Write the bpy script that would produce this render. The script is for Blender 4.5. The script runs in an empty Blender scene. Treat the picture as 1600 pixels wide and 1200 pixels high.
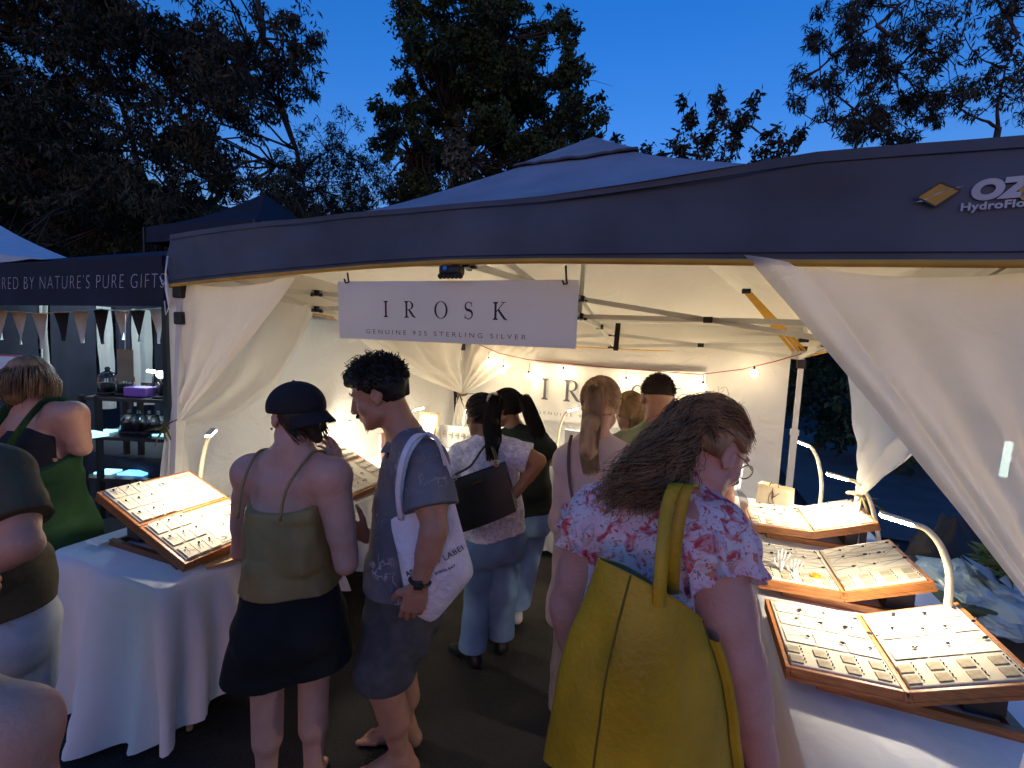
import bpy, bmesh, math, random
import numpy as np
from mathutils import Vector, Matrix

random.seed(7)
RNG = np.random.default_rng(11)
S = bpy.context.scene
COL = S.collection
PI = math.pi

# ------------------------------------------------------------------ camera
# world: X runs along the stall's front, Y into the stall, Z up; the camera stands in the lane
EYE = np.array([0.0, 0.0, 1.8])
FPX, YAW, PITCH, ROLL = 720.0, math.radians(20.7), math.radians(-5.0), math.radians(2.6)


def cam_axes():
    fwd = np.array([0, math.cos(PITCH), math.sin(PITCH)])
    right = np.array([1.0, 0, 0])
    up = np.cross(right, fwd)
    r2 = right * math.cos(ROLL) + up * math.sin(ROLL)
    u2 = -right * math.sin(ROLL) + up * math.cos(ROLL)
    c, s = math.cos(YAW), math.sin(YAW)
    M = np.array([[c, -s, 0], [s, c, 0], [0, 0, 1]])
    return M @ r2, M @ u2, M @ fwd


CR, CU, CF = cam_axes()
cam_data = bpy.data.cameras.new('camera')
cam = bpy.data.objects.new('camera', cam_data)
COL.objects.link(cam)
cam_data.sensor_width = 36.0
cam_data.lens = 36.0 * FPX / 1600.0
cam_data.clip_start = 0.02
cam_data.clip_end = 600
m3 = Matrix(((CR[0], CU[0], -CF[0]), (CR[1], CU[1], -CF[1]), (CR[2], CU[2], -CF[2])))
cam.matrix_world = Matrix.Translation(Vector(EYE)) @ m3.to_4x4()
S.camera = cam

# ------------------------------------------------------------------ dusk sky, exposure
SUN_EL, SUN_ROT = math.radians(-0.2), math.radians(170)
EXPOSURE = 3.05                       # a dusk exposure: the lamps below are sized for it
KL = 2.0 ** -EXPOSURE
wd = bpy.data.worlds.new('World')
S.world = wd
wd.use_nodes = True
nt = wd.node_tree
bg = nt.nodes['Background']
sky = nt.nodes.new('ShaderNodeTexSky')
sky.sky_type = 'NISHITA'
sky.sun_disc = False
sky.sun_elevation = SUN_EL
sky.sun_rotation = SUN_ROT
sky.air_density = 1.0
sky.dust_density = 0.6
sky.ozone_density = 3.0
hsv = nt.nodes.new('ShaderNodeHueSaturation')
hsv.inputs['Saturation'].default_value = 1.185
hsv.inputs['Hue'].default_value = 0.507
hsv.inputs['Value'].default_value = 1.2
nt.links.new(sky.outputs[0], hsv.inputs['Color'])
nt.links.new(hsv.outputs[0], bg.inputs['Color'])
bg.inputs['Strength'].default_value = 0.15

S.view_settings.view_transform = 'Standard'
S.view_settings.look = 'None'
S.view_settings.gamma = 1.0
S.view_settings.exposure = EXPOSURE
S.view_settings.use_curve_mapping = False
S.cycles.use_denoising = True
S.cycles.max_bounces = 8
S.cycles.transparent_max_bounces = 16
S.cycles.sample_clamp_indirect = 4.0
S.cycles.caustics_reflective = False
S.cycles.caustics_refractive = False

# ------------------------------------------------------------------ measuring helpers: where a sight line meets a plane of the place


def _ray(x, y):
    return CR * (x - 800) / FPX - CU * (y - 600) / FPX + CF


FH = np.array([CF[0], CF[1], 0.0])
FH /= np.linalg.norm(FH)
RH = np.array([FH[1], -FH[0], 0.0])          # to the right of the lane view
UP = np.array([0, 0, 1.0])


def PZ(x, y, z):
    d = _ray(x, y)
    return EYE + d * ((z - EYE[2]) / d[2])


def PY(x, y, Y):
    d = _ray(x, y)
    return EYE + d * (Y / d[1])


def PX(x, y, X):
    d = _ray(x, y)
    return EYE + d * (X / d[0])


def PH(x, y, h):
    d = _ray(x, y)
    return EYE + d * (h / (d @ FH))


def A(*v):
    return np.array(v, float)


def nrm(v):
    v = np.asarray(v, float)
    return v / (np.linalg.norm(v) + 1e-12)


def lerp(a, b, t):
    return a + (b - a) * t


# ------------------------------------------------------------------ materials
MATS = {}


def new_mat(name):
    m = bpy.data.materials.new(name)
    m.use_nodes = True
    MATS[name] = m
    return m, m.node_tree, m.node_tree.nodes['Principled BSDF']


def rgba(c):
    return (c[0], c[1], c[2], 1.0)


def mat(name, col, rough=0.6, var=0.12, scale=8.0, bump=0.15, bscale=60.0, metal=0.0, sheen=0.0, spec=0.4, col2=None, stretch=None, sss=0.0, coat=0.0, contrast=None):
    """plain surface with colour variation and fine relief"""
    if name in MATS:
        return MATS[name]
    m, nt, b = new_mat(name)
    N, L = nt.nodes, nt.links
    tc = N.new('ShaderNodeTexCoord')
    mp = N.new('ShaderNodeMapping')
    L.new(tc.outputs['Object'], mp.inputs['Vector'])
    if stretch:
        mp.inputs['Scale'].default_value = stretch
    nz = N.new('ShaderNodeTexNoise')
    nz.inputs['Scale'].default_value = scale
    nz.inputs['Detail'].default_value = 5
    L.new(mp.outputs[0], nz.inputs['Vector'])
    rp = N.new('ShaderNodeValToRGB')
    c1 = col2 if col2 else tuple(max(0, x * (1 - var * 1.6)) for x in col)
    c2 = col if col2 else tuple(min(1, x * (1 + var)) for x in col)
    lo, hi = contrast if contrast else (0.3, 0.7)
    rp.color_ramp.elements[0].position = lo
    rp.color_ramp.elements[0].color = rgba(c1)
    rp.color_ramp.elements[1].position = hi
    rp.color_ramp.elements[1].color = rgba(c2)
    L.new(nz.outputs['Fac'], rp.inputs['Fac'])
    L.new(rp.outputs['Color'], b.inputs['Base Color'])
    b.inputs['Roughness'].default_value = rough
    b.inputs['Metallic'].default_value = metal
    b.inputs['Specular IOR Level'].default_value = spec
    if sheen:
        b.inputs['Sheen Weight'].default_value = sheen
    if coat:
        b.inputs['Coat Weight'].default_value = coat
    if sss:
        b.inputs['Subsurface Weight'].default_value = sss
        b.inputs['Subsurface Radius'].default_value = (0.012, 0.005, 0.003)
        b.inputs['Subsurface Scale'].default_value = 0.6
    if bump:
        n2 = N.new('ShaderNodeTexNoise')
        n2.inputs['Scale'].default_value = bscale
        n2.inputs['Detail'].default_value = 4
        L.new(mp.outputs[0], n2.inputs['Vector'])
        bp = N.new('ShaderNodeBump')
        bp.inputs['Strength'].default_value = bump
        bp.inputs['Distance'].default_value = 0.01
        L.new(n2.outputs['Fac'], bp.inputs['Height'])
        L.new(bp.outputs[0], b.inputs['Normal'])
    return m


def cloth(name, col, trans=0.3, see=0.0, rough=0.9, bump=0.25, fold=6.0, tcol=None, thread=420.0):
    """thin woven sheet that lets some light through"""
    if name in MATS:
        return MATS[name]
    m, nt, b = new_mat(name)
    N, L = nt.nodes, nt.links
    out = N['Material Output']
    tc = N.new('ShaderNodeTexCoord')
    nz = N.new('ShaderNodeTexNoise')
    nz.inputs['Scale'].default_value = fold
    nz.inputs['Detail'].default_value = 6
    L.new(tc.outputs['Object'], nz.inputs['Vector'])
    rp = N.new('ShaderNodeValToRGB')
    rp.color_ramp.elements[0].position = 0.25
    rp.color_ramp.elements[0].color = rgba([x * 0.9 for x in col])
    rp.color_ramp.elements[1].position = 0.75
    rp.color_ramp.elements[1].color = rgba(col)
    L.new(nz.outputs['Fac'], rp.inputs['Fac'])
    L.new(rp.outputs[0], b.inputs['Base Color'])
    b.inputs['Roughness'].default_value = rough
    b.inputs['Specular IOR Level'].default_value = 0.15
    n2 = N.new('ShaderNodeTexNoise')
    n2.inputs['Scale'].default_value = fold * 2.2
    n2.inputs['Detail'].default_value = 3
    n2.inputs['Distortion'].default_value = 1.2
    L.new(tc.outputs['Object'], n2.inputs['Vector'])
    n3 = N.new('ShaderNodeTexNoise')
    n3.inputs['Scale'].default_value = thread
    L.new(tc.outputs['Object'], n3.inputs['Vector'])
    ma = N.new('ShaderNodeMath')
    ma.operation = 'MULTIPLY_ADD'
    ma.inputs[1].default_value = 0.08
    L.new(n3.outputs['Fac'], ma.inputs[0])
    L.new(n2.outputs['Fac'], ma.inputs[2])
    bp = N.new('ShaderNodeBump')
    bp.inputs['Strength'].default_value = bump
    bp.inputs['Distance'].default_value = 0.05
    L.new(ma.outputs[0], bp.inputs['Height'])
    L.new(bp.outputs[0], b.inputs['Normal'])
    last = b.outputs[0]
    if trans:
        t = N.new('ShaderNodeBsdfTranslucent')
        t.inputs['Color'].default_value = rgba(tcol or col)
        mx = N.new('ShaderNodeMixShader')
        mx.inputs[0].default_value = trans
        L.new(last, mx.inputs[1])
        L.new(t.outputs[0], mx.inputs[2])
        last = mx.outputs[0]
    if see:
        t = N.new('ShaderNodeBsdfTransparent')
        mx = N.new('ShaderNodeMixShader')
        mx.inputs[0].default_value = see
        L.new(last, mx.inputs[1])
        L.new(t.outputs[0], mx.inputs[2])
        last = mx.outputs[0]
    L.new(last, out.inputs['Surface'])
    return m


def glow(name, col, strength):
    if name in MATS:
        return MATS[name]
    m, nt, b = new_mat(name)
    b.inputs['Base Color'].default_value = rgba((0.8, 0.8, 0.8))
    b.inputs['Emission Color'].default_value = rgba(col)
    b.inputs['Emission Strength'].default_value = strength * KL
    return m


def glass(name, tint=(1, 1, 1), rough=0.05):
    if name in MATS:
        return MATS[name]
    m, nt, b = new_mat(name)
    b.inputs['Base Color'].default_value = rgba(tint)
    b.inputs['Roughness'].default_value = rough
    b.inputs['Transmission Weight'].default_value = 1.0
    b.inputs['IOR'].default_value = 1.35
    return m


# ------------------------------------------------------------------ object helpers


def tag(o, label=None, cat=None, group=None, kind=None):
    if label:
        o['label'] = label
    if cat:
        o['category'] = cat
    if group:
        o['group'] = group
    if kind:
        o['kind'] = kind
    return o


def thing(name, label, cat, loc=(0, 0, 0), rz=0.0, group=None):
    o = bpy.data.objects.new(name, None)
    o.empty_display_size = 0.1
    COL.objects.link(o)
    o.location = Vector([float(v) for v in loc])
    o.rotation_euler = (0, 0, rz)
    return tag(o, label, cat, group)


def to_root(root):
    """offset from world coordinates into a root's own frame (roots built from world points are unrotated)"""
    p = np.zeros(3)
    while root is not None:
        p = p + np.array(root.location)
        root = root.parent
    return p


def link_mesh(name, verts, faces, mats, parent=None, smooth=True, world=True, mids=None):
    me = bpy.data.meshes.new(name)
    v = np.asarray(verts, float)
    o = bpy.data.objects.new(name, me)
    off = np.zeros(3)
    if parent is not None:
        if world:
            off = to_root(parent)
    elif world and len(v):
        lo, hi = v.min(0), v.max(0)
        off = A((lo[0] + hi[0]) / 2, (lo[1] + hi[1]) / 2, lo[2])
        o.location = Vector(off)
    v = v - off
    if isinstance(faces, np.ndarray):
        n, k = faces.shape
        me.vertices.add(len(v))
        me.vertices.foreach_set('co', v.astype(np.float32).ravel())
        me.loops.add(n * k)
        me.loops.foreach_set('vertex_index', faces.astype(np.int32).ravel())
        me.polygons.add(n)
        me.polygons.foreach_set('loop_start', np.arange(0, n * k, k, dtype=np.int32))
        me.update(calc_edges=True)
    else:
        me.from_pydata([tuple(p) for p in v], [], faces)
    if not isinstance(mats, (list, tuple)):
        mats = [mats]
    for mm in mats:
        me.materials.append(mm)
    if mids is not None:
        me.polygons.foreach_set('material_index', np.asarray(mids, np.int32))
    me.polygons.foreach_set('use_smooth', np.full(len(me.polygons), bool(smooth)))
    me.validate()
    me.update()
    COL.objects.link(o)
    if parent is not None:
        o.parent = parent
    return o


class MB:
    """collects simple shapes in one mesh"""

    def __init__(s):
        s.v, s.f, s.m = [], [], []

    def add(s, v, f, mi=0):
        b = len(s.v)
        s.v += [tuple(map(float, p)) for p in v]
        s.f += [tuple(int(i) + b for i in q) for q in f]
        s.m += [mi] * len(f)
        return s

    def box(s, c, d, R=None, mi=0, bev=0.0):
        c = A(*c)
        h = A(*d) / 2
        R = np.eye(3) if R is None else R
        if bev <= 0:
            P = [c + R @ (h * A(i, j, k)) for k in (-1, 1) for j in (-1, 1) for i in (-1, 1)]
            F = [(0, 2, 3, 1), (4, 5, 7, 6), (0, 1, 5, 4), (2, 6, 7, 3), (0, 4, 6, 2), (1, 3, 7, 5)]
            return s.add(P, F, mi)
        bm = bmesh.new()
        bmesh.ops.create_cube(bm, size=1)
        for v in bm.verts:
            v.co = Vector((v.co.x * d[0], v.co.y * d[1], v.co.z * d[2]))
        bmesh.ops.bevel(bm, geom=bm.edges[:], offset=bev, segments=2, affect='EDGES', profile=0.5)
        bm.verts.index_update()
        P = [c + R @ A(*v.co) for v in bm.verts]
        F = [[v.index for v in f.verts] for f in bm.faces]
        bm.free()
        return s.add(P, F, mi)

    def bar(s, p0, p1, w, h, up=(0, 0, 1), mi=0):
        p0, p1 = A(*p0), A(*p1)
        d = p1 - p0
        L = np.linalg.norm(d)
        z = d / L
        u = A(*up)
        if abs(z @ u) > 0.98:
            u = A(1, 0, 0)
        x = nrm(np.cross(u, z))
        y = np.cross(z, x)
        return s.box((p0 + p1) / 2, (w, h, L), np.column_stack([x, y, z]), mi)

    def tube(s, pts, r, n=8, cap=True, mi=0, flat=1.0, updir=None):
        pts = [A(*p) for p in pts]
        K = len(pts)
        rs = [r] * K if np.isscalar(r) else list(r)
        V, F = [], []
        T = []
        for i in range(K):
            a, b = pts[max(0, i - 1)], pts[min(K - 1, i + 1)]
            T.append(nrm(b - a))
        ref = A(0, 0, 1) if abs(T[0][2]) < 0.9 else A(1, 0, 0)
        if updir is not None:
            ref = A(*updir)
        x = nrm(np.cross(ref, T[0]))
        for i in range(K):
            x = nrm(x - T[i] * (x @ T[i]))
            y = np.cross(T[i], x)
            for j in range(n):
                a = 2 * PI * j / n
                V.append(pts[i] + rs[i] * (math.cos(a) * x + flat * math.sin(a) * y))
        for i in range(K - 1):
            for j in range(n):
                k = (j + 1) % n
                F.append((i * n + j, i * n + k, (i + 1) * n + k, (i + 1) * n + j))
        if cap:
            F.append(tuple(range(n - 1, -1, -1)))
            F.append(tuple((K - 1) * n + j for j in range(n)))
        return s.add(V, F, mi)

    def lathe(s, c, prof, n=20, R=None, mi=0):
        c = A(*c)
        R = np.eye(3) if R is None else R
        V, F = [], []
        for (r, z) in prof:
            for j in range(n):
                a = 2 * PI * j / n
                V.append(c + R @ A(r * math.cos(a), r * math.sin(a), z))
        for i in range(len(prof) - 1):
            for j in range(n):
                k = (j + 1) % n
                F.append((i * n + j, i * n + k, (i + 1) * n + k, (i + 1) * n + j))
        F.append(tuple(range(n - 1, -1, -1)))
        F.append(tuple((len(prof) - 1) * n + j for j in range(n)))
        return s.add(V, F, mi)

    def ball(s, c, r, n=12, m=8, mi=0):
        r = A(r, r, r) if np.isscalar(r) else A(*r)
        prof = [(math.sin(PI * i / m), -math.cos(PI * i / m)) for i in range(m + 1)]
        prof[0] = (1e-4, -1)
        prof[-1] = (1e-4, 1)
        return s.lathe(c, prof, n, np.diag(r), mi)

    def grid(s, P, mi=0, closed_u=False):
        """P: (nu, nv, 3) array of points"""
        nu, nv = P.shape[:2]
        F = []
        for i in range(nu if closed_u else nu - 1):
            for j in range(nv - 1):
                i2 = (i + 1) % nu
                F.append((i * nv + j, i2 * nv + j, i2 * nv + j + 1, i * nv + j + 1))
        return s.add(P.reshape(-1, 3), F, mi)

    def build(s, name, mats, parent=None, smooth=False, world=True):
        return link_mesh(name, s.v, s.f, mats, parent, smooth, world, s.m if isinstance(mats, (list, tuple)) else None)


def single(mb, name, mats, label, cat, group=None, smooth=False):
    return tag(mb.build(name, mats, None, smooth), label, cat, group)


def structure(mb, name, mats, smooth=False):
    return tag(mb.build(name, mats, None, smooth), kind='structure')


def copy_tree(o, parent=None):
    c = o.copy()
    COL.objects.link(c)
    c.parent = parent
    for ch in [x for x in o.children]:
        copy_tree(ch, c)
    return c


def thicken(o, t):
    md = o.modifiers.new('thickness', 'SOLIDIFY')
    md.thickness = t
    md.offset = 0
    return o


# value noise for cloth folds and knits
_LAT = RNG.random((24, 24, 24)).astype(np.float32) * 2 - 1


def vnoise(x, y, z):
    xi, yi, zi = np.floor(x).astype(int), np.floor(y).astype(int), np.floor(z).astype(int)
    fx, fy, fz = x - xi, y - yi, z - zi
    fx, fy, fz = fx * fx * (3 - 2 * fx), fy * fy * (3 - 2 * fy), fz * fz * (3 - 2 * fz)
    x0, y0, z0 = xi % 24, yi % 24, zi % 24
    x1, y1, z1 = (xi + 1) % 24, (yi + 1) % 24, (zi + 1) % 24
    L = _LAT
    a = L[x0, y0, z0] * (1 - fx) + L[x1, y0, z0] * fx
    b = L[x0, y1, z0] * (1 - fx) + L[x1, y1, z0] * fx
    c = L[x0, y0, z1] * (1 - fx) + L[x1, y0, z1] * fx
    d = L[x0, y1, z1] * (1 - fx) + L[x1, y1, z1] * fx
    return (a * (1 - fy) + b * fy) * (1 - fz) + (c * (1 - fy) + d * fy) * fz


# ------------------------------------------------------------------ lettering


def text_mesh(body, size, thin=0.0, space=1.0, shear=0.0):
    cu = bpy.data.curves.new('lettering', 'FONT')
    cu.body = body
    cu.size = size
    cu.offset = thin
    cu.space_character = space
    cu.shear = shear
    cu.align_x = 'LEFT'
    ob = bpy.data.objects.new('lettering', cu)
    COL.objects.link(ob)
    dg = bpy.context.evaluated_depsgraph_get()
    me = bpy.data.meshes.new_from_object(ob.evaluated_get(dg))
    v = np.array([tuple(p.co) for p in me.vertices])
    f = [tuple(p.vertices) for p in me.polygons]
    bpy.data.objects.remove(ob)
    bpy.data.curves.remove(cu)
    bpy.data.meshes.remove(me)
    return v, f


def ring_poly(cx, cy, ro, ri, wide=(1, 1), n=32, a0=0, a1=2 * PI):
    V, F = [], []
    for i in range(n + 1):
        a = a0 + (a1 - a0) * i / n
        V.append((cx + ro[0] * math.cos(a), cy + ro[1] * math.sin(a), 0))
        V.append((cx + ri[0] * math.cos(a), cy + ri[1] * math.sin(a), 0))
    for i in range(n):
        F.append((2 * i, 2 * i + 2, 2 * i + 3, 2 * i + 1))
    return V, F


def ribbon(path, widths):
    """flat stroke of varying width along a path in the plane"""
    P = np.array(path, float)
    V, F = [], []
    for i in range(len(P)):
        t = nrm(P[min(i + 1, len(P) - 1)] - P[max(i - 1, 0)])
        n = A(-t[1], t[0])
        V.append((*(P[i] + n * widths[i] / 2), 0))
        V.append((*(P[i] - n * widths[i] / 2), 0))
    for i in range(len(P) - 1):
        F.append((2 * i, 2 * i + 1, 2 * i + 3, 2 * i + 2))
    return V, F


def serif_letter(ch):
    """classical capitals one unit high, as flat strokes"""
    mb = MB()
    k = 0
    off = lambda V, z: [(x, y, z) for (x, y, _) in V]

    def put(V, F):
        nonlocal k
        mb.add(off(V, k * 0.0004), F)
        k += 1

    def rect(x0, y0, x1, y1):
        put([(x0, y0, 0), (x1, y0, 0), (x1, y1, 0), (x0, y1, 0)], [(0, 1, 2, 3)])

    def stem(x, w=0.13):
        rect(x - w / 2, 0, x + w / 2, 1)
        for y0, y1 in ((0, 0.035), (0.965, 1)):
            rect(x - 0.17, y0, x + 0.17, y1)
        for sx in (-1, 1):
            put([(x + sx * w / 2, 0.035, 0), (x + sx * 0.14, 0.035, 0), (x + sx * w / 2, 0.12, 0)], [(0, 1, 2)])
            put([(x + sx * w / 2, 0.965, 0), (x + sx * 0.14, 0.965, 0), (x + sx * w / 2, 0.88, 0)], [(0, 1, 2)])
    if ch == 'I':
        stem(0.17)
    elif ch == 'R':
        stem(0.17)
        put(*ring_poly(0.36, 0.74, (0.30, 0.26), (0.17, 0.22), n=16, a0=-PI / 2, a1=PI / 2))
        rect(0.2, 0.48, 0.38, 0.52)
        rect(0.2, 0.965, 0.38, 1.0)
        put(*ribbon([(0.34, 0.5), (0.5, 0.3), (0.66, 0.09), (0.82, 0.01)], [0.10, 0.14, 0.13, 0.03]))
    elif ch == 'O':
        put(*ring_poly(0.45, 0.5, (0.45, 0.52), (0.32, 0.48)))
    elif ch == 'S':
        t = np.linspace(0, 1, 25)
        P, Wd = [], []
        for q in t:
            if q < 0.5:
                a = math.radians(30 + (270 - 30) * q / 0.5)
                P.append((0.30 + 0.21 * math.cos(a), 0.75 + 0.23 * math.sin(a)))
            else:
                a = math.radians(90 - (240) * (q - 0.5) / 0.5)
                P.append((0.30 + 0.24 * math.cos(a), 0.265 + 0.255 * math.sin(a)))
            Wd.append(0.045 + 0.11 * math.exp(-((q - 0.5) / 0.2) ** 2))
        put(*ribbon(P, Wd))
        rect(0.47, 0.72, 0.505, 0.98)
        rect(0.06, 0.02, 0.095, 0.30)
    elif ch == 'K':
        stem(0.17)
        put(*ribbon([(0.22, 0.45), (0.45, 0.72), (0.66, 0.97)], [0.05, 0.05, 0.05]))
        rect(0.5, 0.965, 0.82, 1)
        put(*ribbon([(0.34, 0.58), (0.55, 0.3), (0.73, 0.08), (0.9, 0.0)], [0.11, 0.14, 0.13, 0.03]))
    return np.array(mb.v), mb.f


def place_text(v, f, origin, ex, ey, mb=None, nudge=0.0):
    n = np.cross(ex, ey)
    P = np.asarray(origin) + v[:, :1] * ex + v[:, 1:2] * ey + (v[:, 2:3] + nudge) * n
    if mb is None:
        mb = MB()
    mb.add(P, f)
    return mb


def irosk(origin, ex, ey, hgt, xs, m, parent):
    for ch, x in zip('IROSK', xs):
        v, f = serif_letter(ch)
        place_text(v * hgt, f, np.asarray(origin) + ex * x, ex, ey).build('letter', m, parent)
# ================================================================== MATERIALS IN USE
M_asphalt = mat('asphalt', (0.052, 0.046, 0.041), rough=0.92, col2=(0.018, 0.017, 0.016), scale=170, bump=0.9, bscale=150, spec=0.25, contrast=(0.35, 0.72))
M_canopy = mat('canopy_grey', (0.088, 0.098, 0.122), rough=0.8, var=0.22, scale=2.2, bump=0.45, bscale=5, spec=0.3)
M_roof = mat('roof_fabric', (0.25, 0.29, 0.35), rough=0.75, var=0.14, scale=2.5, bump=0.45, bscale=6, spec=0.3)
M_lining = cloth('canopy_lining', (0.78, 0.745, 0.67), trans=0.0, bump=0.25, fold=2.0)
M_yellow = mat('yellow_webbing', (0.62, 0.33, 0.03), rough=0.7)
M_ochre = mat('ochre_binding', (0.58, 0.32, 0.05), rough=0.8)
M_frame = mat('white_frame_steel', (0.62, 0.60, 0.55), rough=0.4, var=0.06)
M_black = mat('black_plastic', (0.015, 0.015, 0.017), rough=0.45)
M_sheet = cloth('white_voile', (0.90, 0.88, 0.84), trans=0.55, see=0.05, bump=0.55, fold=3.0, tcol=(0.92, 0.89, 0.82))
M_wallsheet = cloth('white_wall_sheet', (0.82, 0.79, 0.73), trans=0.15, bump=0.6, fold=2.2)
M_tablecloth = cloth('white_tablecloth', (0.76, 0.77, 0.77), trans=0.0, bump=0.10, fold=4.0)
M_sign = cloth('sign_board_white', (0.80, 0.80, 0.82), trans=0.5, bump=0.04, rough=0.5)
M_ink = mat('black_ink', (0.015, 0.014, 0.016), rough=0.6, bump=0)
M_inkgrey = mat('grey_ink', (0.10, 0.10, 0.12), rough=0.6, bump=0)
M_white = mat('white_paint', (0.75, 0.75, 0.74), rough=0.5, var=0.03, bump=0.03)
M_wood = mat('orange_wood', (0.36, 0.13, 0.035), rough=0.42, var=0.25, scale=5, stretch=(3, 26, 26), bump=0.06, bscale=30, spec=0.5)
M_wooddark = mat('brown_wood', (0.16, 0.07, 0.03), rough=0.55, var=0.25, scale=5, stretch=(26, 4, 26), bump=0.08, bscale=30)
M_woodpale = mat('pale_wood', (0.52, 0.33, 0.15), rough=0.55, var=0.15, scale=6, stretch=(4, 22, 22))
M_pad = mat('cream_linen_pad', (0.58, 0.52, 0.40), rough=0.9, var=0.05, scale=30, bump=0.12, bscale=500)
M_card = mat('cream_card', (0.64, 0.58, 0.46), rough=0.8, var=0.03, bump=0.02)
M_chain = mat('oxidised_chain', (0.13, 0.12, 0.11), rough=0.4, bump=0)
M_foam = mat('grey_foam', (0.36, 0.30, 0.21), rough=0.95, var=0.15, scale=60, bump=0.2, bscale=300)
M_silver = mat('silver', (0.42, 0.41, 0.39), rough=0.25, metal=1.0, var=0.1, bump=0)
M_gem = mat('dark_gem', (0.02, 0.02, 0.025), rough=0.15, bump=0)
M_gold = mat('gold_hardware', (0.75, 0.50, 0.18), rough=0.25, metal=1.0, bump=0)
M_lampwhite = mat('lamp_white_enamel', (0.68, 0.62, 0.45), rough=0.35, var=0.03, bump=0)
M_led = glow('led_strip', (1.0, 0.88, 0.68), 270)
M_led_soft = glow('led_strip_soft', (1.0, 0.88, 0.68), 95)
M_bulb = glow('warm_bulb', (1.0, 0.80, 0.50), 70)
M_cool = glow('cool_lamp', (0.78, 0.95, 1.0), 22)
M_tube = glow('cool_tube', (0.72, 1.0, 0.86), 14)
M_blueglow = glow('blue_lit_glow', (0.12, 0.42, 1.0), 2.6)  # emission standing for blue light falling on the candle stall's shelf
M_cyanglow = glow('cyan_lit_glow', (0.28, 0.75, 1.0), 2.2)  # emission standing for cyan light on the stall's shelves and bench
M_navy = mat('navy_canvas', (0.012, 0.014, 0.03), rough=0.8, var=0.2, scale=4, bump=0.25, bscale=12)
M_paleroof = mat('pale_roof_fabric', (0.62, 0.66, 0.72), rough=0.7, var=0.05, bump=0.1, bscale=8)
M_print = mat('white_print', (0.5, 0.5, 0.52), rough=0.7, bump=0)
M_bark = mat('bark', (0.06, 0.052, 0.045), rough=0.95, var=0.4, scale=6, bump=0.6, bscale=20)
M_glass = glass('clear_glass')
M_red = mat('red_cord', (0.42, 0.06, 0.05), rough=0.7)
M_plasticwrap = mat('pale_blue_plastic', (0.30, 0.42, 0.48), rough=0.3, var=0.12, scale=4, bump=0.4, bscale=8)


def leafmat(name, c, c2):
    m = mat(name, c, rough=0.75, col2=c2, scale=0.9, bump=0, spec=0.25, contrast=(0.4, 0.6))
    return m


M_leaf_euc = leafmat('eucalypt_leaf', (0.055, 0.06, 0.035), (0.022, 0.024, 0.018))
M_leaf_dense = leafmat('broad_leaf', (0.05, 0.085, 0.03), (0.018, 0.035, 0.015))
M_leaf_grey = leafmat('grey_leaf', (0.10, 0.115, 0.085), (0.04, 0.05, 0.035))

# ================================================================== GROUND
mb = MB()
n = 60
g = np.linspace(-1, 1, n)
g = np.sign(g) * np.abs(g) ** 2.2 * 160
X, Y = np.meshgrid(g, g + 2.0, indexing='ij')
Z = 0.004 * np.sin(X * 1.7) * np.cos(Y * 1.3) - 0.006
mb.grid(np.stack([X, Y, Z], -1))
structure(mb, 'ground', M_asphalt)
mb = MB()
P = np.array([[[x, y, 0.012 + 0.01 * vnoise(np.array(x * 2.0), np.array(y * 2.0), np.array(0.5))] for y in np.linspace(5.6, 13, 14)] for x in np.linspace(1.5, 12, 16)])
mb.grid(P)
structure(mb, 'footpath', mat('concrete', (0.12, 0.10, 0.095), rough=0.9, var=0.15, scale=3, bump=0.3, bscale=80))

# ================================================================== TREES


def leaf_cloud(centres, radii, counts, length, width, droop=0.5, rng=RNG):
    """many small four-cornered leaves spread through clumps; returns verts, quads"""
    C = np.repeat(np.asarray(centres), counts, 0)
    Rr = np.repeat(np.asarray(radii), counts, 0)
    N = len(C)
    d = rng.normal(size=(N, 3))
    d /= np.linalg.norm(d, axis=1, keepdims=True)
    rad = rng.random(N) ** 0.5
    p = C + d * Rr * rad[:, None]
    ax = rng.normal(size=(N, 3))
    ax[:, 2] -= droop * 2
    ax /= np.linalg.norm(ax, axis=1, keepdims=True)
    sd = np.cross(ax, rng.normal(size=(N, 3)))
    sd /= np.linalg.norm(sd, axis=1, keepdims=True) + 1e-9
    L = length * (0.6 + 0.8 * rng.random(N))[:, None]
    W = width * (0.6 + 0.8 * rng.random(N))[:, None]
    V = np.stack([p, p + ax * L * 0.45 + sd * W, p + ax * L, p + ax * L * 0.45 - sd * W], 1).reshape(-1, 3)
    F = np.arange(4 * N).reshape(N, 4)
    return V, F


def limb(mb, a, b, r0, r1, bend, n=6, k=5, rng=RNG):
    a, b = A(*a), A(*b)
    L = np.linalg.norm(b - a)
    off = rng.normal(size=3) * bend * L
    pts, rs = [], []
    for i in range(k + 1):
        t = i / k
        pts.append(lerp(a, b, t) + off * math.sin(PI * t) + (rng.normal(size=3) * 0.012 * L if 0 < t < 1 else 0))
        rs.append(lerp(r0, r1, t))
    mb.tube(pts, rs, n)
    return pts


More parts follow.
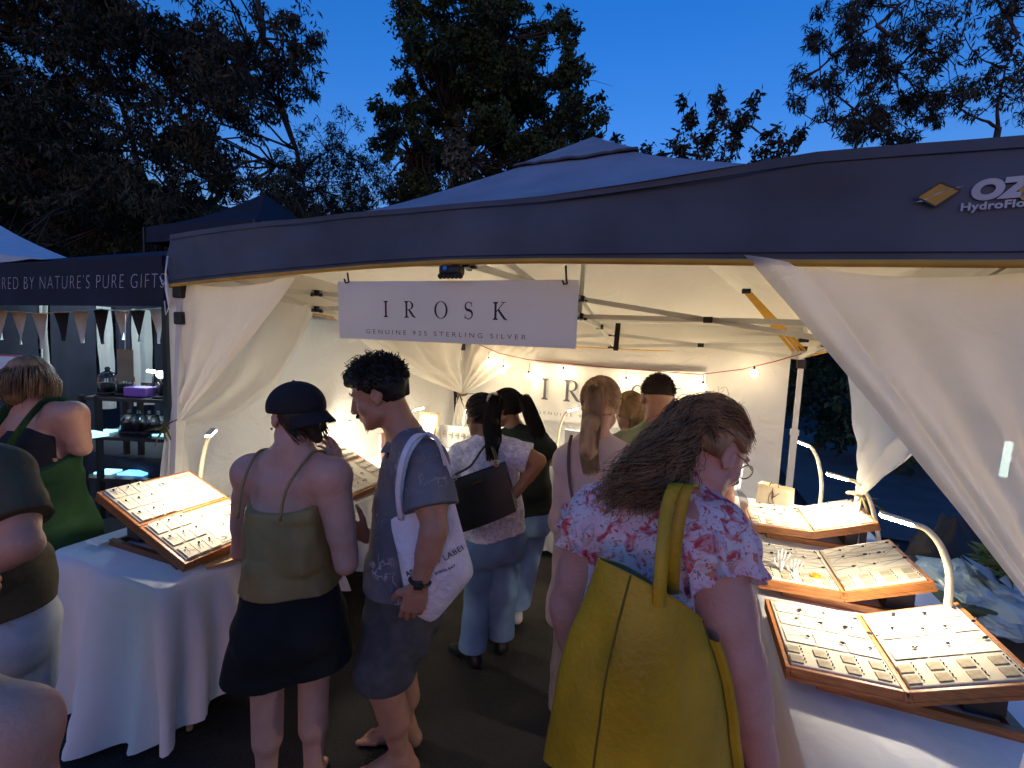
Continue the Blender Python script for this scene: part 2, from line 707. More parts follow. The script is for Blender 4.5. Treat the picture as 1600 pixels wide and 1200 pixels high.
def tree(name, label, base, trunk_top, limbs, clumps, leaf, leaf_mat, r=0.22, density=900, droop=0.5, twigs=3, group=None, rng=None):
    """clumps: (centre, radius); limbs: points the big limbs reach; every clump hangs on its nearest limb"""
    rng = rng or np.random.default_rng(len(clumps) * 7 + int(abs(base[0]) * 10))
    root = thing(name, label, 'tree', base, 0, group)
    mt = MB()
    base, trunk_top = A(*base), A(*trunk_top)
    pts = limb(mt, base + A(0, 0, -0.1), trunk_top, r, r * 0.55, 0.02, 9, 7, rng)
    nodes = list(pts[3:])
    tips = []
    for q in limbs:
        q = A(*q)
        st = min(nodes, key=lambda p: np.linalg.norm(p - q) + (0.6 * max(0, p[2] - q[2])))
        lp = limb(mt, st, q, r * 0.34, r * 0.07, 0.05, 7, 7, rng)
        nodes += lp[3:]
        tips += lp[3:]
    if not tips:
        tips = nodes
    for c, rad in clumps:
        c = A(*c)
        st = min(tips, key=lambda p: np.linalg.norm(p - c) + (0.5 * max(0, p[2] - c[2])))
        rr = float(np.mean(rad))
        lp = limb(mt, st, c, r * 0.13, r * 0.04, 0.1, 5, 4, rng)
        for _ in range(twigs):
            e = c + rng.normal(size=3) * rr * 0.55
            limb(mt, lp[-2], e, r * 0.05, r * 0.015, 0.12, 4, 3, rng)
    mt.build('trunk', M_bark, root, True)
    cs = [A(*c) for c, _ in clumps]
    rs = [np.ones(3) * rad if np.isscalar(rad) else A(*rad) for _, rad in clumps]
    subc, subr, cnt = [], [], []
    for c, rad in zip(cs, rs):                       # each clump is a few leafy sprays
        k = max(4, int(7 + rng.integers(5)))
        for _ in range(k):
            d = rng.normal(size=3)
            d /= np.linalg.norm(d)
            subc.append(c + d * rad * (0.25 + 0.75 * rng.random()))
            subr.append(rad * (0.22 + 0.24 * rng.random()))
            cnt.append(max(6, int(density * float(np.mean(rad)) ** 1.6 / k * (0.5 + rng.random()))))
    V, F = leaf_cloud(subc, subr, cnt, leaf[0], leaf[1], droop, rng)
    o = link_mesh('crown', V, F, leaf_mat, root, False)
    o['kind'] = 'stuff'
    return root


def blob_px(h, items, jit, rng):
    out = []
    for (x, y, r) in items:
        c = PH(x, y, h + rng.normal() * jit)
        out.append((c, r * h / FPX))
    return out


def fill_px(h, poly_fn, nx, box, r0, jit, rng, keep=0.9):
    """clump centres scattered where poly_fn(x, y) gives a density"""
    x0, y0, x1, y1 = box
    out = []
    for _ in range(nx):
        x, y = x0 + (x1 - x0) * rng.random(), y0 + (y1 - y0) * rng.random()
        if rng.random() < poly_fn(x, y):
            out.append((PH(x, y, h + rng.normal() * jit), r0 * (0.6 + 0.8 * rng.random()) * h / FPX))
    return out


rg = np.random.default_rng(3)
# tall eucalypt at the left: long leaning limbs, hanging leaves, sky showing through
hT = 13.0


def dens_left(x, y):
    edge = 380 + 125 * math.exp(-((y - 100) / 90) ** 2) + 110 * min(1, max(0, (y - 190) / 120))
    if x > edge:
        return 0
    a = 1.0 if x < edge - 110 else 0.5
    hole = 0.5 + 0.5 * math.sin(x * 0.043 + 1.3) * math.sin(y * 0.05 + x * 0.012)
    return a * (0.45 + 0.55 * hole) * (0.8 if y < 120 else 1.0)


cl = fill_px(hT, dens_left, 1080, (-190, -240, 560, 420), 30, 1.5, rg)
limbs_px = [(150, 20), (235, 60), (60, 30), (330, 120), (410, 60), (440, 170), (-60, 120), (-120, -60), (190, -120), (330, -120), (480, 300), (300, 250), (60, 260), (430, 260)]
tree('eucalyptus_tree', 'tall dark eucalypt with leaning limbs and hanging leaves at the left', PH(215, 660, hT) * A(1, 1, 0), PH(240, 330, hT), [PH(x, y, hT + rg.normal() * 0.8) for x, y in limbs_px],
     cl, (0.17, 0.022), M_leaf_euc, r=0.26, density=860, droop=0.7, twigs=2, rng=np.random.default_rng(5))
# fine reddish tree between the eucalypt and the dense one
hF = 19.0
cl = fill_px(hF, lambda x, y: 1.0 if y > 215 + abs(x - 520) * 0.55 else (0.25 if y > 165 + abs(x - 520) * 0.5 else 0), 150, (430, 170, 610, 350), 20, 1.0, rg)
tree('feathery_tree', 'small feathery tree behind the dark gazebo peak', PH(520, 620, hF) * A(1, 1, 0), PH(520, 330, hF), [PH(x, y, hF) for x, y in ((480, 260), (530, 230), (570, 260))], cl, (0.2, 0.02), M_leaf_euc, r=0.13, density=330, rng=np.random.default_rng(8))
# dense broad-leaved tree in the middle
hD = 15.0


def dens_mid(x, y):
    half = float(np.interp(y, [-30, 10, 40, 100, 180, 330], [20, 62, 85, 128, 158, 162])) + 9 * math.sin(y * 0.09) + 7 * math.sin(y * 0.23 + (1 if x > 765 else 4))
    d = abs(x - 765)
    if d > half:
        return 0
    return 1.0


cl = fill_px(hD, dens_mid, 620, (570, -40, 950, 330), 19, 0.0, rg)
cl = [(c + FH * rg.normal() * 1.3, r) for c, r in cl]
tree('broadleaf_tree', 'dense dark green tree standing behind the middle of the stall', PH(765, 640, hD) * A(1, 1, 0), PH(768, 300, hD), [PH(x, y, hD + rg.normal() * 0.8) for x, y in ((700, 180), (830, 170), (765, 90), (640, 240), (890, 240), (790, 30))],
     cl, (0.13, 0.034), M_leaf_dense, r=0.24, density=1050, droop=0.35, rng=np.random.default_rng(12))
cl = [(PH(712 + rg.normal() * 22, 235 + rg.normal() * 26, 12.5), 0.34) for _ in range(12)]
tree('grey_leaved_tree', 'paler grey-leaved sapling in front of the dense dark tree', PH(715, 660, 12.5) * A(1, 1, 0), PH(714, 330, 12.5), [PH(700, 250, 12.5), PH(730, 240, 12.5)], cl, (0.17, 0.04), M_leaf_grey, r=0.09, density=420, rng=np.random.default_rng(14))
# small open tree right of the peak
hS = 13.0
it = [(1075, 195, 22), (1068, 158, 11), (1120, 170, 22), (1150, 200, 24), (1110, 215, 26), (1060, 230, 20), (1180, 160, 14), (1165, 185, 17), (1205, 215, 20), (1235, 220, 16), (1250, 212, 12), (1015, 240, 15), (1140, 235, 26), (1190, 240, 24), (1085, 245, 25), (962, 215, 7), (958, 232, 9), (1035, 246, 14), (1230, 240, 18), (1126, 148, 9)]
tree('young_tree', 'small loose tree rising above the right slope of the canopy', PH(1130, 650, hS) * A(1, 1, 0), PH(1125, 300, hS), [PH(x, y, hS) for x, y in ((1080, 200), (1150, 190), (1200, 220), (1010, 245), (1240, 225))], blob_px(hS, it, 0.25, rg), (0.17, 0.032), M_leaf_euc, r=0.13, density=900, rng=np.random.default_rng(15))
# two open eucalypts at the right
hR = 14.0


def dens_r(x, y):
    e = ((x - 1375) / 130) ** 2 + ((y - 105) / 118) ** 2
    f = ((x - 1300) / 75) ** 2 + ((y - 130) / 60) ** 2
    g2 = ((x - 1430) / 60) ** 2 + ((y - 20) / 60) ** 2
    v = 0.62 if min(e, f, g2) < 1 else 0
    return v * (0.35 + 0.65 * (math.sin(x * 0.06 + y * 0.03) * math.sin(y * 0.055 - x * 0.02) > -0.25))


cl = fill_px(hR, dens_r, 330, (1220, -40, 1520, 235), 17, 0.7, rg)
tree('eucalyptus_tree', 'open eucalypt with dark leaf clumps above the right end of the canopy', PH(1440, 680, hR) * A(1, 1, 0), PH(1420, 250, hR), [PH(x, y, hR + rg.normal() * 0.4) for x, y in ((1260, 120), (1310, 80), (1370, 40), (1430, -10), (1290, 190), (1350, 150), (1450, 80), (1400, 110))],
     cl, (0.19, 0.02), M_leaf_euc, r=0.15, density=720, droop=0.7, twigs=4, rng=np.random.default_rng(21))


def dens_r2(x, y):
    e = ((x - 1590) / 85) ** 2 + ((y - 60) / 130) ** 2
    f = ((x - 1500) / 60) ** 2 + ((y - 165) / 36) ** 2
    return (0.5 if min(e, f) < 1 else 0) * (0.3 + 0.7 * (math.sin(x * 0.07 - y * 0.04) > -0.3))


cl = fill_px(12.0, dens_r2, 260, (1420, -60, 1720, 225), 17, 0.6, rg)
tree('eucalyptus_tree', 'slender forked eucalypt leaning at the far right edge', PH(1545, 700, 12.0) * A(1, 1, 0), PH(1560, 200, 12.0), [PH(x, y, 12.0 + rg.normal() * 0.3) for x, y in ((1590, 60), (1560, -20), (1500, 170), (1620, 120), (1660, 40), (1530, 90))],
     cl, (0.17, 0.018), M_leaf_euc, r=0.12, density=700, droop=0.7, twigs=4, rng=np.random.default_rng(22))
# dark shrubs closing the view under the right curtain
for i, (x, y, h, w) in enumerate(((1290, 560, 9.0, 1.2), (1420, 620, 7.5, 1.3), (1560, 660, 7.0, 1.4), (1700, 640, 7.0, 1.5))):
    b = PH(x, y, h)
    cl = [(A(b[0] + rg.normal() * w * 0.5, b[1] + rg.normal() * 0.4, 0.5 + abs(rg.normal()) * 0.8), 0.45) for _ in range(16)]
    tree('shrub', ['dark shrub seen past the back right leg', 'dark shrub beyond the knotted rear curtain', 'dark shrub behind the wrapped flowers', 'dark shrub at the far right end'][i], b * A(1, 1, 0), (b[0], b[1], 0.9), [(b[0] + 0.4, b[1], 1.2), (b[0] - 0.4, b[1], 1.2)], cl, (0.12, 0.03), M_leaf_dense, r=0.06, density=900, group='shrubs behind the stall', rng=np.random.default_rng(30 + i))

# far dark wood closing the view all round
cs_, rs_ = [], []
for a in np.linspace(-95, 115, 300):
    hi_ = 8.5 if a < -12 else 4.2
    for _ in range(7 if a < -12 else 4):
        R_ = 30 + 5 * rg.random()
        cs_.append(A(R_ * math.sin(math.radians(a)), R_ * math.cos(math.radians(a)), 0.4 + hi_ * rg.random()))
        rs_.append(A(1.3, 1.3, 1.0))
V, F = leaf_cloud(cs_, rs_, [46] * len(cs_), 0.75, 0.22, 0.2)
tag(link_mesh('treeline', V, F, M_leaf_dense, None, False), kind='stuff')

# ================================================================== THE STALL'S GAZEBO
ZT = lambda y: 2.04 - 0.045 * (y - 1.4)            # height of the upper truss line
gz = thing('pop_up_gazebo', 'large grey pop-up gazebo with cream lining over the jewellery stall', 'gazebo', (-0.68, 2.88, 0))
XL, XR, YB = -2.70, 0.88, 4.44
XLB = -2.28                                          # the left side runs slightly inwards to the back


def front_y(x):
    return lerp(1.74, 1.27, (x - XL) / (XR - XL))


def front_line(pixels):
    """points of the front of the canopy along its slightly bowed edges"""
    out = []
    for (x, y) in pixels:
        Yg = 1.35
        for _ in range(8):
            p = PY(x, y, Yg)
            Yg = front_y(p[0])
        out.append(p)
    return np.array(out)


hem_px = front_line([(269, 447), (360, 437), (470, 427), (580, 418), (700, 411), (850, 409), (1000, 410), (1250, 413), (1430, 414), (1610, 415)])
eave_px = front_line([(269, 366), (360, 353), (470, 341), (580, 330), (700, 320), (850, 306), (1000, 284), (1250, 242), (1430, 226), (1610, 212)])


def along(line, x):
    return A(x, np.interp(x, line[:, 0], line[:, 1]), np.interp(x, line[:, 0], line[:, 2]))


NS = 41
xs = np.linspace(XL, XR, NS)
EF = np.array([along(eave_px, x) for x in xs])
HF = np.array([along(hem_px, x) for x in xs])
EF[:, 1] = [front_y(x) for x in xs]
HF[:, 1] = [front_y(x) - 0.012 for x in xs]
ZE_B, ZH_B = 2.06, 1.80
xb = np.linspace(XLB, XR, NS)
EB = np.array([A(x, YB, ZE_B) for x in xb])
HB = np.array([A(x, YB + 0.012, ZH_B) for x in xb])
ys_l = np.linspace(EF[0, 1], YB, NS)
ys_r = np.linspace(EF[-1, 1], YB, NS)
EL = np.array([A(lerp(XL, XLB, i / (NS - 1)), y, lerp(EF[0, 2], ZE_B, i / (NS - 1))) for i, y in enumerate(ys_l)])
HL = np.array([A(lerp(XL, XLB, i / (NS - 1)) - 0.012, y, lerp(HF[0, 2], ZH_B, i / (NS - 1))) for i, y in enumerate(ys_l)])
ER = np.array([A(XR, y, lerp(EF[-1, 2], ZE_B, i / (NS - 1))) for i, y in enumerate(ys_r)])
HR = np.array([A(XR + 0.012, y, lerp(HF[-1, 2], ZH_B, i / (NS - 1))) for i, y in enumerate(ys_r)])
PEAK = A(-0.64, 2.9, 3.06)


def roof_panel(E, dz, tmax=1.0, nt_=22, tmin=0.0, sag=1.5):
    P = []
    for e in E:
        row = []
        for t in np.linspace(tmin, tmax, nt_):
            p = lerp(e, PEAK, t)
            p = p.copy()
            p[2] = lerp(e[2], PEAK[2], t ** sag) + dz
            w = float(vnoise(np.array(p[0] * 2.3 + 5), np.array(p[1] * 2.3), np.array(1.7)))
            p[2] += 0.010 * w * math.sin(PI * t)
            row.append(p)
        P.append(row)
    return np.array(P)


mb = MB()
for E in (EF, ER[:], EB[::-1], EL[::-1]):
    mb.grid(roof_panel(E, 0.0))
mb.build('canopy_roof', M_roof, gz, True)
mb = MB()
for E in (EF, ER, EB[::-1], EL[::-1]):
    E2 = E.copy()
    mb.grid(roof_panel(E2, -0.02))
mb.build('canopy_lining', M_lining, gz, True)
mb = MB()                                            # peak cap with its vents
capE = lambda E: np.array([lerp(e, PEAK, 0.80) for e in E])
for E in (EF, ER, EB[::-1], EL[::-1]):
    P = roof_panel(E, 0.022, 1.0, 6, 0.80)
    mb.grid(P)
mb.build('peak_cap', M_roof, gz, True)
mb = MB()
for E in (EF, ER, EB[::-1], EL[::-1]):
    P = roof_panel(E, 0.020, 0.81, 2, 0.797)
    mb.tube([p + A(0, 0, 0.006 * float(vnoise(np.array(q * 0.4), np.array(0.3), np.array(1.0)))) for q, p in enumerate(P[:, 0])], 0.009, 5)
mb.build('peak_cap_binding', M_canopy, gz, True)


def skirt(E, H, out, amp):
    P = []
    for i, (e, h) in enumerate(zip(E, H)):
        row = []
        for j, t in enumerate(np.linspace(0, 1, 9)):
            p = lerp(e, h, t)
            w = float(vnoise(np.array(i * 0.33), np.array(t * 2.0), np.array(out[0] * 3 + 4.2)))
            p = p + A(*out) * (amp * w * math.sin(PI * min(1, t + 0.15)) + 0.004)
            row.append(p)
        P.append(row)
    return np.array(P)


for E, H, out in ((EF, HF, (0, -1, 0)), (ER, HR, (1, 0, 0)), (EB, HB, (0, 1, 0)), (EL, HL, (-1, 0, 0))):
    P = skirt(E, H, out, 0.024)
    if out[1] == 1 or out[0] == -1:
        P = P[::-1]
    mb = MB()
    mb.grid(P)
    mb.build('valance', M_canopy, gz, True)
    mb = MB()
    mb.grid(P[::-1] - A(*out) * 0.006)
    mb.build('valance_lining', M_lining, gz, True)
    mb = MB()
    mb.tube([p + A(*out) * 0.002 for p in P[:, -1]], 0.0095, 6)
    mb.build('hem_binding', M_ochre, gz, True)

for t_ in (0.10, 0.90):
    mb = MB()
    mb.tube([lerp(e, h, t_) + A(0, -0.0125 - 0.014 * math.sin(PI * t_) * float(vnoise(np.array(i * 0.33), np.array(t_ * 2.0), np.array(4.2))), 0) for i, (e, h) in enumerate(zip(EF, HF))], 0.0022, 5)
    mb.build('valance_seam', M_canopy, gz, True)
# legs
legs = [(PY(262, 730, 1.76) * A(1, 1, 0), PY(285, 452, 1.76)), ((0.875, 1.32, 0), A(0.875, 1.32, 2.0)), (A(0.865, 4.35, 0), PY(1254, 548, 4.35) + A(0, 0, 0.05)), (A(-2.24, 4.37, 0), A(-2.24, 4.37, 1.9))]
for b, t in legs:
    mb = MB()
    mb.bar(b, lerp(A(*b), t, 0.62), 0.044, 0.044, (0, 1, 0))
    mb.bar(lerp(A(*b), t, 0.6), t, 0.036, 0.036, (0, 1, 0))
    l = mb.build('leg', M_frame, gz)
    mb = MB()
    mb.box(lerp(A(*b), t, 0.62), (0.056, 0.056, 0.05))
    mb.build('leg_collar', M_frame, l)
    mb = MB()
    mb.box(A(*b) + A(0, 0, 0.008), (0.10, 0.10, 0.012))
    mb.build('foot_plate', M_frame, l)
    mb = MB()
    mb.box(t + A(0, 0, 0.0), (0.07, 0.07, 0.10), bev=0.008)
    mb.build('corner_bracket', M_black, gz)
    mb = MB()
    mb.box(t + A(0, 0, -0.16), (0.065, 0.065, 0.07), bev=0.008)
    mb.build('corner_bracket', M_black, gz)


def truss(p_hi, p_lo, q_hi, q_lo):
    for a, b in ((p_hi, q_lo), (p_lo, q_hi)):
        mb = MB()
        mb.bar(a, b, 0.016, 0.03)
        mb.build('truss_bar', M_frame, gz)
    c = (A(*p_hi) + A(*p_lo) + A(*q_hi) + A(*q_lo)) / 4
    mb = MB()
    mb.box(c, (0.05, 0.04, 0.035), bev=0.004)
    mb.build('joint_bracket', M_black, gz)


def hub(p):
    mb = MB()
    mb.box(p, (0.055, 0.055, 0.04), bev=0.006)
    for a in range(4):
        mb.tube([A(*p) + A(0.03 * math.cos(a * PI / 2), 0.03 * math.sin(a * PI / 2), -0.012), A(*p) + A(0.05 * math.cos(a * PI / 2), 0.05 * math.sin(a * PI / 2), -0.012)], 0.012, 6)
    mb.build('hub_bracket', M_black, gz)


mids = {'f': A(-0.80, 1.56, 2.20), 'b': A(-0.65, 4.32, 1.93), 'l': PX(495, 458, -2.44), 'r': A(0.84, 2.85, 1.98), 'c': A(-0.66, 2.9, 2.10)}
crn = {'fl': A(-2.62, 1.80, 2.17), 'fr': A(0.85, 1.36, 2.20), 'br': A(0.84, 4.30, 1.90), 'bl': A(-2.22, 4.32, 1.90)}
LO = A(0, 0, -0.11)
for a, b in (('fl', 'f'), ('f', 'fr'), ('br', 'b'), ('b', 'bl'), ('fl', 'l'), ('l', 'bl'), ('fr', 'r'), ('r', 'br')):
    pa = crn.get(a, mids.get(a))
    pb = crn.get(b, mids.get(b))
    truss(pa, pa + LO, pb, pb + LO)
for b in 'fblr':
    truss(mids['c'], mids['c'] + LO, mids[b], mids[b] + LO)
for k in mids:
    hub(mids[k])
    hub(mids[k] + LO)
mb = MB()
mb.tube([mids['c'] + LO, PEAK + A(0, 0, -0.05)], 0.016, 8)
mb.build('peak_pole', M_frame, gz, True)
# rolled front joint seen under the valance and its grey arms
mb = MB()
c = PY(706, 423, 1.50)
mb.box(c, (0.085, 0.05, 0.035), bev=0.01)
for k in range(6):
    mb.ball(c + A(-0.04 + 0.016 * k, -0.01, -0.02), 0.011, 8, 6)
mb.build('hub_bracket', M_black, gz)
mb = MB()
mb.ball(c + A(-0.012, -0.03, 0.004), (0.009, 0.005, 0.009), 10, 6)
mb.build('blue_button', mat('blue_button', (0.05, 0.25, 0.7), bump=0), gz, True)
# yellow webbing strap hanging from the roof to the back right corner
for dx in (-0.012, 0.018, 0.045):
    mb = MB()
    mb.bar(PY(1166 + dx * 100, 456, 3.2), PY(1243 + dx * 330, 548, 4.25), 0.022, 0.004, (0, 1, 0.3))
    mb.build('webbing_strap', M_yellow, gz)
mb = MB()
mb.box(PY(1166, 455, 3.19), (0.05, 0.03, 0.03), bev=0.005)
mb.build('strap_clip', M_black, gz)
mb = MB()
mb.bar(PY(966, 505, 2.88), PY(962, 548, 2.88), 0.03, 0.008, (0, 1, 0))
mb.build('strap_clip', M_black, gz)

# printed emblem on the valance
ex = nrm(A(XR - XL, front_y(XR) - front_y(XL), 0))


def emblem_point(x, y):
    p = front_line([(x, y)])[0]
    return p + A(0, -0.026, 0)


q0 = emblem_point(1490, 322)
upx = A(0, 0, 1)
sc = 1.0 / 720 * 0.985
mb = MB()
cu_ = emblem_point(1456, 310)
kx = lambda dx, dy, d=0: cu_ + ex * dx * 0.00106 + upx * dy * 0.00106 + A(0, -1, 0) * (0.001 + d)
mb.add([kx(-34, -2), kx(-2, -24), kx(34, 4), kx(2, 24)], [(0, 1, 2, 3)], 0)
mb.add([kx(-36, -12, .001), kx(-24, -12, .001), kx(0, 4, .001), kx(40, 12, .001), kx(22, 11, .001), kx(-6, -2, .001)], [(0, 1, 5), (1, 2, 5), (2, 3, 4), (2, 4, 5)], 1)
for (a, b) in (((-34, -2), (-2, -24)), ((-2, -24), (34, 4)), ((34, 4), (2, 24)), ((2, 24), (-34, -2))):
    pa, pb = A(*a), A(*b)
    nn = A(-(pb - pa)[1], (pb - pa)[0]) / np.linalg.norm(pb - pa) * 1.6
    mb.add([kx(*(pa - nn), .0015), kx(*(pb - nn), .0015), kx(*(pb + nn), .0015), kx(*(pa + nn), .0015)], [(0, 1, 2, 3)], 2)
mb.build('printed_emblem', [mat('emblem_orange', (0.55, 0.30, 0.03), bump=0), M_print, M_black], gz)
for body, px, size, m_, sp, sh, th in (('OZ', (1504, 318), 0.053, M_print, 1.0, 0.12, 0.0035), ('trail', (1578, 318), 0.051, mat('print_orange', (0.60, 0.33, 0.03), bump=0), 1.0, 0.12, 0.003), ('HydroFlow', (1489, 335), 0.0215, M_print, 1.08, 0.0, 0.0008)):
    v, f = text_mesh(body, size, th, sp, sh)
    v[:, 0] *= 1.12
    place_text(v, f, emblem_point(*px), ex, upx, None, 0.002).build('printed_lettering', m_, gz)

# white corner tie and hook hanging on the left end of the valance
mb = MB()
p = [PY(262, 400, 1.70), PY(259, 425, 1.70), PY(261, 452, 1.70), PY(264, 480, 1.70), PY(259, 492, 1.70), PY(257, 470, 1.70)]
mb.tube(p, [0.004, 0.005, 0.011, 0.004, 0.003, 0.003], 6)
mb.tube([PY(250, 432, 1.70), PY(254, 445, 1.70), PY(260, 440, 1.70), PY(258, 428, 1.70)], 0.003, 5)
single(mb, 'tie_rope', M_white, 'white tie rope hanging at the left end of the grey valance', 'rope', smooth=True)

# ================================================================== SHEETS AND CURTAINS


def sheet_obj(P, name, m, label, cat, group=None, parent=None, t=0.0):
    mb = MB()
    mb.grid(P)
    o = mb.build(name, m, parent, True)
    if label:
        tag(o, label, cat, group)
    return o


def wall_sheet(p0, p1, z0, z1, nu, nv, folds, amp, seed, n_, top_sag=0.0):
    """hanging sheet between two posts with folds falling from its top edge"""
    P = np.zeros((nu, nv, 3))
    p0, p1 = A(*p0), A(*p1)
    for i, s in enumerate(np.linspace(0, 1, nu)):
        zt = z1(s) if callable(z1) else z1
        zt -= top_sag * abs(math.sin(PI * s * 3))
        for j, t in enumerate(np.linspace(0, 1, nv)):
            b = lerp(p0, p1, s)
            z = lerp(zt, z0, t)
            w = float(vnoise(np.array(s * folds + 0.25 * t + seed), np.array(t * 1.2 + seed), np.array(seed * 1.3)))
            w2 = float(vnoise(np.array(s * folds * 0.4 + t * 2.2), np.array(t * 3.1), np.array(seed + 7.7)))
            P[i, j] = A(b[0], b[1], z) + A(*n_) * amp * (w * (0.3 + 0.7 * t) + 0.6 * w2)
    return P


sheet_obj(wall_sheet((-2.84, 1.82, 0), (-2.36, 4.44, 0), 0.03, lambda s: lerp(2.10, 1.95, s), 70, 36, 9, 0.035, 2.1, (1, 0, 0), 0.015), 'wall_sheet', M_wallsheet, 'white sheet closing the left side of the jewellery stall', 'sheet wall')
sheet_obj(wall_sheet((-2.3, 4.47, 0), (0.80, 4.42, 0), 0.03, lambda s: lerp(2.02, 1.96, s), 80, 36, 11, 0.03, 5.3, (0, -1, 0), 0.0), 'wall_sheet', M_wallsheet, 'white sheet forming the back wall behind the rear banner', 'sheet wall')


def gather(top, tie, n_, folds, amp, free_sag, seed, nu=46, nv=40, spread=0.05, spread_dir=(1, 0, 0), bulge=0.0, roll=0.0, sag_dir=(0, 0, -1)):
    """curtain drawn from a top line into one tie: folds deepen towards the tie; s=0 is the fixed edge, s=1 the free edge"""
    P = np.zeros((nu, nv, 3))
    for i, s in enumerate(np.linspace(0, 1, nu)):
        a = top(s)
        b = A(*tie) + A(*spread_dir) * spread * (s - 0.5)
        for j, t in enumerate(np.linspace(0, 1, nv)):
            p = lerp(a, b, t)
            f = math.sin(2 * PI * folds * s + seed) * (t ** 0.8) * (1 - 0.75 * t ** 3)
            w = float(vnoise(np.array(s * 5 + seed), np.array(t * 4.0), np.array(seed * 0.7)))
            w2 = float(vnoise(np.array(s * 13 + seed), np.array(t * 2.0), np.array(seed * 1.7)))
            w3 = float(vnoise(np.array(s * 9 + t * 5 + seed), np.array(t * 7.0 - s * 4), np.array(seed * 2.3)))
            p = p + A(*n_) * amp * (f + 0.6 * w * math.sin(PI * t) + 0.5 * w2 * math.sin(PI * t) + 0.3 * w3 * math.sin(PI * t))
            p = p + A(*sag_dir) * free_sag * (s ** 1.5) * math.sin(PI * min(1, t ** 0.85))
            if roll:
                e = max(0, (s - 0.82) / 0.18)
                p = p + A(*n_) * roll * math.sin(PI * e) * (0.35 + 0.65 * math.sin(PI * min(1, t * 0.95 + 0.05)))
            P[i, j] = p
    return P


def tail(tie, z0, r0, r1, n_, folds, seed, dirx, nu=40, nv=24):
    """part of a curtain below its tie, falling to the ground in folds"""
    P = np.zeros((nu, nv, 3))
    dirx, n_ = A(*dirx), A(*n_)
    for i, s in enumerate(np.linspace(0, 1, nu)):
        for j, t in enumerate(np.linspace(0, 1, nv)):
            wd_ = lerp(r0, r1, t ** 0.6)
            f = math.sin(2 * PI * folds * s + seed + 0.5 * math.sin(3 * t)) * (0.2 + 0.8 * t) * r1 * 0.18
            P[i, j] = A(*tie) * A(1, 1, 0) + dirx * wd_ * (s - 0.5) * 2 + n_ * f + A(0, 0, lerp(tie[2], z0, t))
    return P


def curtain(label, pieces, tie, group='tied back curtains of the stall', tie_r=0.05, vine=7):
    root = thing('tied_curtain', label, 'curtain', (tie[0], tie[1], 0), 0, group)
    for nm, P in pieces:
        sheet_obj(P, nm, M_sheet, None, None, None, root)
    mb = MB()
    pts = [A(*tie) + A(tie_r * math.cos(a), tie_r * math.sin(a), 0.01 * math.sin(2 * a)) for a in np.linspace(0, 2 * PI, 14)]
    mb.tube(pts, 0.009, 6)
    rr = np.random.default_rng(int(abs(tie[1]) * 100))
    for k in range(vine):
        e = A(*tie) + A(rr.normal() * 0.06, -0.05 + rr.normal() * 0.03, rr.normal() * 0.04 - 0.05)
        mb.tube([A(*tie) + A(0, -tie_r, 0), lerp(A(*tie), e, 0.6) + A(0, -0.03, 0), e], [0.006, 0.005, 0.002], 5)
    mb.build('leafy_tie', mat('dried_vine', (0.16, 0.12, 0.05), rough=0.9, var=0.4), root, True)
    return root


tieL = PY(272, 664, 1.78)
xLF = PY(462, 431, 1.64)[0]
topLF = lambda s: A(lerp(-2.64, xLF, s), front_y(lerp(-2.64, xLF, s)) + 0.035, lerp(2.05, 2.06, s) - 0.03 * math.sin(PI * s))
pLS = PX(495, 474, -2.44)
topLS = lambda s: A(lerp(-2.64, pLS[0], s), lerp(1.85, pLS[1], s), lerp(2.06, pLS[2], s) - 0.03 * abs(math.sin(2 * PI * s)))
curtain('white curtain at the front left leg swept back to a leafy tie',
        [('front_drape', gather(topLF, tieL, (0, -1, 0), 3.0, 0.03, 0.03, 0.6, spread_dir=(1, 0, 0), roll=0.05)),
         ('side_drape', gather(topLS, tieL, (1, 0, 0), 3.5, 0.045, 0.30, 2.2, spread_dir=(0.7, 0.4, -0.3), roll=0.05)),
         ('hanging_tail', tail(tieL, 0.03, 0.03, 0.16, (0.3, -1, 0), 3.5, 0.4, (0.95, 0.3, 0)))], tieL)
tieLB = A(-2.18, 4.30, 1.25)
topLB = lambda s: A(lerp(-2.2, pLS[0], s), lerp(4.27, pLS[1] + 0.04, s), lerp(1.88, pLS[2], s) - 0.03 * abs(math.sin(2 * PI * s)))
topBL = lambda s: A(lerp(-2.1, -1.35, s), 4.36, 1.86 - 0.03 * abs(math.sin(2 * PI * s)))
curtain('white curtain at the back left leg behind the photo frame',
        [('side_drape', gather(topLB, tieLB, (1, 0, 0), 3.5, 0.05, 0.10, 1.2, spread_dir=(0, 1, 0), roll=0.05)),
         ('back_drape', gather(topBL, tieLB, (0, -1, 0), 4.5, 0.045, 0.06, 3.2, spread_dir=(1, 0, 0), roll=0.03)),
         ('hanging_tail', tail(tieLB, 0.03, 0.03, 0.18, (0.7, -0.7, 0), 3.5, 1.4, (0.7, 0.7, 0)))], tieLB)
tieR = A(0.86, 1.33, 1.20)
topRF = lambda s: A(lerp(0.86, PY(1160, 421, 1.36)[0], s), 1.345, 2.055 - 0.05 * math.sin(PI * s) - 0.02 * (1 - s))
curtain('big white curtain sweeping across the right front to the front right leg',
        [('front_drape', gather(topRF, tieR, (0, -1, 0), 4.2, 0.026, -0.015, 0.9, nu=90, nv=60, spread_dir=(-0.25, 0, -0.35), spread=0.22, roll=0.048)),
         ('hanging_tail', tail(tieR, 0.03, 0.04, 0.16, (0, -1, 0), 3.5, 0.2, (1, 0, 0)))], tieR, vine=0)
tieRB = PX(1341, 772, 0.95)
topRB = lambda s: A(0.86, lerp(tieRB[1] - 1.55, tieRB[1] + 0.25, s), 1.93 - 0.03 * abs(math.sin(2 * PI * s)))
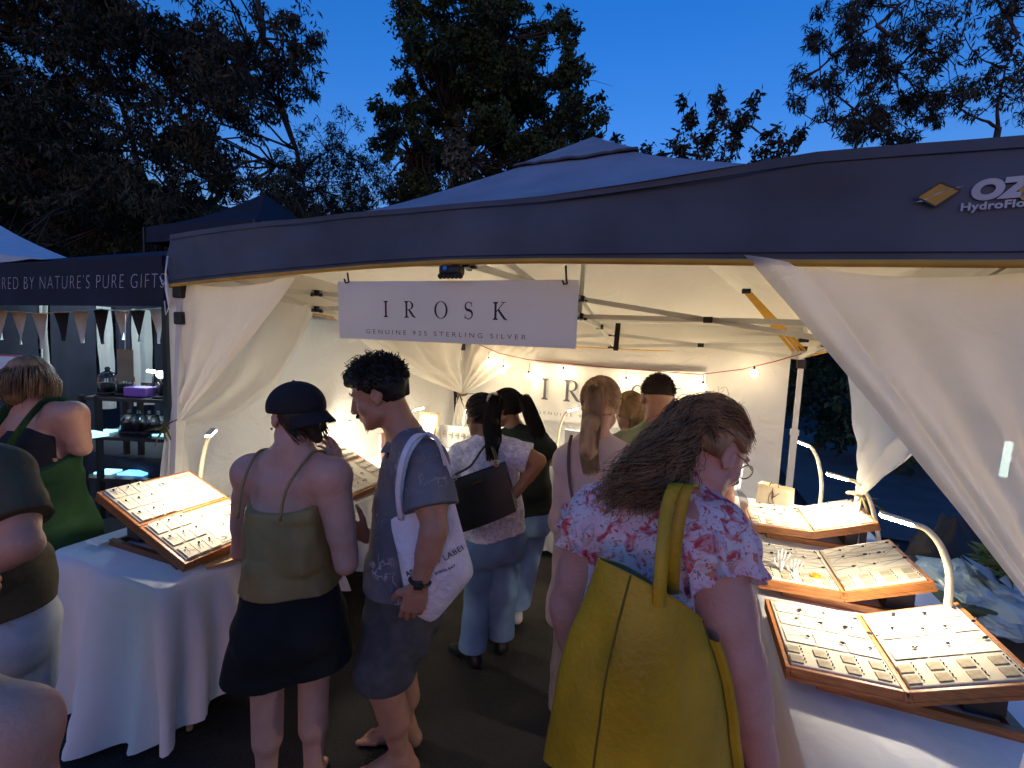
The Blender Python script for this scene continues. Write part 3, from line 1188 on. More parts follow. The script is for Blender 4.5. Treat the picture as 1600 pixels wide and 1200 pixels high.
curtain('white curtain knotted low at the right side behind the display cases',
        [('side_drape', gather(topRB, tieRB, (1, 0, 0), 3.0, 0.05, 0.16, 0.4, spread_dir=(0, 1, 0), spread=0.06, roll=0.04, sag_dir=(0.25, 0.1, -0.9))),
         ('hanging_tail', tail(tieRB, 0.35, 0.03, 0.10, (1, 0, 0), 2.5, 0.8, (0, 1, 0)))], tieRB)

# ================================================================== SIGNS
sg = thing('hanging_sign', 'white IROSK sign board hanging from hooks under the front valance', 'sign', PY(716, 530, 1.52))
TL, TR, BL_, BR_ = PY(528, 440, 1.52), PY(905, 437, 1.52), PY(531, 528, 1.54), PY(900, 545, 1.54)
exs = nrm(TR - TL)
eys = nrm((TL + TR) / 2 - (BL_ + BR_) / 2)
ns = np.cross(exs, eys)
W, Hh = np.linalg.norm(TR - TL), np.linalg.norm((TL + TR) / 2 - (BL_ + BR_) / 2)
Rs = np.column_stack([exs, eys, ns])
mb = MB()
cs = (TL + TR + BL_ + BR_) / 4
mb.box(cs, (W, Hh, 0.006), Rs)
mb.build('board', M_sign, sg)
o0 = cs + ns * 0.0045
irosk(o0 - exs * (W * 0.5 - 0.2225) - eys * 0.024, exs, eys, 0.063, [0, 0.0948, 0.2279, 0.3519, 0.4666], M_ink, sg)
mb = MB()
v, f = text_mesh('GENUINE 925 STERLING SILVER', 0.0245, -0.0002, 1.62)
wdt = v[:, 0].max()
v[:, 0] *= (W * 0.685) / wdt
place_text(v, f, o0 - exs * (W * 0.5 - 0.136) - eys * 0.090, exs, eys, mb, 0.0005)
mb.build('lettering', M_ink, sg)
for (x, y, yt) in ((543, 441, 426), (884, 443, 415)):
    mb = MB()
    mb.tube([PY(x, yt, 1.51), PY(x + 1, y - 6, 1.51), PY(x + 2, y, 1.51), PY(x - 3, y + 1, 1.51), PY(x - 5, y - 5, 1.51)], 0.0035, 6)
    mb.build('hook', M_black, sg, True)

bn = thing('rear_banner', 'white IROSK banner hanging on the back wall', 'banner', (-0.65, 4.37, 1.05))
P = np.zeros((40, 10, 3))
for i, s in enumerate(np.linspace(0, 1, 40)):
    for j, t in enumerate(np.linspace(0, 1, 10)):
        P[i, j] = A(lerp(-1.44, 0.16, s), 4.365 + 0.012 * math.sin(s * 9) * t, lerp(1.63 - 0.02 * math.sin(PI * s), 1.06, t))
mb = MB()
mb.grid(P)
mb.build('cloth', cloth('banner_cloth', (0.78, 0.76, 0.72), trans=0.0, bump=0.15), bn, True)
irosk(A(-1.33, 4.348, 1.265), A(1, 0, 0), A(0, 0, 1), 0.21, [0, 0.225, 0.545, 0.855, 1.12], M_inkgrey, bn)
mb = MB()
v, f = text_mesh('GENUINE 925 STERLING SILVER', 0.042, -0.0004, 1.7)
v[:, 0] *= 1.30 / v[:, 0].max()
place_text(v, f, A(-1.36, 4.345, 1.12), A(1, 0, 0), A(0, 0, 1), mb)
mb.build('lettering', M_inkgrey, bn)

# ================================================================== FAIRY LIGHTS
fl = thing('string_lights', 'red corded string of warm globe bulbs along the back wall', 'string lights', (-0.5, 4.28, 1.5))
cp = [PY(x, y, 4.25) for x, y in ((748, 538), (780, 552), (825, 562), (960, 575), (1095, 585), (1160, 577), (1210, 565), (1252, 553))]
mb = MB()
mb.tube(cp, 0.004, 5)
mb.build('cord', M_red, fl, True)
for i, (x, y, up_) in enumerate(((763, 566, 20), (786, 579, 24), (826, 588, 24), (880, 582, 12), (978, 598, 22), (1098, 605, 20), (1178, 583, 12), (1040, 600, 18))):
    c = PY(x, y, 4.22)
    mb = MB()
    mb.lathe(c, [(0.003, -0.033), (0.018, -0.027), (0.028, -0.010), (0.029, 0.005), (0.020, 0.020), (0.009, 0.027), (0.006, 0.03)], 12)
    bu = mb.build('bulb', M_bulb, fl, True)
    mb = MB()
    mb.tube([c + A(0, 0, 0.028), c + A(0, 0, 0.052)], 0.009, 8)
    mb.tube([c + A(0, 0, 0.05), c + A(0, 0.01, up_ * 0.0052)], 0.0025, 5)
    mb.build('socket', M_black, bu, True)
# ================================================================== TABLES


def drape(x0, x1, y0, y1, z, drop, seed, nper=220, nz=22, flare=0.05, amp=0.055, rc=0.05):
    """cloth over a table: flat top, rounded corners, folds hanging all round; drop(s, side) gives the hem height"""
    per = []
    hx, hy = x1 - x0, y1 - y0
    corners = [((x0 + rc, y0 + rc), PI, 1.5 * PI), ((x1 - rc, y0 + rc), 1.5 * PI, 2 * PI), ((x1 - rc, y1 - rc), 0, 0.5 * PI), ((x0 + rc, y1 - rc), 0.5 * PI, PI)]
    pts = []
    for ci, (c, a0, a1) in enumerate(corners):
        for a in np.linspace(a0, a1, 8):
            pts.append((c[0] + rc * math.cos(a), c[1] + rc * math.sin(a), math.cos(a), math.sin(a), 1.0))
        nx_ = corners[(ci + 1) % 4]
        e0 = (c[0] + rc * math.cos(a1), c[1] + rc * math.sin(a1))
        e1 = (nx_[0][0] + rc * math.cos(nx_[1]), nx_[0][1] + rc * math.sin(nx_[1]))
        L = math.hypot(e1[0] - e0[0], e1[1] - e0[1])
        k = max(4, int(L / 0.018))
        for q in range(1, k):
            t = q / k
            cd = max(0, 1 - min(t, 1 - t) * L / 0.16)
            pts.append((lerp(e0[0], e1[0], t), lerp(e0[1], e1[1], t), math.cos(a1), math.sin(a1), cd))
    pts = np.array(pts)
    n = len(pts)
    V, F = [], []
    arc = 0
    for i in range(n):
        x, y, nx_, ny_, cd = pts[i]
        if i:
            arc += math.hypot(x - pts[i - 1][0], y - pts[i - 1][1])
        zb = drop(x, y)
        for j in range(nz + 1):
            t = j / nz
            zz = z - 0.012 * (1 - math.exp(-t * 40)) - (z - 0.012 - zb) * t
            f = (1 - 2 * abs(math.sin(arc * 8.5 + seed + 1.3 * math.sin(arc * 4) + 0.35 * math.sin(t * 3 + arc)))) * 0.8 + 0.5 * float(vnoise(np.array(arc * 9.2), np.array(t * 1.2), np.array(seed))) + 0.25 * math.sin(arc * 43 + 2 * math.sin(arc * 7))
            o = 0.012 * min(1, t * 12) + flare * t + amp * f * t ** 0.7 * (1 + 0.6 * cd) + 0.05 * cd * t
            V.append((x + nx_ * o, y + ny_ * o, zz))
    for i in range(n):
        k = (i + 1) % n
        for j in range(nz):
            F.append((i * (nz + 1) + j, i * (nz + 1) + j + 1, k * (nz + 1) + j + 1, k * (nz + 1) + j))
    F.append(tuple(i * (nz + 1) for i in range(n)))
    return V, F


def table(label_t, label_c, x0, x1, y0, y1, z, drop, seed, legs=True):
    t = thing('folding_table', label_t, 'table', ((x0 + x1) / 2, (y0 + y1) / 2, 0))
    mb = MB()
    mb.box(((x0 + x1) / 2, (y0 + y1) / 2, z - 0.025), (x1 - x0 - 0.03, y1 - y0 - 0.03, 0.03), bev=0.006)
    mb.build('tabletop', M_white, t)
    for lx in (x0 + 0.08, x1 - 0.08):
        for ly in (y0 + 0.15, y1 - 0.15):
            mb = MB()
            mb.tube([(lx, ly, 0), (lx, ly, z - 0.04)], 0.014, 8)
            mb.build('leg', M_frame, t, True)
    V, F = drape(x0, x1, y0, y1, z, drop, seed, flare=0.085 if x0 < -2 else 0.05, amp=0.115 if x0 < -2 else 0.06)
    mb = MB()
    mb.add(V, F)
    o = single(mb, 'tablecloth', M_tablecloth, label_c, 'tablecloth', smooth=True)
    return o


TZ = 0.75
LX0, LX1, LY0, LY1 = -2.68, -1.90, 1.17, 3.70
RX0, RX1, RY0, RY1 = 0.36, 1.12, 0.72, 3.72


def drop_left(x, y):
    if x > LX1 - 0.08:
        t = min(1, max(0, (y - LY0) / 0.45))
        return lerp(0.03, 0.34, t)
    return 0.03


table('trestle table under the left white cloth', 'white cloth on the left table with long folds at its front end', LX0, LX1, LY0, LY1, TZ, drop_left, 1.3)
table('trestle table under the back white cloth', 'white cloth on the back table in front of the rear banner', -1.84, 0.30, 3.74, 4.26, TZ, lambda x, y: 0.03, 4.1)
table('trestle table under the right white cloth', 'white cloth on the right table under three open display cases', RX0, RX1, RY0, RY1, TZ, lambda x, y: 0.06, 7.7)

# ================================================================== JEWELLERY DISPLAY CASES
rj = np.random.default_rng(44)
CARD_ME, FOAM_ME = {}, {}


def boxmesh(d, bev=0.0):
    bm = bmesh.new()
    bmesh.ops.create_cube(bm, size=1)
    for v in bm.verts:
        v.co = Vector((v.co.x * d[0], v.co.y * d[1], v.co.z * d[2]))
    if bev:
        bmesh.ops.bevel(bm, geom=bm.edges[:], offset=bev, segments=1, affect='EDGES')
    me = bpy.data.meshes.new('piece')
    bm.to_mesh(me)
    bm.free()
    return me


def shared(name, me, loc, R3, parent, m):
    if not me.materials:
        me.materials.append(m)
    o = bpy.data.objects.new(name, me)
    COL.objects.link(o)
    o.parent = parent
    M = Matrix([[*R3[0], loc[0]], [*R3[1], loc[1]], [*R3[2], loc[2]], [0, 0, 0, 1]])
    o.matrix_local = M
    return o


def necklace_mesh(L, W, big, seed):
    r = np.random.default_rng(seed)
    mb = MB()
    pts = [(-W, L * 0.55, 0.001), (-W * 0.45, L * 0.1, 0.0015), (0, -L * 0.42, 0.002), (W * 0.5, L * 0.1, 0.0015), (W, L * 0.55, 0.001)]
    mb.tube(pts, 0.00075, 4, mi=0)
    mb.ball((0, -L * 0.45, 0.004), (big, big * 1.25, 0.004), 8, 5, mi=1)
    for _ in range(2):
        mb.ball((r.normal() * big, -L * 0.45 + r.normal() * big, 0.004), big * 0.5, 6, 4, mi=0)
    me = bpy.data.meshes.new('piece')
    me.from_pydata(mb.v, [], mb.f)
    me.materials.append(M_chain)
    me.materials.append(M_gem)
    me.polygons.foreach_set('material_index', mb.m)
    return me


def ring_mesh(r_):
    mb = MB()
    mb.tube([(r_ * math.cos(a), r_ * math.sin(a), 0.003) for a in np.linspace(0, 2 * PI, 13)], 0.0016, 5, False)
    mb.ball((0, r_, 0.005), r_ * 0.35, 6, 4)
    me = bpy.data.meshes.new('piece')
    me.from_pydata(mb.v, [], mb.f)
    me.materials.append(M_silver)
    return me


def stud_mesh():
    mb = MB()
    mb.ball((0, 0, 0.003), 0.0024, 6, 4)
    mb.ball((0.013, 0.001, 0.003), 0.0024, 6, 4)
    me = bpy.data.meshes.new('piece')
    me.from_pydata(mb.v, [], mb.f)
    me.materials.append(M_gem)
    return me


NECK = [necklace_mesh(0.075, 0.022, 0.006, 1), necklace_mesh(0.09, 0.016, 0.0075, 2), necklace_mesh(0.06, 0.026, 0.005, 3)]
NECKS = [necklace_mesh(0.040, 0.010, 0.0042, 5), necklace_mesh(0.038, 0.008, 0.0050, 6), necklace_mesh(0.034, 0.012, 0.0036, 7)]
RINGM = ring_mesh(0.011)
STUD = stud_mesh()


def leaf(root, origin, ang, w, l, style, seed):
    """one leaf of an open case. Local frame: a runs across (from the customer outwards, tilted by ang), b along the table"""
    ca, sa = math.cos(ang), math.sin(ang)
    a, b, n_ = A(ca, 0, sa), A(0, 1, 0), A(-sa, 0, ca)
    R = np.column_stack([a, b, n_])
    P = lambda u, v, h: A(*origin) + a * u + b * v + n_ * h
    mb = MB()
    mb.box(P(w / 2, l / 2, 0.006), (w, l, 0.012), R)
    tw = 0.013
    mb.box(P(tw / 2, l / 2, 0.027), (tw, l, 0.030), R, bev=0.002)
    mb.box(P(w - tw / 2, l / 2, 0.027), (tw, l, 0.030), R, bev=0.002)
    mb.box(P(w / 2, tw / 2, 0.0268), (w - 2 * tw, tw, 0.0294), R, bev=0.002)
    mb.box(P(w / 2, l - tw / 2, 0.0268), (w - 2 * tw, tw, 0.0294), R, bev=0.002)
    tr = mb.build('tray', M_wood, root, world=False)
    mb = MB()
    pw, pl = w - 2 * tw - 0.006, l - 2 * tw - 0.006
    mb.box(P(w / 2, l / 2, 0.030), (pw, pl, 0.034), R, bev=0.004)
    pad = mb.build('pad', M_pad, root, world=False)
    top = 0.047
    r = np.random.default_rng(seed)

    def put(name, me, u, v, h, m, rot=0.0, tilt=0.0):
        c, s = math.cos(rot), math.sin(rot)
        R2 = R @ A(c, -s, 0, s, c, 0, 0, 0, 1).reshape(3, 3)
        if tilt:
            R2 = R2 @ A(1, 0, 0, 0, math.cos(tilt), -math.sin(tilt), 0, math.sin(tilt), math.cos(tilt)).reshape(3, 3)
        return shared(name, me, P(u, v, h), R2, pad, m)
    # rows run along b (the long side); the near end (small v) holds the foam squares with studs
    # cards lie with their writing facing the customer
    if style == 'right':
        k = 4
        for i in range(k):                            # two rows of foam squares at the near end
            u = tw + 0.032 + i * (pw - 0.05) / (k - 1) * 0.98
            for row in range(2):
                v = tw + 0.030 + row * 0.052
                me = CARD_ME.setdefault('foam', boxmesh((0.034, 0.036, 0.004)))
                put('foam_square', me, u - 0.008, v + r.normal() * 0.001, top + 0.002, M_foam)
                for q in range(2):
                    put('stud_earrings', STUD, u + 0.017, v - 0.008 + q * 0.018, top, M_gem, PI / 2)
        u0 = tw + 0.012
        rows = [(0.135, 0.10, 3), (0.245, 0.075, 4), (0.33, 0.07, 3)]
        for (v0, dv, kk) in rows:
            dw = (pw - 0.012) / kk
            for i in range(kk):
                me = CARD_ME.setdefault((round(dw, 3), dv), boxmesh((dw - 0.004, dv - 0.005, 0.0012)))
                put('card', me, u0 + dw * (i + 0.5), v0 + dv / 2, top + 0.0016 + 0.0015 * r.random(), M_card, r.normal() * 0.012, -0.010 - 0.012 * r.random())
                put('necklace', NECK[int(r.integers(3))], u0 + dw * (i + 0.5) + r.normal() * 0.004, v0 + dv / 2, top + 0.006, M_silver, PI / 2 * (1 if r.random() < .8 else 1.3) + r.normal() * 0.2)
    else:
        # left cases: small folded cards towards the near end, plain middle, foam bars at the far end
        put0 = put
        put = lambda nm, me, u, v, *a: put0(nm, me, u, l - v, *a)
        for i in range(3):
            for jx in range(3):
                u = tw + 0.045 + i * (pw - 0.08) / 2
                v = tw + 0.035 + jx * 0.052
                me = CARD_ME.setdefault('tent', boxmesh((pw / 3 - 0.012, 0.046, 0.002)))
                put('card', me, u, v, top + 0.006, M_card, 0, -0.05)
                put('necklace', NECKS[int(r.integers(3))], u, v, top + 0.0095, M_silver, r.normal() * 0.3 + PI / 2)
        me = CARD_ME.setdefault('wide', boxmesh((pw - 0.03, 0.105, 0.002)))
        put('card', me, tw + pw / 2, 0.24, top + 0.0016, M_card)
        for q in range(3):
            put('ring', RINGM, tw + 0.05 + q * 0.085 + r.normal() * 0.01, 0.24 + r.normal() * 0.03, top + 0.003, M_silver, r.random() * 6)
        me = CARD_ME.setdefault('wide2', boxmesh((pw - 0.02, 0.10, 0.002)))
        put('card', me, tw + pw / 2, 0.355, top + 0.0018, M_card)
        for i in range(4):
            for jx in range(2):
                me = CARD_ME.setdefault('bar', boxmesh((0.014, 0.036, 0.004)))
                u, v = tw + 0.045 + i * (pw - 0.08) / 3, 0.332 + jx * 0.048
                put('foam_bar', me, u, v, top + 0.0045, M_foam)
                put('stud_earrings', STUD, u + 0.016, v - 0.008, top + 0.003, M_gem, PI / 2)
    return P, n_


def case(label, loc, rz, a1, a2, z0, style, seed, length=0.43, w=0.315, flip=False):
    root = thing('display_case', label, 'jewellery case', loc, rz, 'open jewellery display cases')
    P1, n1 = leaf(root, (0, 0, z0), a1, w, length, style, seed)
    h = P1(w + 0.004, 0, 0)
    P2, n2 = leaf(root, (h[0], 0, h[2]), a2, w, length, style, seed + 1)
    mb = MB()
    for v in (0.07, length - 0.07):
        mb.tube([(h[0] - 0.002, v - 0.02, h[2] + 0.006), (h[0] - 0.002, v + 0.02, h[2] + 0.006)], 0.005, 6)
    mb.build('hinge', M_gold, root, True, world=False)
    # wooden easel underneath
    mb = MB()
    e = P2(w * 0.8, 0, 0)
    for v in (0.06, length - 0.06):
        mb.bar((0.10, v, 0.012), (e[0] + 0.06, v, 0.012), 0.03, 0.022, (0, 1, 0))
        mb.bar((0.07, v + 0.026, 0.014), (e[0] - 0.0, v + 0.026, e[2] - 0.006), 0.022, 0.026, (0, 1, 0))
    mb.box((e[0] + 0.045, length / 2, 0.012), (0.03, length - 0.15, 0.022))
    mb.build('easel', M_wood if style == 'right' else M_wooddark, root, world=False)
    mb = MB()
    zc = e[2] - 0.012
    mb.box((e[0] - 0.01, length * 0.5, zc / 2 + 0.002), (0.10, 0.20, max(0.02, zc - 0.01)), bev=0.003)
    mb.build('support_block', mat('dark_block', (0.05, 0.042, 0.038), rough=0.6), root, world=False)
    return root


case('open wooden case of necklaces and studs nearest on the right table', (0.36, 1.60, TZ + 0.002), 0, math.radians(2.5), math.radians(23), 0.035, 'right', 100)
case('open wooden case in the middle of the right table behind the orange flower', (0.36, 2.20, TZ + 0.002), 0, math.radians(2.5), math.radians(22), 0.035, 'right', 110)
case('open wooden case farthest along the right table beside the paper bag', (0.40, 2.90, TZ + 0.002), 0, math.radians(2), math.radians(20), 0.04, 'right', 120)
# on the left table the cases face the other way: turned half round, near end towards the lane
lc1 = case('sloping wooden case of small cards at the front of the left table', (-1.93, 1.70, TZ + 0.002), PI, math.radians(20), math.radians(20), 0.02, 'left', 130)
lc2 = case('brightly lit wooden case at the middle of the left table', (-1.90, 2.72, TZ + 0.002), PI, math.radians(21), math.radians(23), 0.02, 'left', 140)

# ================================================================== DESK LAMPS


def desk_lamp(label, path, head, base, radius=0.0125, power=5.0, led=None):
    """path: from the base up the neck; head: two points of the light bar"""
    root = thing('desk_lamp', label, 'lamp', base, 0, 'gooseneck lamps lighting the jewellery')
    mb = MB()
    mb.lathe(base, [(0.055, 0.0), (0.058, 0.004), (0.055, 0.016), (0.02, 0.022)], 20)
    mb.build('base', M_lampwhite, root, True)
    # smooth the neck
    pts = [A(*base) + A(0, 0, 0.02)] + [A(*p) for p in path] + [A(*head[1])]
    sm = []
    for i in range(len(pts) - 1):
        p0, p1, p2, p3 = pts[max(0, i - 1)], pts[i], pts[i + 1], pts[min(len(pts) - 1, i + 2)]
        for t in np.linspace(0, 1, 7)[:-1]:
            sm.append(0.5 * ((2 * p1) + (-p0 + p2) * t + (2 * p0 - 5 * p1 + 4 * p2 - p3) * t * t + (-p0 + 3 * p1 - 3 * p2 + p3) * t ** 3))
    sm.append(pts[-1])
    mb = MB()
    mb.tube(sm, [lerp(radius, radius * 0.8, i / (len(sm) - 1)) for i in range(len(sm))], 10)
    mb.build('neck', M_lampwhite, root, True)
    h0, h1 = A(*head[0]), A(*head[1])
    d = nrm(h0 - h1)
    s_ = nrm(np.cross(A(0, 0, 1), d))
    u_ = np.cross(d, s_)
    L = np.linalg.norm(h0 - h1)
    Rm = np.column_stack([d, s_, u_])
    mb = MB()
    mb.box((h0 + h1) / 2 + u_ * 0.007, (L, 0.028, 0.010), Rm, bev=0.004)
    hd_ = mb.build('lamp_head', M_lampwhite, root, True)
    mb = MB()
    mb.box((h0 + h1) / 2 - u_ * 0.003, (L * 0.94, 0.024, 0.010), Rm, bev=0.003)
    mb.build('led_strip', led or M_led, hd_)
    ld = bpy.data.lights.new('lamp_light', 'AREA')
    ld.shape = 'RECTANGLE'
    ld.size = L
    ld.size_y = 0.03
    ld.energy = power * KL
    ld.color = (1.0, 0.865, 0.66)
    ld.spread = 2.3
    lo = bpy.data.objects.new('lamp_light', ld)
    COL.objects.link(lo)
    lo.parent = root
    c = (h0 + h1) / 2 - u_ * 0.014 - to_root(root)
    z_ = u_
    lo.matrix_local = Matrix([[d[0], s_[0], z_[0], c[0]], [d[1], s_[1], z_[1], c[1]], [d[2], s_[2], z_[2], c[2]], [0, 0, 0, 1]])
    return root


def flat_lamp(label, Y, px_path, px_head, bx, power):
    pth = [PY(x, y, Y) for x, y in px_path]
    hd_ = [PY(x, y, Y) for x, y in px_head]
    return desk_lamp(label, pth, hd_, (bx if bx is not None else pth[0][0], Y, TZ + 0.003), power=power, led=M_led_soft if Y > 3.6 and label.find('right') < 0 else None)


LP = 2.45
flat_lamp('gooseneck lamp standing behind the nearest right display case', 2.00, [(1484, 915), (1474, 862), (1450, 829)], [(1374, 803), (1425, 819)], None, 3.2 * LP)
flat_lamp('gooseneck lamp standing behind the middle right display case', 3.02, [(1374, 850), (1362, 790), (1343, 757)], [(1291, 740), (1324, 749)], None, 3.2 * LP)
flat_lamp('gooseneck lamp standing behind the farthest right display case', 3.56, [(1284, 760), (1279, 722), (1270, 702)], [(1247, 690), (1264, 697)], None, 3.0 * LP)
s0 = A(-2.52, 1.86, TZ + 0.003)
dl = nrm(A(0.66, -0.72, 0))
hp = PH(325, 681, 2.19)
desk_lamp('gooseneck lamp behind the front left case, its bar seen end-on', [PH(313, 744, 2.50), PH(322, 694, 2.46)], [hp, hp - dl * 0.13 + A(0, 0, 0.004)], PH(311, 757, 2.50) * A(1, 1, 0) + A(0, 0, TZ + 0.003), power=2.0 * LP)
flat_lamp('gooseneck lamp in front of the capped woman at the left table', 2.86, [(500, 720), (500, 680), (512, 663)], [(551, 659), (527, 660)], None, 3.4 * LP)
flat_lamp('gooseneck lamp beside the framed picture at the back left', 3.66, [(632, 690), (633, 655), (640, 645)], [(662, 637), (646, 641)], None, 1.4 * LP)
flat_lamp('thin upright lamp beyond the woman with the scrunchie', 4.02, [(722, 690), (724, 650), (727, 640)], [(748, 636), (730, 637)], None, 1.2 * LP)
flat_lamp('gooseneck lamp standing on the back table before the rear banner', 4.05, [(868, 715), (874, 670), (882, 648)], [(903, 638), (887, 642)], None, 1.5 * LP)

# ================================================================== THINGS ON THE TABLES
# framed picture
c = PZ(665, 700, TZ + 0.02)
fr = thing('picture_frame', 'wooden framed picture standing on the back corner of the left table', 'picture frame', (PY(668, 700, 3.78)[0], 3.78, TZ + 0.005))
pc = PY(669, 667, 3.78)
wv, hv = 0.165, 0.26
Rf = np.column_stack([nrm(A(1, 0.25, 0)), nrm(A(0.02, 0.12, 1)), nrm(np.cross(nrm(A(1, 0.25, 0)), nrm(A(0.02, 0.12, 1))))])
mb = MB()
for sx in (-1, 1):
    mb.box(pc + Rf @ A(sx * wv / 2, 0, 0), (0.02, hv + 0.02, 0.018), Rf)
    mb.box(pc + Rf @ A(0, sx * hv / 2, 0.0005), (wv - 0.02, 0.02, 0.0175), Rf)
mb.build('frame', M_woodpale, fr)
mb = MB()
mb.box(pc + Rf @ A(0, 0, -0.003), (wv - 0.01, hv - 0.01, 0.006), Rf)
mb.build('print', mat('print_art', (0.70, 0.66, 0.58), col2=(0.35, 0.33, 0.36), scale=22, bump=0, contrast=(0.40, 0.48)), fr)
# pink card box
cb = PH(585, 706, 3.72)
mb = MB()
mb.box((-2.30, 3.18, TZ + 0.14), (0.03, 0.17, 0.26), bev=0.003)
single(mb, 'gift_box', mat('pink_card', (0.55, 0.33, 0.25), rough=0.7), 'pinkish card box standing behind the middle left case', 'box')
# white display box with ring stands at the lit back corner
ds = thing('display_box', 'white open display box with rows of earrings at the back left', 'display box', (-1.98, 3.82, TZ + 0.004))
mb = MB()
mb.box((-1.98, 3.9, TZ + 0.12), (0.46, 0.02, 0.23))
mb.box((-2.2, 3.83, TZ + 0.115), (0.018, 0.12, 0.22))
mb.box((-1.76, 3.83, TZ + 0.115), (0.018, 0.12, 0.22))
mb.box((-1.98, 3.83, TZ + 0.012), (0.42, 0.115, 0.016))
mb.build('box', M_white, ds)
for i in range(6):
    mb = MB()
    x = -2.14 + 0.064 * i
    mb.box((x, 3.883, TZ + 0.15), (0.034, 0.008, 0.06))
    cd = mb.build('card', M_card, ds)
    mb = MB()
    mb.ball((x - 0.008, 3.876, TZ + 0.155), 0.006, 6, 4)
    mb.ball((x + 0.008, 3.876, TZ + 0.155), 0.006, 6, 4)
    mb.build('earrings', M_silver, cd, True)
for i, (x, y, h, lb) in enumerate(((-2.06, 3.55, 0.15, 'taller metal necklace stand on the left table beside the framed picture'), (-1.98, 3.45, 0.11, 'short metal necklace stand in front of the white display box'))):
    js = thing('jewellery_stand', lb, 'jewellery stand', (x, y, TZ + 0.003))
    mb = MB()
    mb.box((x, y, TZ + 0.01), (0.09, 0.06, 0.014), bev=0.003)
    mb.build('base', M_woodpale, js)
    mb = MB()
    mb.tube([(x, y, TZ + 0.015), (x, y, TZ + h)], 0.004, 6)
    mb.tube([(x - 0.07, y, TZ + h), (x + 0.07, y, TZ + h)], 0.004, 6)
    for q in (-0.05, -0.02, 0.02, 0.05):
        mb.tube([(x + q, y - 0.003, TZ + h), (x + q + 0.006, y - 0.004, TZ + h - 0.05), (x + q + 0.012, y - 0.003, TZ + h)], 0.0012, 4)
    mb.build('rail', M_black, js)
for i, (x, y, lb) in enumerate(((-1.97, 3.25, 'small wooden ring dish lit at the back of the left table'), (-2.10, 3.02, 'small wooden ring dish behind the middle left case'))):
    mb = MB()
    mb.lathe((x, y, TZ + 0.003), [(0.03, 0), (0.06, 0.02), (0.065, 0.026), (0.058, 0.024), (0.03, 0.008), (0.001, 0.006)], 16)
    single(mb, 'ring_dish', M_woodpale, lb, 'dish', smooth=True)
# white postcard, card box and lit card on the back table
mb = MB()
p = PY(896, 668, 3.98)
mb.box((p[0], 3.98, TZ + 0.16), (0.15, 0.012, 0.30), bev=0.002)
single(mb, 'price_card', M_white, 'tall white card standing under the back table lamp', 'card')
mb = MB()
p = PY(858, 712, 3.86)
mb.box((p[0], 3.86, TZ + 0.05), (0.17, 0.10, 0.09), bev=0.004)
single(mb, 'card_box', mat('kraft_card', (0.36, 0.25, 0.15), rough=0.8), 'small kraft box on the back table beside the dark green shirt', 'box')
# glowing tablet at the far end of the right table
tb = thing('tablet', 'white tablet on its stand at the far end of the right table', 'tablet', PZ(1135, 765, TZ) + A(0, 0, 0.003))
p = PZ(1135, 765, TZ)
mb = MB()
Rt = np.column_stack([nrm(A(1, -0.3, 0)), nrm(A(0.1, 0.35, 1)), nrm(np.cross(nrm(A(1, -0.3, 0)), nrm(A(0.1, 0.35, 1))))])
mb.box(p + A(0, 0, 0.13), (0.20, 0.23, 0.010), Rt, bev=0.003)
mb.build('body', M_white, tb)
mb = MB()
mb.box(p + A(0, 0, 0.13) + Rt[:, 2] * 0.006, (0.18, 0.205, 0.003), Rt)
mb.build('screen', glow('screen_glow', (0.6, 0.9, 1.0), 1.3), tb)
mb = MB()
mb.bar(p + A(0, 0.01, 0.0), p + A(0, 0.06, 0.14), 0.05, 0.008, (1, 0, 0))
mb.build('stand', M_white, tb)
# paper bag with black ribbon
pb = thing('paper_bag', 'cream paper gift bag with black ribbon at the far end of the right table', 'paper bag', (0.70, 3.62, TZ + 0.003))
bx, by, bw, bd_, bh = 0.62, 3.50, 0.20, 0.12, 0.17
c0, c1 = math.cos(-0.5), math.sin(-0.5)
Rb = A(c0, -c1, 0, c1, c0, 0, 0, 0, 1).reshape(3, 3)
mb = MB()
V = [A(bx, by, TZ + 0.004) + Rb @ A(sx * bw / 2, sy * bd_ / 2 * k, z) for z, k in ((0, 1), (bh, 0.72)) for sx, sy in ((-1, -1), (1, -1), (1, 1), (-1, 1))]
mb.add(V, [(0, 3, 2, 1), (0, 1, 5, 4), (1, 2, 6, 5), (2, 3, 7, 6), (3, 0, 4, 7)])
mb.build('bag', mat('cream_paper', (0.68, 0.60, 0.44), rough=0.75), pb)
mb = MB()
cc = A(bx, by, TZ + 0.12) + Rb @ A(0, -bd_ / 2 * 0.80 - 0.002, 0)
ux, uz = Rb[:, 0], A(0, 0.16, 1)
loop = lambda pts: [cc + ux * a + uz * b + A(0, -0.004, 0) for a, b in pts]
mb.tube(loop([(0, 0.03), (-0.02, -0.01), (-0.022, -0.05), (0.0, -0.065), (0.01, -0.05), (0, -0.03)]), 0.0022, 5)
mb.tube(loop([(0, 0.02), (0.012, -0.01), (0.04, 0.02), (0.02, 0.0), (0.0, -0.02)]), 0.0022, 5)
mb.tube(loop([(0, 0.045), (0, 0.0), (-0.002, -0.03)]), 0.0022, 5)
mb.build('ribbon', M_black, pb, True)
mb = MB()
for q in (-0.03, 0.03):
    mb.tube([A(bx, by, TZ + bh) + Rb @ A(q, -0.035, 0.0), A(bx, by, TZ + bh) + Rb @ A(q * 0.7, -0.03, 0.025), A(bx, by, TZ + bh) + Rb @ A(q, 0.035, 0.004)], 0.003, 5)
mb.build('handle', M_black, pb, True)
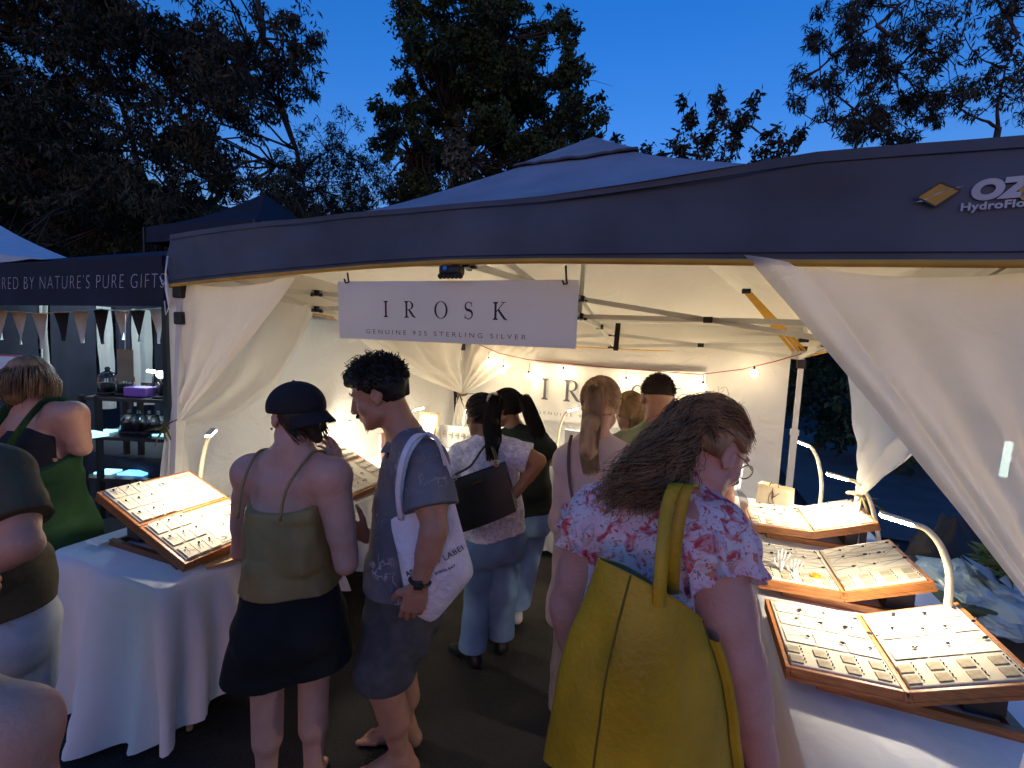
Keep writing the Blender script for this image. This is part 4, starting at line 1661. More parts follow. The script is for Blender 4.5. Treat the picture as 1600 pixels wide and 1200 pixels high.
# electric candle
ca = thing('candle', 'glowing yellow candle on a wooden block beside the farthest case', 'candle', PZ(1207, 836, TZ) + A(0, 0, 0.003))
p = PZ(1207, 836, TZ)
mb = MB()
mb.lathe(p + A(0, 0, 0.003), [(0.036, 0), (0.036, 0.085), (0.03, 0.088), (0.012, 0.078), (0.001, 0.078)], 18)
mb.build('wax', mat('yellow_wax', (0.62, 0.50, 0.14), rough=0.5, bump=0, sss=0.2), ca, True)
mb = MB()
mb.lathe(p + A(0, 0, 0.08), [(0.004, 0), (0.009, 0.012), (0.006, 0.028), (0.001, 0.042)], 10)
mb.build('flame', glow('flame', (1.0, 0.70, 0.15), 3.0), ca, True)
mb = MB()
mb.box(p + A(0.075, -0.02, 0.045), (0.05, 0.03, 0.085), bev=0.003)
single(mb, 'wood_block', M_woodpale, 'small pale wood block beside the yellow candle', 'block')
# hand-shaped ring holder
p = PZ(1225, 922, TZ)
hh = thing('ring_holder', 'pair of white hand-shaped ring holders on a wooden slab', 'ring holder', p + A(0, 0, 0.003))
mb = MB()
mb.box(p + A(0.0, 0.0, 0.012), (0.13, 0.07, 0.018), bev=0.003)
mb.build('slab', M_woodpale, hh)
for k, (dx, s_) in enumerate(((-0.022, 1.0), (0.032, 0.8))):
    mb = MB()
    b = p + A(dx, 0, 0.02)
    mb.tube([b, b + A(0, 0, 0.06 * s_), b + A(0.004, 0, 0.11 * s_)], [0.010, 0.009, 0.016], 8, flat=0.6)
    for q, (fx, fz) in enumerate(((-0.016, 0.055), (-0.006, 0.066), (0.005, 0.064), (0.015, 0.052))):
        mb.tube([b + A(fx * 0.7, 0, 0.105 * s_), b + A(fx * 1.3 + 0.004, -0.004, (0.105 + fz * 0.6) * s_), b + A(fx * 1.5 + 0.006, -0.012, (0.105 + fz) * s_)], [0.0048, 0.0042, 0.0028], 6)
    mb.tube([b + A(-0.012, 0, 0.085 * s_), b + A(-0.028, -0.006, 0.105 * s_), b + A(-0.032, -0.012, 0.125 * s_)], [0.005, 0.0045, 0.003], 6)
    mb.build('hand', M_white, hh, True)
# flower
p = PZ(1274, 935, TZ)
fw = thing('flower', 'orange and yellow flower in a small green stem holder between the cases', 'flower', p + A(0, 0, 0.003))
top = PY(1275, 904, p[1])
mb = MB()
mb.tube([p + A(0, 0, 0.003), lerp(p, top, 0.5) + A(0.004, 0, 0), top], 0.004, 6)
mb.build('stem', mat('stem_green', (0.10, 0.22, 0.03), rough=0.6), fw, True)
for ring, (k, r_, dz, mm) in enumerate(((15, 0.030, 0.0, 0), (11, 0.020, 0.006, 0), (8, 0.011, 0.011, 1))):
    for i in range(k):
        a = 2 * PI * i / k + ring * 0.3
        d = A(math.cos(a), math.sin(a) * 0.45 - 0.15, math.sin(a) * 0.85)
        nn = nrm(A(0.1, -0.85, 0.4))
        d = nrm(d - nn * (d @ nn))
        sd = np.cross(nn, d)
        c = top + nn * dz
        mb = MB()
        mb.add([c, c + d * r_ * 0.6 + sd * 0.006, c + d * r_ + nn * 0.002, c + d * r_ * 0.6 - sd * 0.006, c + d * r_ * 0.5 + nn * 0.006], [(0, 1, 4), (1, 2, 4), (2, 3, 4), (3, 0, 4)])
        mb.build('petal', [mat('petal_orange', (0.80, 0.25, 0.02), bump=0), mat('petal_yellow', (0.85, 0.52, 0.03), bump=0)][mm], fw)
for i in range(6):
    a = i * 1.05
    c = lerp(p, top, 0.35)
    e = c + A(0.05 * math.cos(a), 0.03 * math.sin(a) - 0.01, 0.005 + 0.02 * (i % 2))
    sd = A(-math.sin(a), math.cos(a), 0) * 0.012
    mb = MB()
    mb.add([c, lerp(c, e, 0.55) + sd + A(0, 0, 0.006), e, lerp(c, e, 0.55) - sd + A(0, 0, 0.006)], [(0, 1, 2), (0, 2, 3)])
    mb.build('leaf', mat('flower_leaf', (0.16, 0.36, 0.03), bump=0), fw)
# long wooden tray and pen on the left table
p0, p1 = PZ(292, 890, TZ + 0.006), PZ(368, 868, TZ + 0.006)
mb = MB()
mb.bar(p0 + A(0.02, 0.06, 0), p1 + A(0.02, 0.06, 0), 0.012, 0.10, (1, 0, 0))
single(mb, 'card_tray', M_woodpale, 'flat pale wooden tray on the left table edge below the case', 'tray')
mb = MB()
rr = np.random.default_rng(9)
c = A(-2.0, 2.02, TZ + 0.03)
for k in range(26):
    e = c + rr.normal(size=3) * A(0.05, 0.08, 0.025)
    e[2] = max(TZ + 0.012, e[2])
    mb.ball(e, (0.016, 0.013, 0.012), 6, 4)
single(mb, 'dried_flowers', mat('dried_pale', (0.60, 0.52, 0.36), rough=0.9, var=0.3), 'bunch of dried pale flowers on the left table between cases', 'flowers', smooth=True)
# dark phone under the left case
mb = MB()
p = PZ(178, 838, TZ + 0.02)
mb.box(p, (0.10, 0.18, 0.012), bev=0.003)
single(mb, 'white_folder', M_white, 'white folder lying under the raised back of the front left case', 'folder')

# wrapped flowers and crate on the ground at the right
pw_ = thing('wrapped_bouquet', 'pale blue wrapping around greens lying at the right edge', 'bouquet', (1.62, 2.35, 0.0))
rr = np.random.default_rng(17)


def crumple(c, rx, ry, rz, seed, n=22, m=16):
    P = np.zeros((n, m, 3))
    for i in range(n):
        for j in range(m):
            a, b = 2 * PI * i / n, PI * (j + 0.001) / (m - 1 + 0.002)
            d = A(math.cos(a) * math.sin(b), math.sin(a) * math.sin(b), math.cos(b))
            q = 0.25 * abs(float(vnoise(np.array(d[0] * 11 + seed), np.array(d[1] * 11), np.array(d[2] * 11)))) + abs(float(vnoise(np.array(d[0] * 2.2 + seed), np.array(d[1] * 2.2), np.array(d[2] * 2.2)))) + 0.5 * abs(float(vnoise(np.array(d[0] * 5 + seed), np.array(d[1] * 5), np.array(d[2] * 5))))
            P[i, j] = A(*c) + d * A(rx, ry, rz) * (0.75 + 0.45 * q)
    return P


wc = PH(1525, 925, 2.05)
mb = MB()
mb.grid(crumple(wc + A(0.02, 0.1, -0.04), 0.20, 0.26, 0.11, 3.3, 44, 30), closed_u=True)
mb.build('wrapping', M_plasticwrap, pw_, False)
mb = MB()
for (a, b, c_) in (((1502, 866), (1560, 900), (1590, 945)), ((1560, 905), (1605, 880), (1620, 950)), ((1500, 868), (1530, 930), (1575, 950))):
    q = [PH(*a, 2.0), PH(*b, 2.12), PH(*c_, 1.98)]
    mb.add([*q, (q[0] + q[1] + q[2]) / 3 + A(0.0, 0.03, 0.03)], [(0, 1, 3), (1, 2, 3), (2, 0, 3)])
o = mb.build('wrapping_flap', M_plasticwrap, pw_, False)
cl_, rd_ = [], []
for k in range(14):
    cl_.append(PH(1575 + rr.normal() * 20, 885 + rr.normal() * 9, 2.15 + rr.normal() * 0.05))
    rd_.append(A(0.05, 0.05, 0.05))
V, F = leaf_cloud(cl_, rd_, [40] * len(cl_), 0.07, 0.012, 0.0)
link_mesh('greens', V, F, leafmat('greens', (0.12, 0.20, 0.08), (0.06, 0.10, 0.05)), pw_, False)['kind'] = 'stuff'
crt = thing('storage_tub', 'dark green storage tub standing on the ground behind the right table', 'tub', (wc[0] + 0.15, wc[1] + 0.1, 0))
mb = MB()
mb.box((wc[0] + 0.10, wc[1] + 0.12, 0.36), (0.62, 0.52, 0.70), bev=0.02)
mb.build('body', mat('dark_green_plastic', (0.02, 0.03, 0.022), rough=0.5), crt)
mb = MB()
mb.box((wc[0] + 0.10, wc[1] + 0.12, 0.725), (0.66, 0.56, 0.028), bev=0.008)
mb.build('lid', mat('moss_plastic', (0.05, 0.07, 0.03), rough=0.6), crt)
mb = MB()
mb.grid(crumple(PZ(1480, 905, 0.55), 0.22, 0.2, 0.3, 8.1), closed_u=True)
single(mb, 'dark_bag', mat('dark_nylon', (0.02, 0.022, 0.03), rough=0.6, bump=0.4, bscale=15), 'dark nylon bag on the ground behind the right table', 'bag', smooth=True)
# tube light of the stall beyond the right curtain
tl = thing('tube_light', 'cool white tube lamp standing beyond the right curtain', 'lamp', PH(1568, 790, 2.6) * A(1, 1, 0))
a, b = PH(1577, 690, 2.6), PH(1567, 745, 2.6)
mb = MB()
mb.tube([b, a], 0.018, 10)
mb.build('tube', M_tube, tl, True)
mb = MB()
mb.tube([b * A(1, 1, 0), b + A(0, 0, -0.01)], 0.014, 8)
mb.box(b * A(1, 1, 0) + A(0, 0, 0.01), (0.25, 0.25, 0.02))
mb.build('stand', M_black, tl)

# ================================================================== THE DARK STALL AT THE LEFT
ng = thing('pop_up_gazebo', 'navy pop-up gazebo with lettered valance over the candle stall at the left', 'gazebo', (-4.38, 3.3, 0))
NX0, NX1, NY0, NY1 = -5.90, -2.86, 1.80, 4.80
zt0 = PY(10, 415, NY0)[2]
zb0 = PY(10, 480, NY0)[2]
mb = MB()
pk = A(-4.38, 3.3, 2.62)
E = [A(NX0, NY0, zt0), A(NX1, NY0, zt0 + 0.03), A(NX1, NY1, zt0), A(NX0, NY1, zt0)]
for i in range(4):
    P = np.array([[lerp(lerp(E[i], E[(i + 1) % 4], s), pk, t) for t in np.linspace(0, 1, 6)] for s in np.linspace(0, 1, 8)])
    mb.grid(P)
mb.build('canopy_roof', M_navy, ng)
for i in range(4):
    a, b = E[i], E[(i + 1) % 4]
    nn = nrm(np.cross(b - a, A(0, 0, 1)))
    P = np.array([[lerp(a, b, s) + A(0, 0, -t * (zt0 - zb0)) + nn * (0.004 + 0.006 * math.sin(s * 17) * t) for t in np.linspace(0, 1, 4)] for s in np.linspace(0, 1, 40)])
    mb = MB()
    mb.grid(P)
    mb.build('valance', M_navy, ng, True)
for (x, y) in ((NX0 + 0.05, NY0 + 0.05), (NX1 - 0.05, NY0 + 0.05), (NX1 - 0.05, NY1 - 0.05), (NX0 + 0.05, NY1 - 0.05)):
    mb = MB()
    mb.bar((x, y, 0), (x, y, zt0 - 0.02), 0.04, 0.04, (0, 1, 0))
    mb.build('leg', M_black, ng)
mb = MB()
P = np.array([[A(x, y, zt0 - 0.04 + 0.10 * (1 - abs(x + 4.4) / 1.6)) for y in np.linspace(NY0 + 0.08, NY1 - 0.08, 5)] for x in np.linspace(NX0 + 0.06, NX1 - 0.06, 7)])
mb.grid(P)
mb.build('canopy_lining', mat('pale_lining', (0.45, 0.50, 0.52), rough=0.8), ng, True)
v, f = text_mesh("INSPIRED BY NATURE'S PURE GIFTS", 0.125, -0.0035, 1.22)
pe = PY(257, 447, NY0 - 0.02)
ps = PY(0, 452, NY0 - 0.02)
half = text_mesh("INSPI", 0.125, -0.0035, 1.22)[0][:, 0].max()
scl = (pe[0] - ps[0]) / (v[:, 0].max() - half)
v[:, 0] = (v[:, 0] - v[:, 0].max()) * scl
v[:, 2] = 0
sl = (pe[2] - ps[2]) / (pe[0] - ps[0])
o_ = A(pe[0], NY0 - 0.022, PY(257, 450, NY0 - 0.02)[2])
mb = MB()
place_text(v, f, o_, nrm(A(1, 0, 0.006)), A(0.10, 0, 0.995), mb)
mb.build('printed_lettering', M_print, ng)
# back drapes
dx = lambda px: PX(px, 500, NX0 + 0.08)[1]
labels = ['leftmost dark drape at the far side of the candle stall', 'narrow pale drape left of the middle of the candle stall', 'dark drape behind the glass cloches', 'pale drape right of the glass cloches', 'narrow dark drape beside the paper tag', 'wide pale drape behind the brown paper tag', 'dark drape at the right end of the candle stall']
for i, (xa, xb, m_) in enumerate(((-60, 62, M_navy), (62, 78, M_sheet), (78, 152, M_navy), (152, 180, M_sheet), (180, 206, M_navy), (206, 240, M_sheet), (240, 275, M_navy))):
    P = wall_sheet((NX0 + 0.08, dx(xa), 0), (NX0 + 0.08, dx(xb) - 0.02, 0), 0.03 if m_ is M_navy else 0.9, zb0 + 0.10, 16, 14, 5, 0.05, i * 1.7, (1, 0, 0))
    mb = MB()
    mb.grid(P)
    single(mb, 'drape', m_, labels[i], 'drape', 'drapes at the far side of the candle stall', True)
# bunting
bt = thing('bunting', 'string of pale and dark pennants hanging inside the candle stall', 'bunting', (-3.9, 1.9, 1.8))
fx = [(0, 486), (30, 488), (62, 490), (96, 488), (126, 486), (158, 483), (190, 486), (215, 484), (245, 482)]
for i in range(len(fx)):
    x, y = fx[i]
    a, b, c = PY(x - 12, y, 2.15), PY(x + 12, y + 1, 2.15), PY(x + 3, y + 46 + 5 * (i % 3), 2.18)
    mb = MB()
    P = np.array([[lerp(lerp(a, b, s), c, t) + A(0, 0.012 * math.sin(s * 5 + i) * t, 0) for t in np.linspace(0, 0.98, 5)] for s in np.linspace(0, 1, 5)])
    mb.grid(P)
    mb.build('pennant', M_navy if i in (3, 5, 7) else mat('pale_pennant', (0.5, 0.52, 0.55), rough=0.85), bt, True)
mb = MB()
mb.tube([PY(x, y, 2.15) for x, y in [(-20, 484)] + fx + [(262, 480)]], 0.004, 5)
mb.build('cord', M_white, bt, True)
# shelving rack
rk = thing('shelf_rack', 'black three-tier shelf rack in the candle stall, blue light on its shelves built as glowing slabs', 'shelf', PH(200, 800, 3.0) * A(1, 1, 0))
shelf_z = []
for (xa, ya, xb, yb, h) in ((128, 628, 262, 622, 3.0), (128, 692, 252, 680, 3.0), (125, 757, 208, 745, 3.0)):
    a, b = PH(xa, ya, h), PH(262, yb + (ya - yb) * 0, h)
    z = (a[2] + b[2]) / 2
    a[2] = b[2] = z
    d = nrm(b - a)
    nn = A(-d[1], d[0], 0)
    mb = MB()
    Rk = np.column_stack([d, nn, A(0, 0, 1)])
    mb.box((a + b) / 2 + nn * 0.17, (np.linalg.norm(b - a), 0.36, 0.022), Rk)
    mb.build('shelf', M_black, rk)
    shelf_z.append((a, b, z, d, nn))
for (k, t0, t1, m_) in ((2, 0.05, 0.24, M_cyanglow), (2, 0.32, 0.62, M_blueglow), (1, 0.02, 0.17, M_cyanglow), (1, 0.72, 0.92, M_cyanglow)):  # lit shelf tops: their light is built in as glowing slabs
    a, b, z, d, nn = shelf_z[k]
    mb = MB()
    mb.box(lerp(a, b, (t0 + t1) / 2) + nn * 0.12 + A(0, 0, 0.018), (np.linalg.norm(b - a) * (t1 - t0), 0.10, 0.012), np.column_stack([d, nn, A(0, 0, 1)]))
    mb.build('shelf_glow', m_, rk)
a, b, z, d, nn = shelf_z[0]
for t in (0.0, 0.19, 1.0):
    for dd in (0.0, 0.34):
        q = lerp(a, b, t) + nn * dd
        mb = MB()
        mb.bar((q[0], q[1], 0), (q[0], q[1], z + 0.02), 0.03, 0.03, (0, 1, 0))
        mb.build('post', M_black, rk)


def cloche(p, r, h, label, scale=1.0, base_m=M_black):
    root = thing('glass_cloche', label, 'cloche', p, 0, 'glass cloches of the candle stall')
    mb = MB()
    mb.lathe(A(*p) + A(0, 0, 0.001), [(r * 1.1, 0), (r * 1.1, 0.018), (r * 0.9, 0.02)], 18)
    mb.build('base', base_m, root, True)
    mb = MB()
    prof = [(r, 0.021), (r, h * 0.6), (r * 0.93, h * 0.78), (r * 0.7, h * 0.92), (r * 0.3, h), (0.012, h + 0.004), (0.016, h + 0.02), (0.008, h + 0.03)]
    mb.lathe(A(*p), prof, 18)
    mb.build('dome', M_glass, root, True)
    mb = MB()
    mb.lathe(A(*p) + A(0, 0, 0.022), [(r * 0.6, 0), (r * 0.62, h * 0.35), (r * 0.5, h * 0.4), (0.002, h * 0.4)], 14)
    mb.build('candle', mat('grey_wax', (0.3, 0.33, 0.36), bump=0), root, True)
    return root


places = [(0, 0.09, 'cloche at the left end of the top shelf'), (0, 0.30, 'cloche on the top shelf next to the purple box'), (0, 0.80, 'cloche on the top shelf beside the bright lamp'), (0, 0.92, 'cloche at the right end of the top shelf'), (1, 0.36, 'left cloche of the middle shelf'), (1, 0.47, 'second cloche of the middle shelf'), (1, 0.60, 'third cloche of the middle shelf'), (1, 0.71, 'right cloche of the middle shelf')]
for i, (k, t, lb) in enumerate(places):
    a, b, z, d, nn = shelf_z[k]
    cloche(lerp(a, b, t) + nn * 0.14 + A(0, 0, 0.012), 0.055, 0.16 if k == 0 else 0.13, 'glass ' + lb)
a, b, z, d, nn = shelf_z[0]
mb = MB()
q = lerp(a, b, 0.52) + nn * 0.13
mb.box(q + A(0, 0, 0.045), (0.15, 0.13, 0.06), np.column_stack([d, nn, A(0, 0, 1)]), bev=0.004)
single(mb, 'purple_box', mat('purple_card', (0.22, 0.10, 0.42), rough=0.6), 'purple carton lying on the top shelf of the rack', 'box')
for t in np.linspace(0.38, 0.72, 7):
    q = lerp(a, b, t) + nn * 0.24
    mb = MB()
    mb.lathe(q + A(0, 0, 0.012), [(0.022, 0), (0.024, 0.05), (0.014, 0.062), (0.014, 0.08), (0.001, 0.081)], 10)
    single(mb, 'small_bottle', mat('amber_glass', (0.05, 0.03, 0.015), rough=0.15, bump=0), 'small dark bottle standing in the row on the top shelf', 'bottle', 'row of dark bottles on the top shelf', True)
# lamps of the stall
bl = thing('bright_lamp', 'bright cool lamp on the top shelf of the candle stall', 'lamp', lerp(a, b, 0.975) + nn * 0.1 + A(0, 0, 0.012))
c = PH(251, 585, 3.08)
mb = MB()
mb.ball(c, 0.026, 14, 10)
mb.build('bulb', M_cool, bl, True)
mb = MB()
mb.tube([c + A(0, 0, -0.02), A(c[0], c[1], shelf_z[0][2] + 0.012)], 0.007, 6)
mb.lathe((c[0], c[1], shelf_z[0][2] + 0.012), [(0.05, 0), (0.05, 0.012), (0.01, 0.014)], 14)
mb.build('stand', M_black, bl, True)
bl = thing('bar_lamp', 'short cool bar lamp behind the brown paper tag', 'lamp', PH(236, 600, 3.16))
c = PH(236, 580, 3.16)
mb = MB()
mb.box(c, (0.075, 0.02, 0.02), bev=0.006)
mb.build('bar', M_cool, bl)
mb = MB()
mb.tube([c + A(0, 0.012, 0), c + A(0, 0.012, -0.2)], 0.006, 6)
mb.build('stand', M_black, bl, True)
for q in ((-3.7, 2.6, 1.90), (-5.0, 3.0, 1.95)):  # lamps added to brighten the stall's drapes and lining
    ld = bpy.data.lights.new('stall_fill', 'POINT')
    ld.energy = 34 * KL
    ld.color = (0.70, 0.90, 1.0)
    ld.shadow_soft_size = 0.06
    lo = bpy.data.objects.new('stall_fill', ld)
    COL.objects.link(lo)
    lo.location = q
    ro = thing('fill_lamp', 'added cool fill lamp inside the candle stall, ' + ('above the shelf rack' if q[0] > -4 else 'above its left half'), 'lamp', q)
    mb = MB()
    mb.lathe(A(*q) + A(0, 0, 0.07), [(0.06, 0), (0.05, 0.03), (0.01, 0.05)], 14)
    mb.build('shade', M_black, ro, True)
# paper tag
mb = MB()
p = PH(196, 571, 2.75)
mb.box(p, (0.095, 0.006, 0.19), np.column_stack([RH, FH, UP]), bev=0.001)
tg = thing('paper_tag', 'brown paper tag hanging in front of the candle shelves', 'paper tag', p)
mb.build('tag', mat('brown_paper', (0.22, 0.17, 0.10), rough=0.9, var=0.1), tg)
mb = MB()
mb.tube([p + A(0, 0, 0.095), PH(196, 490, 2.75)], 0.002, 4)
mb.build('string', M_white, tg)
# white board with a red rim at the left edge
bd = thing('notice_board', 'white notice board with red rim behind the woman in green', 'notice board', PH(12, 590, 2.9))
p = PH(8, 568, 2.9)
Rq = np.column_stack([RH, UP, -FH])
mb = MB()
mb.box(p, (0.21, 0.115, 0.012), Rq, bev=0.004)
mb.build('rim', mat('red_rim', (0.42, 0.12, 0.12), rough=0.5), bd)
mb = MB()
mb.box(p - FH * 0.009, (0.19, 0.092, 0.004), Rq)
mb.build('panel', mat('board_white', (0.62, 0.68, 0.74), rough=0.5), bd)
# stall bench covered in dark cloth behind the woman in green
a0 = PH(60, 690, 2.85)
V, F = drape(-4.6, -3.25, 2.05, 2.75, 0.86, lambda x, y: 0.03, 9.3)
mb = MB()
mb.add(V, F)
single(mb, 'tablecloth', mat('dark_cloth', (0.02, 0.022, 0.03), rough=0.9), 'dark cloth over the bench of the candle stall', 'tablecloth', smooth=True)
for (x, y, w_, lb) in ((18, 702, 0.12, 'blue patch of light built as a glowing slab at the left edge of the candle stall bench'), (133, 680, 0.15, 'pale blue patch of light built as a glowing slab beside the hand of the woman in green')):
    p = PH(x, y, 2.62)
    mb = MB()
    mb.box(p, (w_, 0.16, 0.02), bev=0.004)
    single(mb, 'glow_slab', M_cyanglow, lb, 'tray')  # patch of light on the bench, built as a glowing slab
# wooden chair back
ch = thing('wooden_chair', 'wooden chair with curved back behind the front left case', 'chair', PH(245, 900, 2.95) * A(1, 1, 0))
pa, pb_ = PH(208, 763, 2.9), PH(262, 752, 2.9)
mb = MB()
P = np.array([[lerp(PH(lerp(208, 268, s), lerp(762, 752, s) - 10 * math.sin(PI * s), 2.9 + 0.03 * math.sin(PI * s)), PH(lerp(206, 268, s), 790, 2.9), t) for t in np.linspace(0, 1, 6)] for s in np.linspace(0, 1, 10)])
mb.grid(P)
mb.grid(P[::-1] + FH * 0.016)
mb.build('backrest', M_wooddark, ch, True)
cbase = PH(240, 800, 2.9)
mb = MB()
mb.box((cbase[0], cbase[1] - 0.2, 0.45), (0.40, 0.40, 0.025), bev=0.008)
mb.build('seat', M_wooddark, ch)
for sx in (-0.17, 0.17):
    for sy in (-0.38, -0.02):
        mb = MB()
        mb.tube([(cbase[0] + sx, cbase[1] + sy, 0), (cbase[0] + sx * 0.95, cbase[1] + sy, 0.44 if sy < -0.1 else 0.80)], 0.014, 8)
        mb.build('leg', M_wooddark, ch, True)
# folded dark tarp on the ground between the stalls
p = PZ(120, 865, 0.62)
mb = MB()
mb.box((p[0] - 0.1, p[1] + 0.15, 0.31), (0.62, 0.45, 0.62), bev=0.02)
single(mb, 'storage_box', mat('grey_tub', (0.03, 0.035, 0.04), rough=0.6), 'dark storage box standing left of the left table', 'box')

# ---------------- other gazebos behind


def back_gazebo(label, corners, peak, m_, drop=0.25):
    cx = sum(c[0] for c in corners) / 4
    cy = sum(c[1] for c in corners) / 4
    g_ = thing('pop_up_gazebo', label, 'gazebo', (cx, cy, 0))
    mb = MB()
    for i in range(4):
        a, b = A(*corners[i]), A(*corners[(i + 1) % 4])
        P = np.array([[lerp(lerp(a, b, s), A(*peak), t) + A(0, 0, -0.10 * math.sin(PI * t)) for t in np.linspace(0, 1, 8)] for s in np.linspace(0, 1, 8)])
        mb.grid(P)
    mb.build('canopy_roof', m_, g_, True)
    for i in range(4):
        a, b = A(*corners[i]), A(*corners[(i + 1) % 4])
        mb = MB()
        P = np.array([[lerp(a, b, s) + A(0, 0, -drop * t) for t in (0, 1)] for s in np.linspace(0, 1, 6)])
        mb.grid(P)
        mb.build('valance', m_, g_)
        mb = MB()
        mb.bar((a[0], a[1], 0), a, 0.04, 0.04, (0, 1, 0))
        mb.build('leg', M_black, g_)
    return g_


rc = PH(126, 411, 5.6)
d_ = nrm((rc - EYE) * A(1, 1, 0))
e_ = A(-d_[1], d_[0], 0)
back_gazebo('pale blue roofed gazebo rising behind the lettered navy valance', [tuple(rc + e_ * 3.0), tuple(rc), tuple(rc + d_ * 3.0 + e_ * 0.25), tuple(rc + d_ * 3.0 + e_ * 3.0)], PH(-75, 300, 7.2), M_paleroof)
pk = PH(413, 302, 8.6)
back_gazebo('black gazebo peak showing behind the left slope of the grey canopy', [(pk[0] + sx * 1.25, pk[1] + sy * 1.25, pk[2] - 0.85) for sx, sy in ((-1, -1), (1, -1), (1, 1), (-1, 1))], pk, M_navy)
# ================================================================== PEOPLE: one smooth skin per body, clothes and hair over it


class Field:
    """signed distance on a grid; shapes are blended in, then skinned"""

    def __init__(s, lo, hi, h):
        s.lo, s.h = A(*lo), h
        n = np.ceil((A(*hi) - s.lo) / h).astype(int) + 1
        s.ax = [(s.lo[i] + h * np.arange(n[i])).astype(np.float32) for i in range(3)]
        s.d = np.full(n, 0.5, np.float32)

    def sl(s, lo, hi):
        out = []
        for i in range(3):
            a = max(0, int((lo[i] - s.lo[i]) / s.h))
            b = min(len(s.ax[i]), int((hi[i] - s.lo[i]) / s.h) + 2)
            if b <= a:
                return None
            out.append(slice(a, b))
        return tuple(out)

    def xyz(s, q):
        return s.ax[0][q[0]][:, None, None], s.ax[1][q[1]][None, :, None], s.ax[2][q[2]][None, None, :]

    def join(s, q, v, k):
        a = s.d[q]
        if k > 0:
            t = np.clip(0.5 + 0.5 * (a - v) / k, 0, 1)
            s.d[q] = a * (1 - t) + v * t - k * t * (1 - t)
        else:
            s.d[q] = np.minimum(a, v)

    def cut(s, q, v, k):
        a = s.d[q]
        v = -v
        t = np.clip(0.5 - 0.5 * (a - v) / max(k, 1e-5), 0, 1)
        s.d[q] = a * (1 - t) + v * t + k * t * (1 - t)

    def cone_v(s, q, a, b, ra, rb):
        X, Y, Z = s.xyz(q)
        ba = b - a
        L2 = float(ba @ ba) + 1e-12
        px, py, pz = X - a[0], Y - a[1], Z - a[2]
        t = np.clip((px * ba[0] + py * ba[1] + pz * ba[2]) / L2, 0, 1)
        dx, dy, dz = px - t * ba[0], py - t * ba[1], pz - t * ba[2]
        return (np.sqrt(dx * dx + dy * dy + dz * dz) - (ra + (rb - ra) * t)).astype(np.float32)

    def cone(s, a, b, ra, rb, k=0.02, sub=False):
        a, b = A(*a), A(*b)
        m = max(ra, rb) + k + 2.5 * s.h
        q = s.sl(np.minimum(a, b) - m, np.maximum(a, b) + m)
        if q is None:
            return
        v = s.cone_v(q, a, b, ra, rb)
        (s.cut if sub else s.join)(q, v, k)

    def ell(s, c, r, R=None, k=0.02, sub=False):
        c, r = A(*c), A(*r)
        R = np.eye(3) if R is None else R
        m = float(r.max()) + k + 2.5 * s.h
        q = s.sl(c - m, c + m)
        if q is None:
            return
        X, Y, Z = s.xyz(q)
        px, py, pz = X - c[0], Y - c[1], Z - c[2]
        l = [px * R[0, i] + py * R[1, i] + pz * R[2, i] for i in range(3)]
        k0 = np.sqrt(sum((l[i] / r[i]) ** 2 for i in range(3))) + 1e-6
        k1 = np.sqrt(sum((l[i] / r[i] ** 2) ** 2 for i in range(3))) + 1e-6
        v = (k0 * (k0 - 1) / k1).astype(np.float32)
        (s.cut if sub else s.join)(q, v, k)

    def loft(s, pts, wa, wb, lats, k=0.03, pw=2.3, cap=None):
        """column of flattened sections: half widths wa (along lats) and wb"""
        pts = [A(*p) for p in pts]
        mx = max(max(wa), max(wb)) + k + 3 * s.h
        lo = np.min(pts, 0) - mx
        hi = np.max(pts, 0) + mx
        q = s.sl(lo, hi)
        if q is None:
            return
        X, Y, Z = s.xyz(q)
        best = None
        for i in range(len(pts) - 1):
            a, b = pts[i], pts[i + 1]
            ba = b - a
            L = np.linalg.norm(ba)
            w = ba / L
            lat = nrm(lats[i] + lats[i + 1])
            lat = nrm(lat - w * (lat @ w))
            dep = np.cross(w, lat)
            px, py, pz = X - a[0], Y - a[1], Z - a[2]
            ax = px * w[0] + py * w[1] + pz * w[2]
            t = np.clip(ax / L, 0, 1)
            if i > 0:
                pass
            sm = t * t * (3 - 2 * t) * 0.5 + t * 0.5
            aa = wa[i] + (wa[i + 1] - wa[i]) * sm
            bb = wb[i] + (wb[i + 1] - wb[i]) * sm
            la = px * lat[0] + py * lat[1] + pz * lat[2]
            de = px * dep[0] + py * dep[1] + pz * dep[2]
            ex = ax - t * L
            cc = np.minimum(aa, bb) * (cap or 0.7)
            n_ = ((np.abs(la) / aa) ** pw + (np.abs(de) / bb) ** pw + (np.abs(ex) / cc) ** 2) ** (1 / pw)
            v = ((n_ - 1) * np.minimum(aa, bb)).astype(np.float32)
            best = v if best is None else np.minimum(best, v)
        s.join(q, best, k)

    def clip(s, p, n):
        """keep the side the normal points away from"""
        X, Y, Z = s.xyz((slice(None),) * 3)
        v = (X - p[0]) * n[0] + (Y - p[1]) * n[1] + (Z - p[2]) * n[2]
        s.d = np.maximum(s.d, v.astype(np.float32))

    def wrinkle(s, amp, f, seed=0.0, stretch=(1, 1, 1)):
        m = np.abs(s.d) < amp * 3 + s.h * 2
        i, j, k = np.nonzero(m)
        x, y, z = s.ax[0][i] * f * stretch[0], s.ax[1][j] * f * stretch[1], s.ax[2][k] * f * stretch[2]
        w = vnoise(x + seed, y + seed * 2, z + 0.6 * x) + 0.5 * vnoise(x * 2.1 + seed, y * 2.1, z * 1.7 + 0.8 * y)
        s.d[i, j, k] += (amp * w).astype(np.float32)

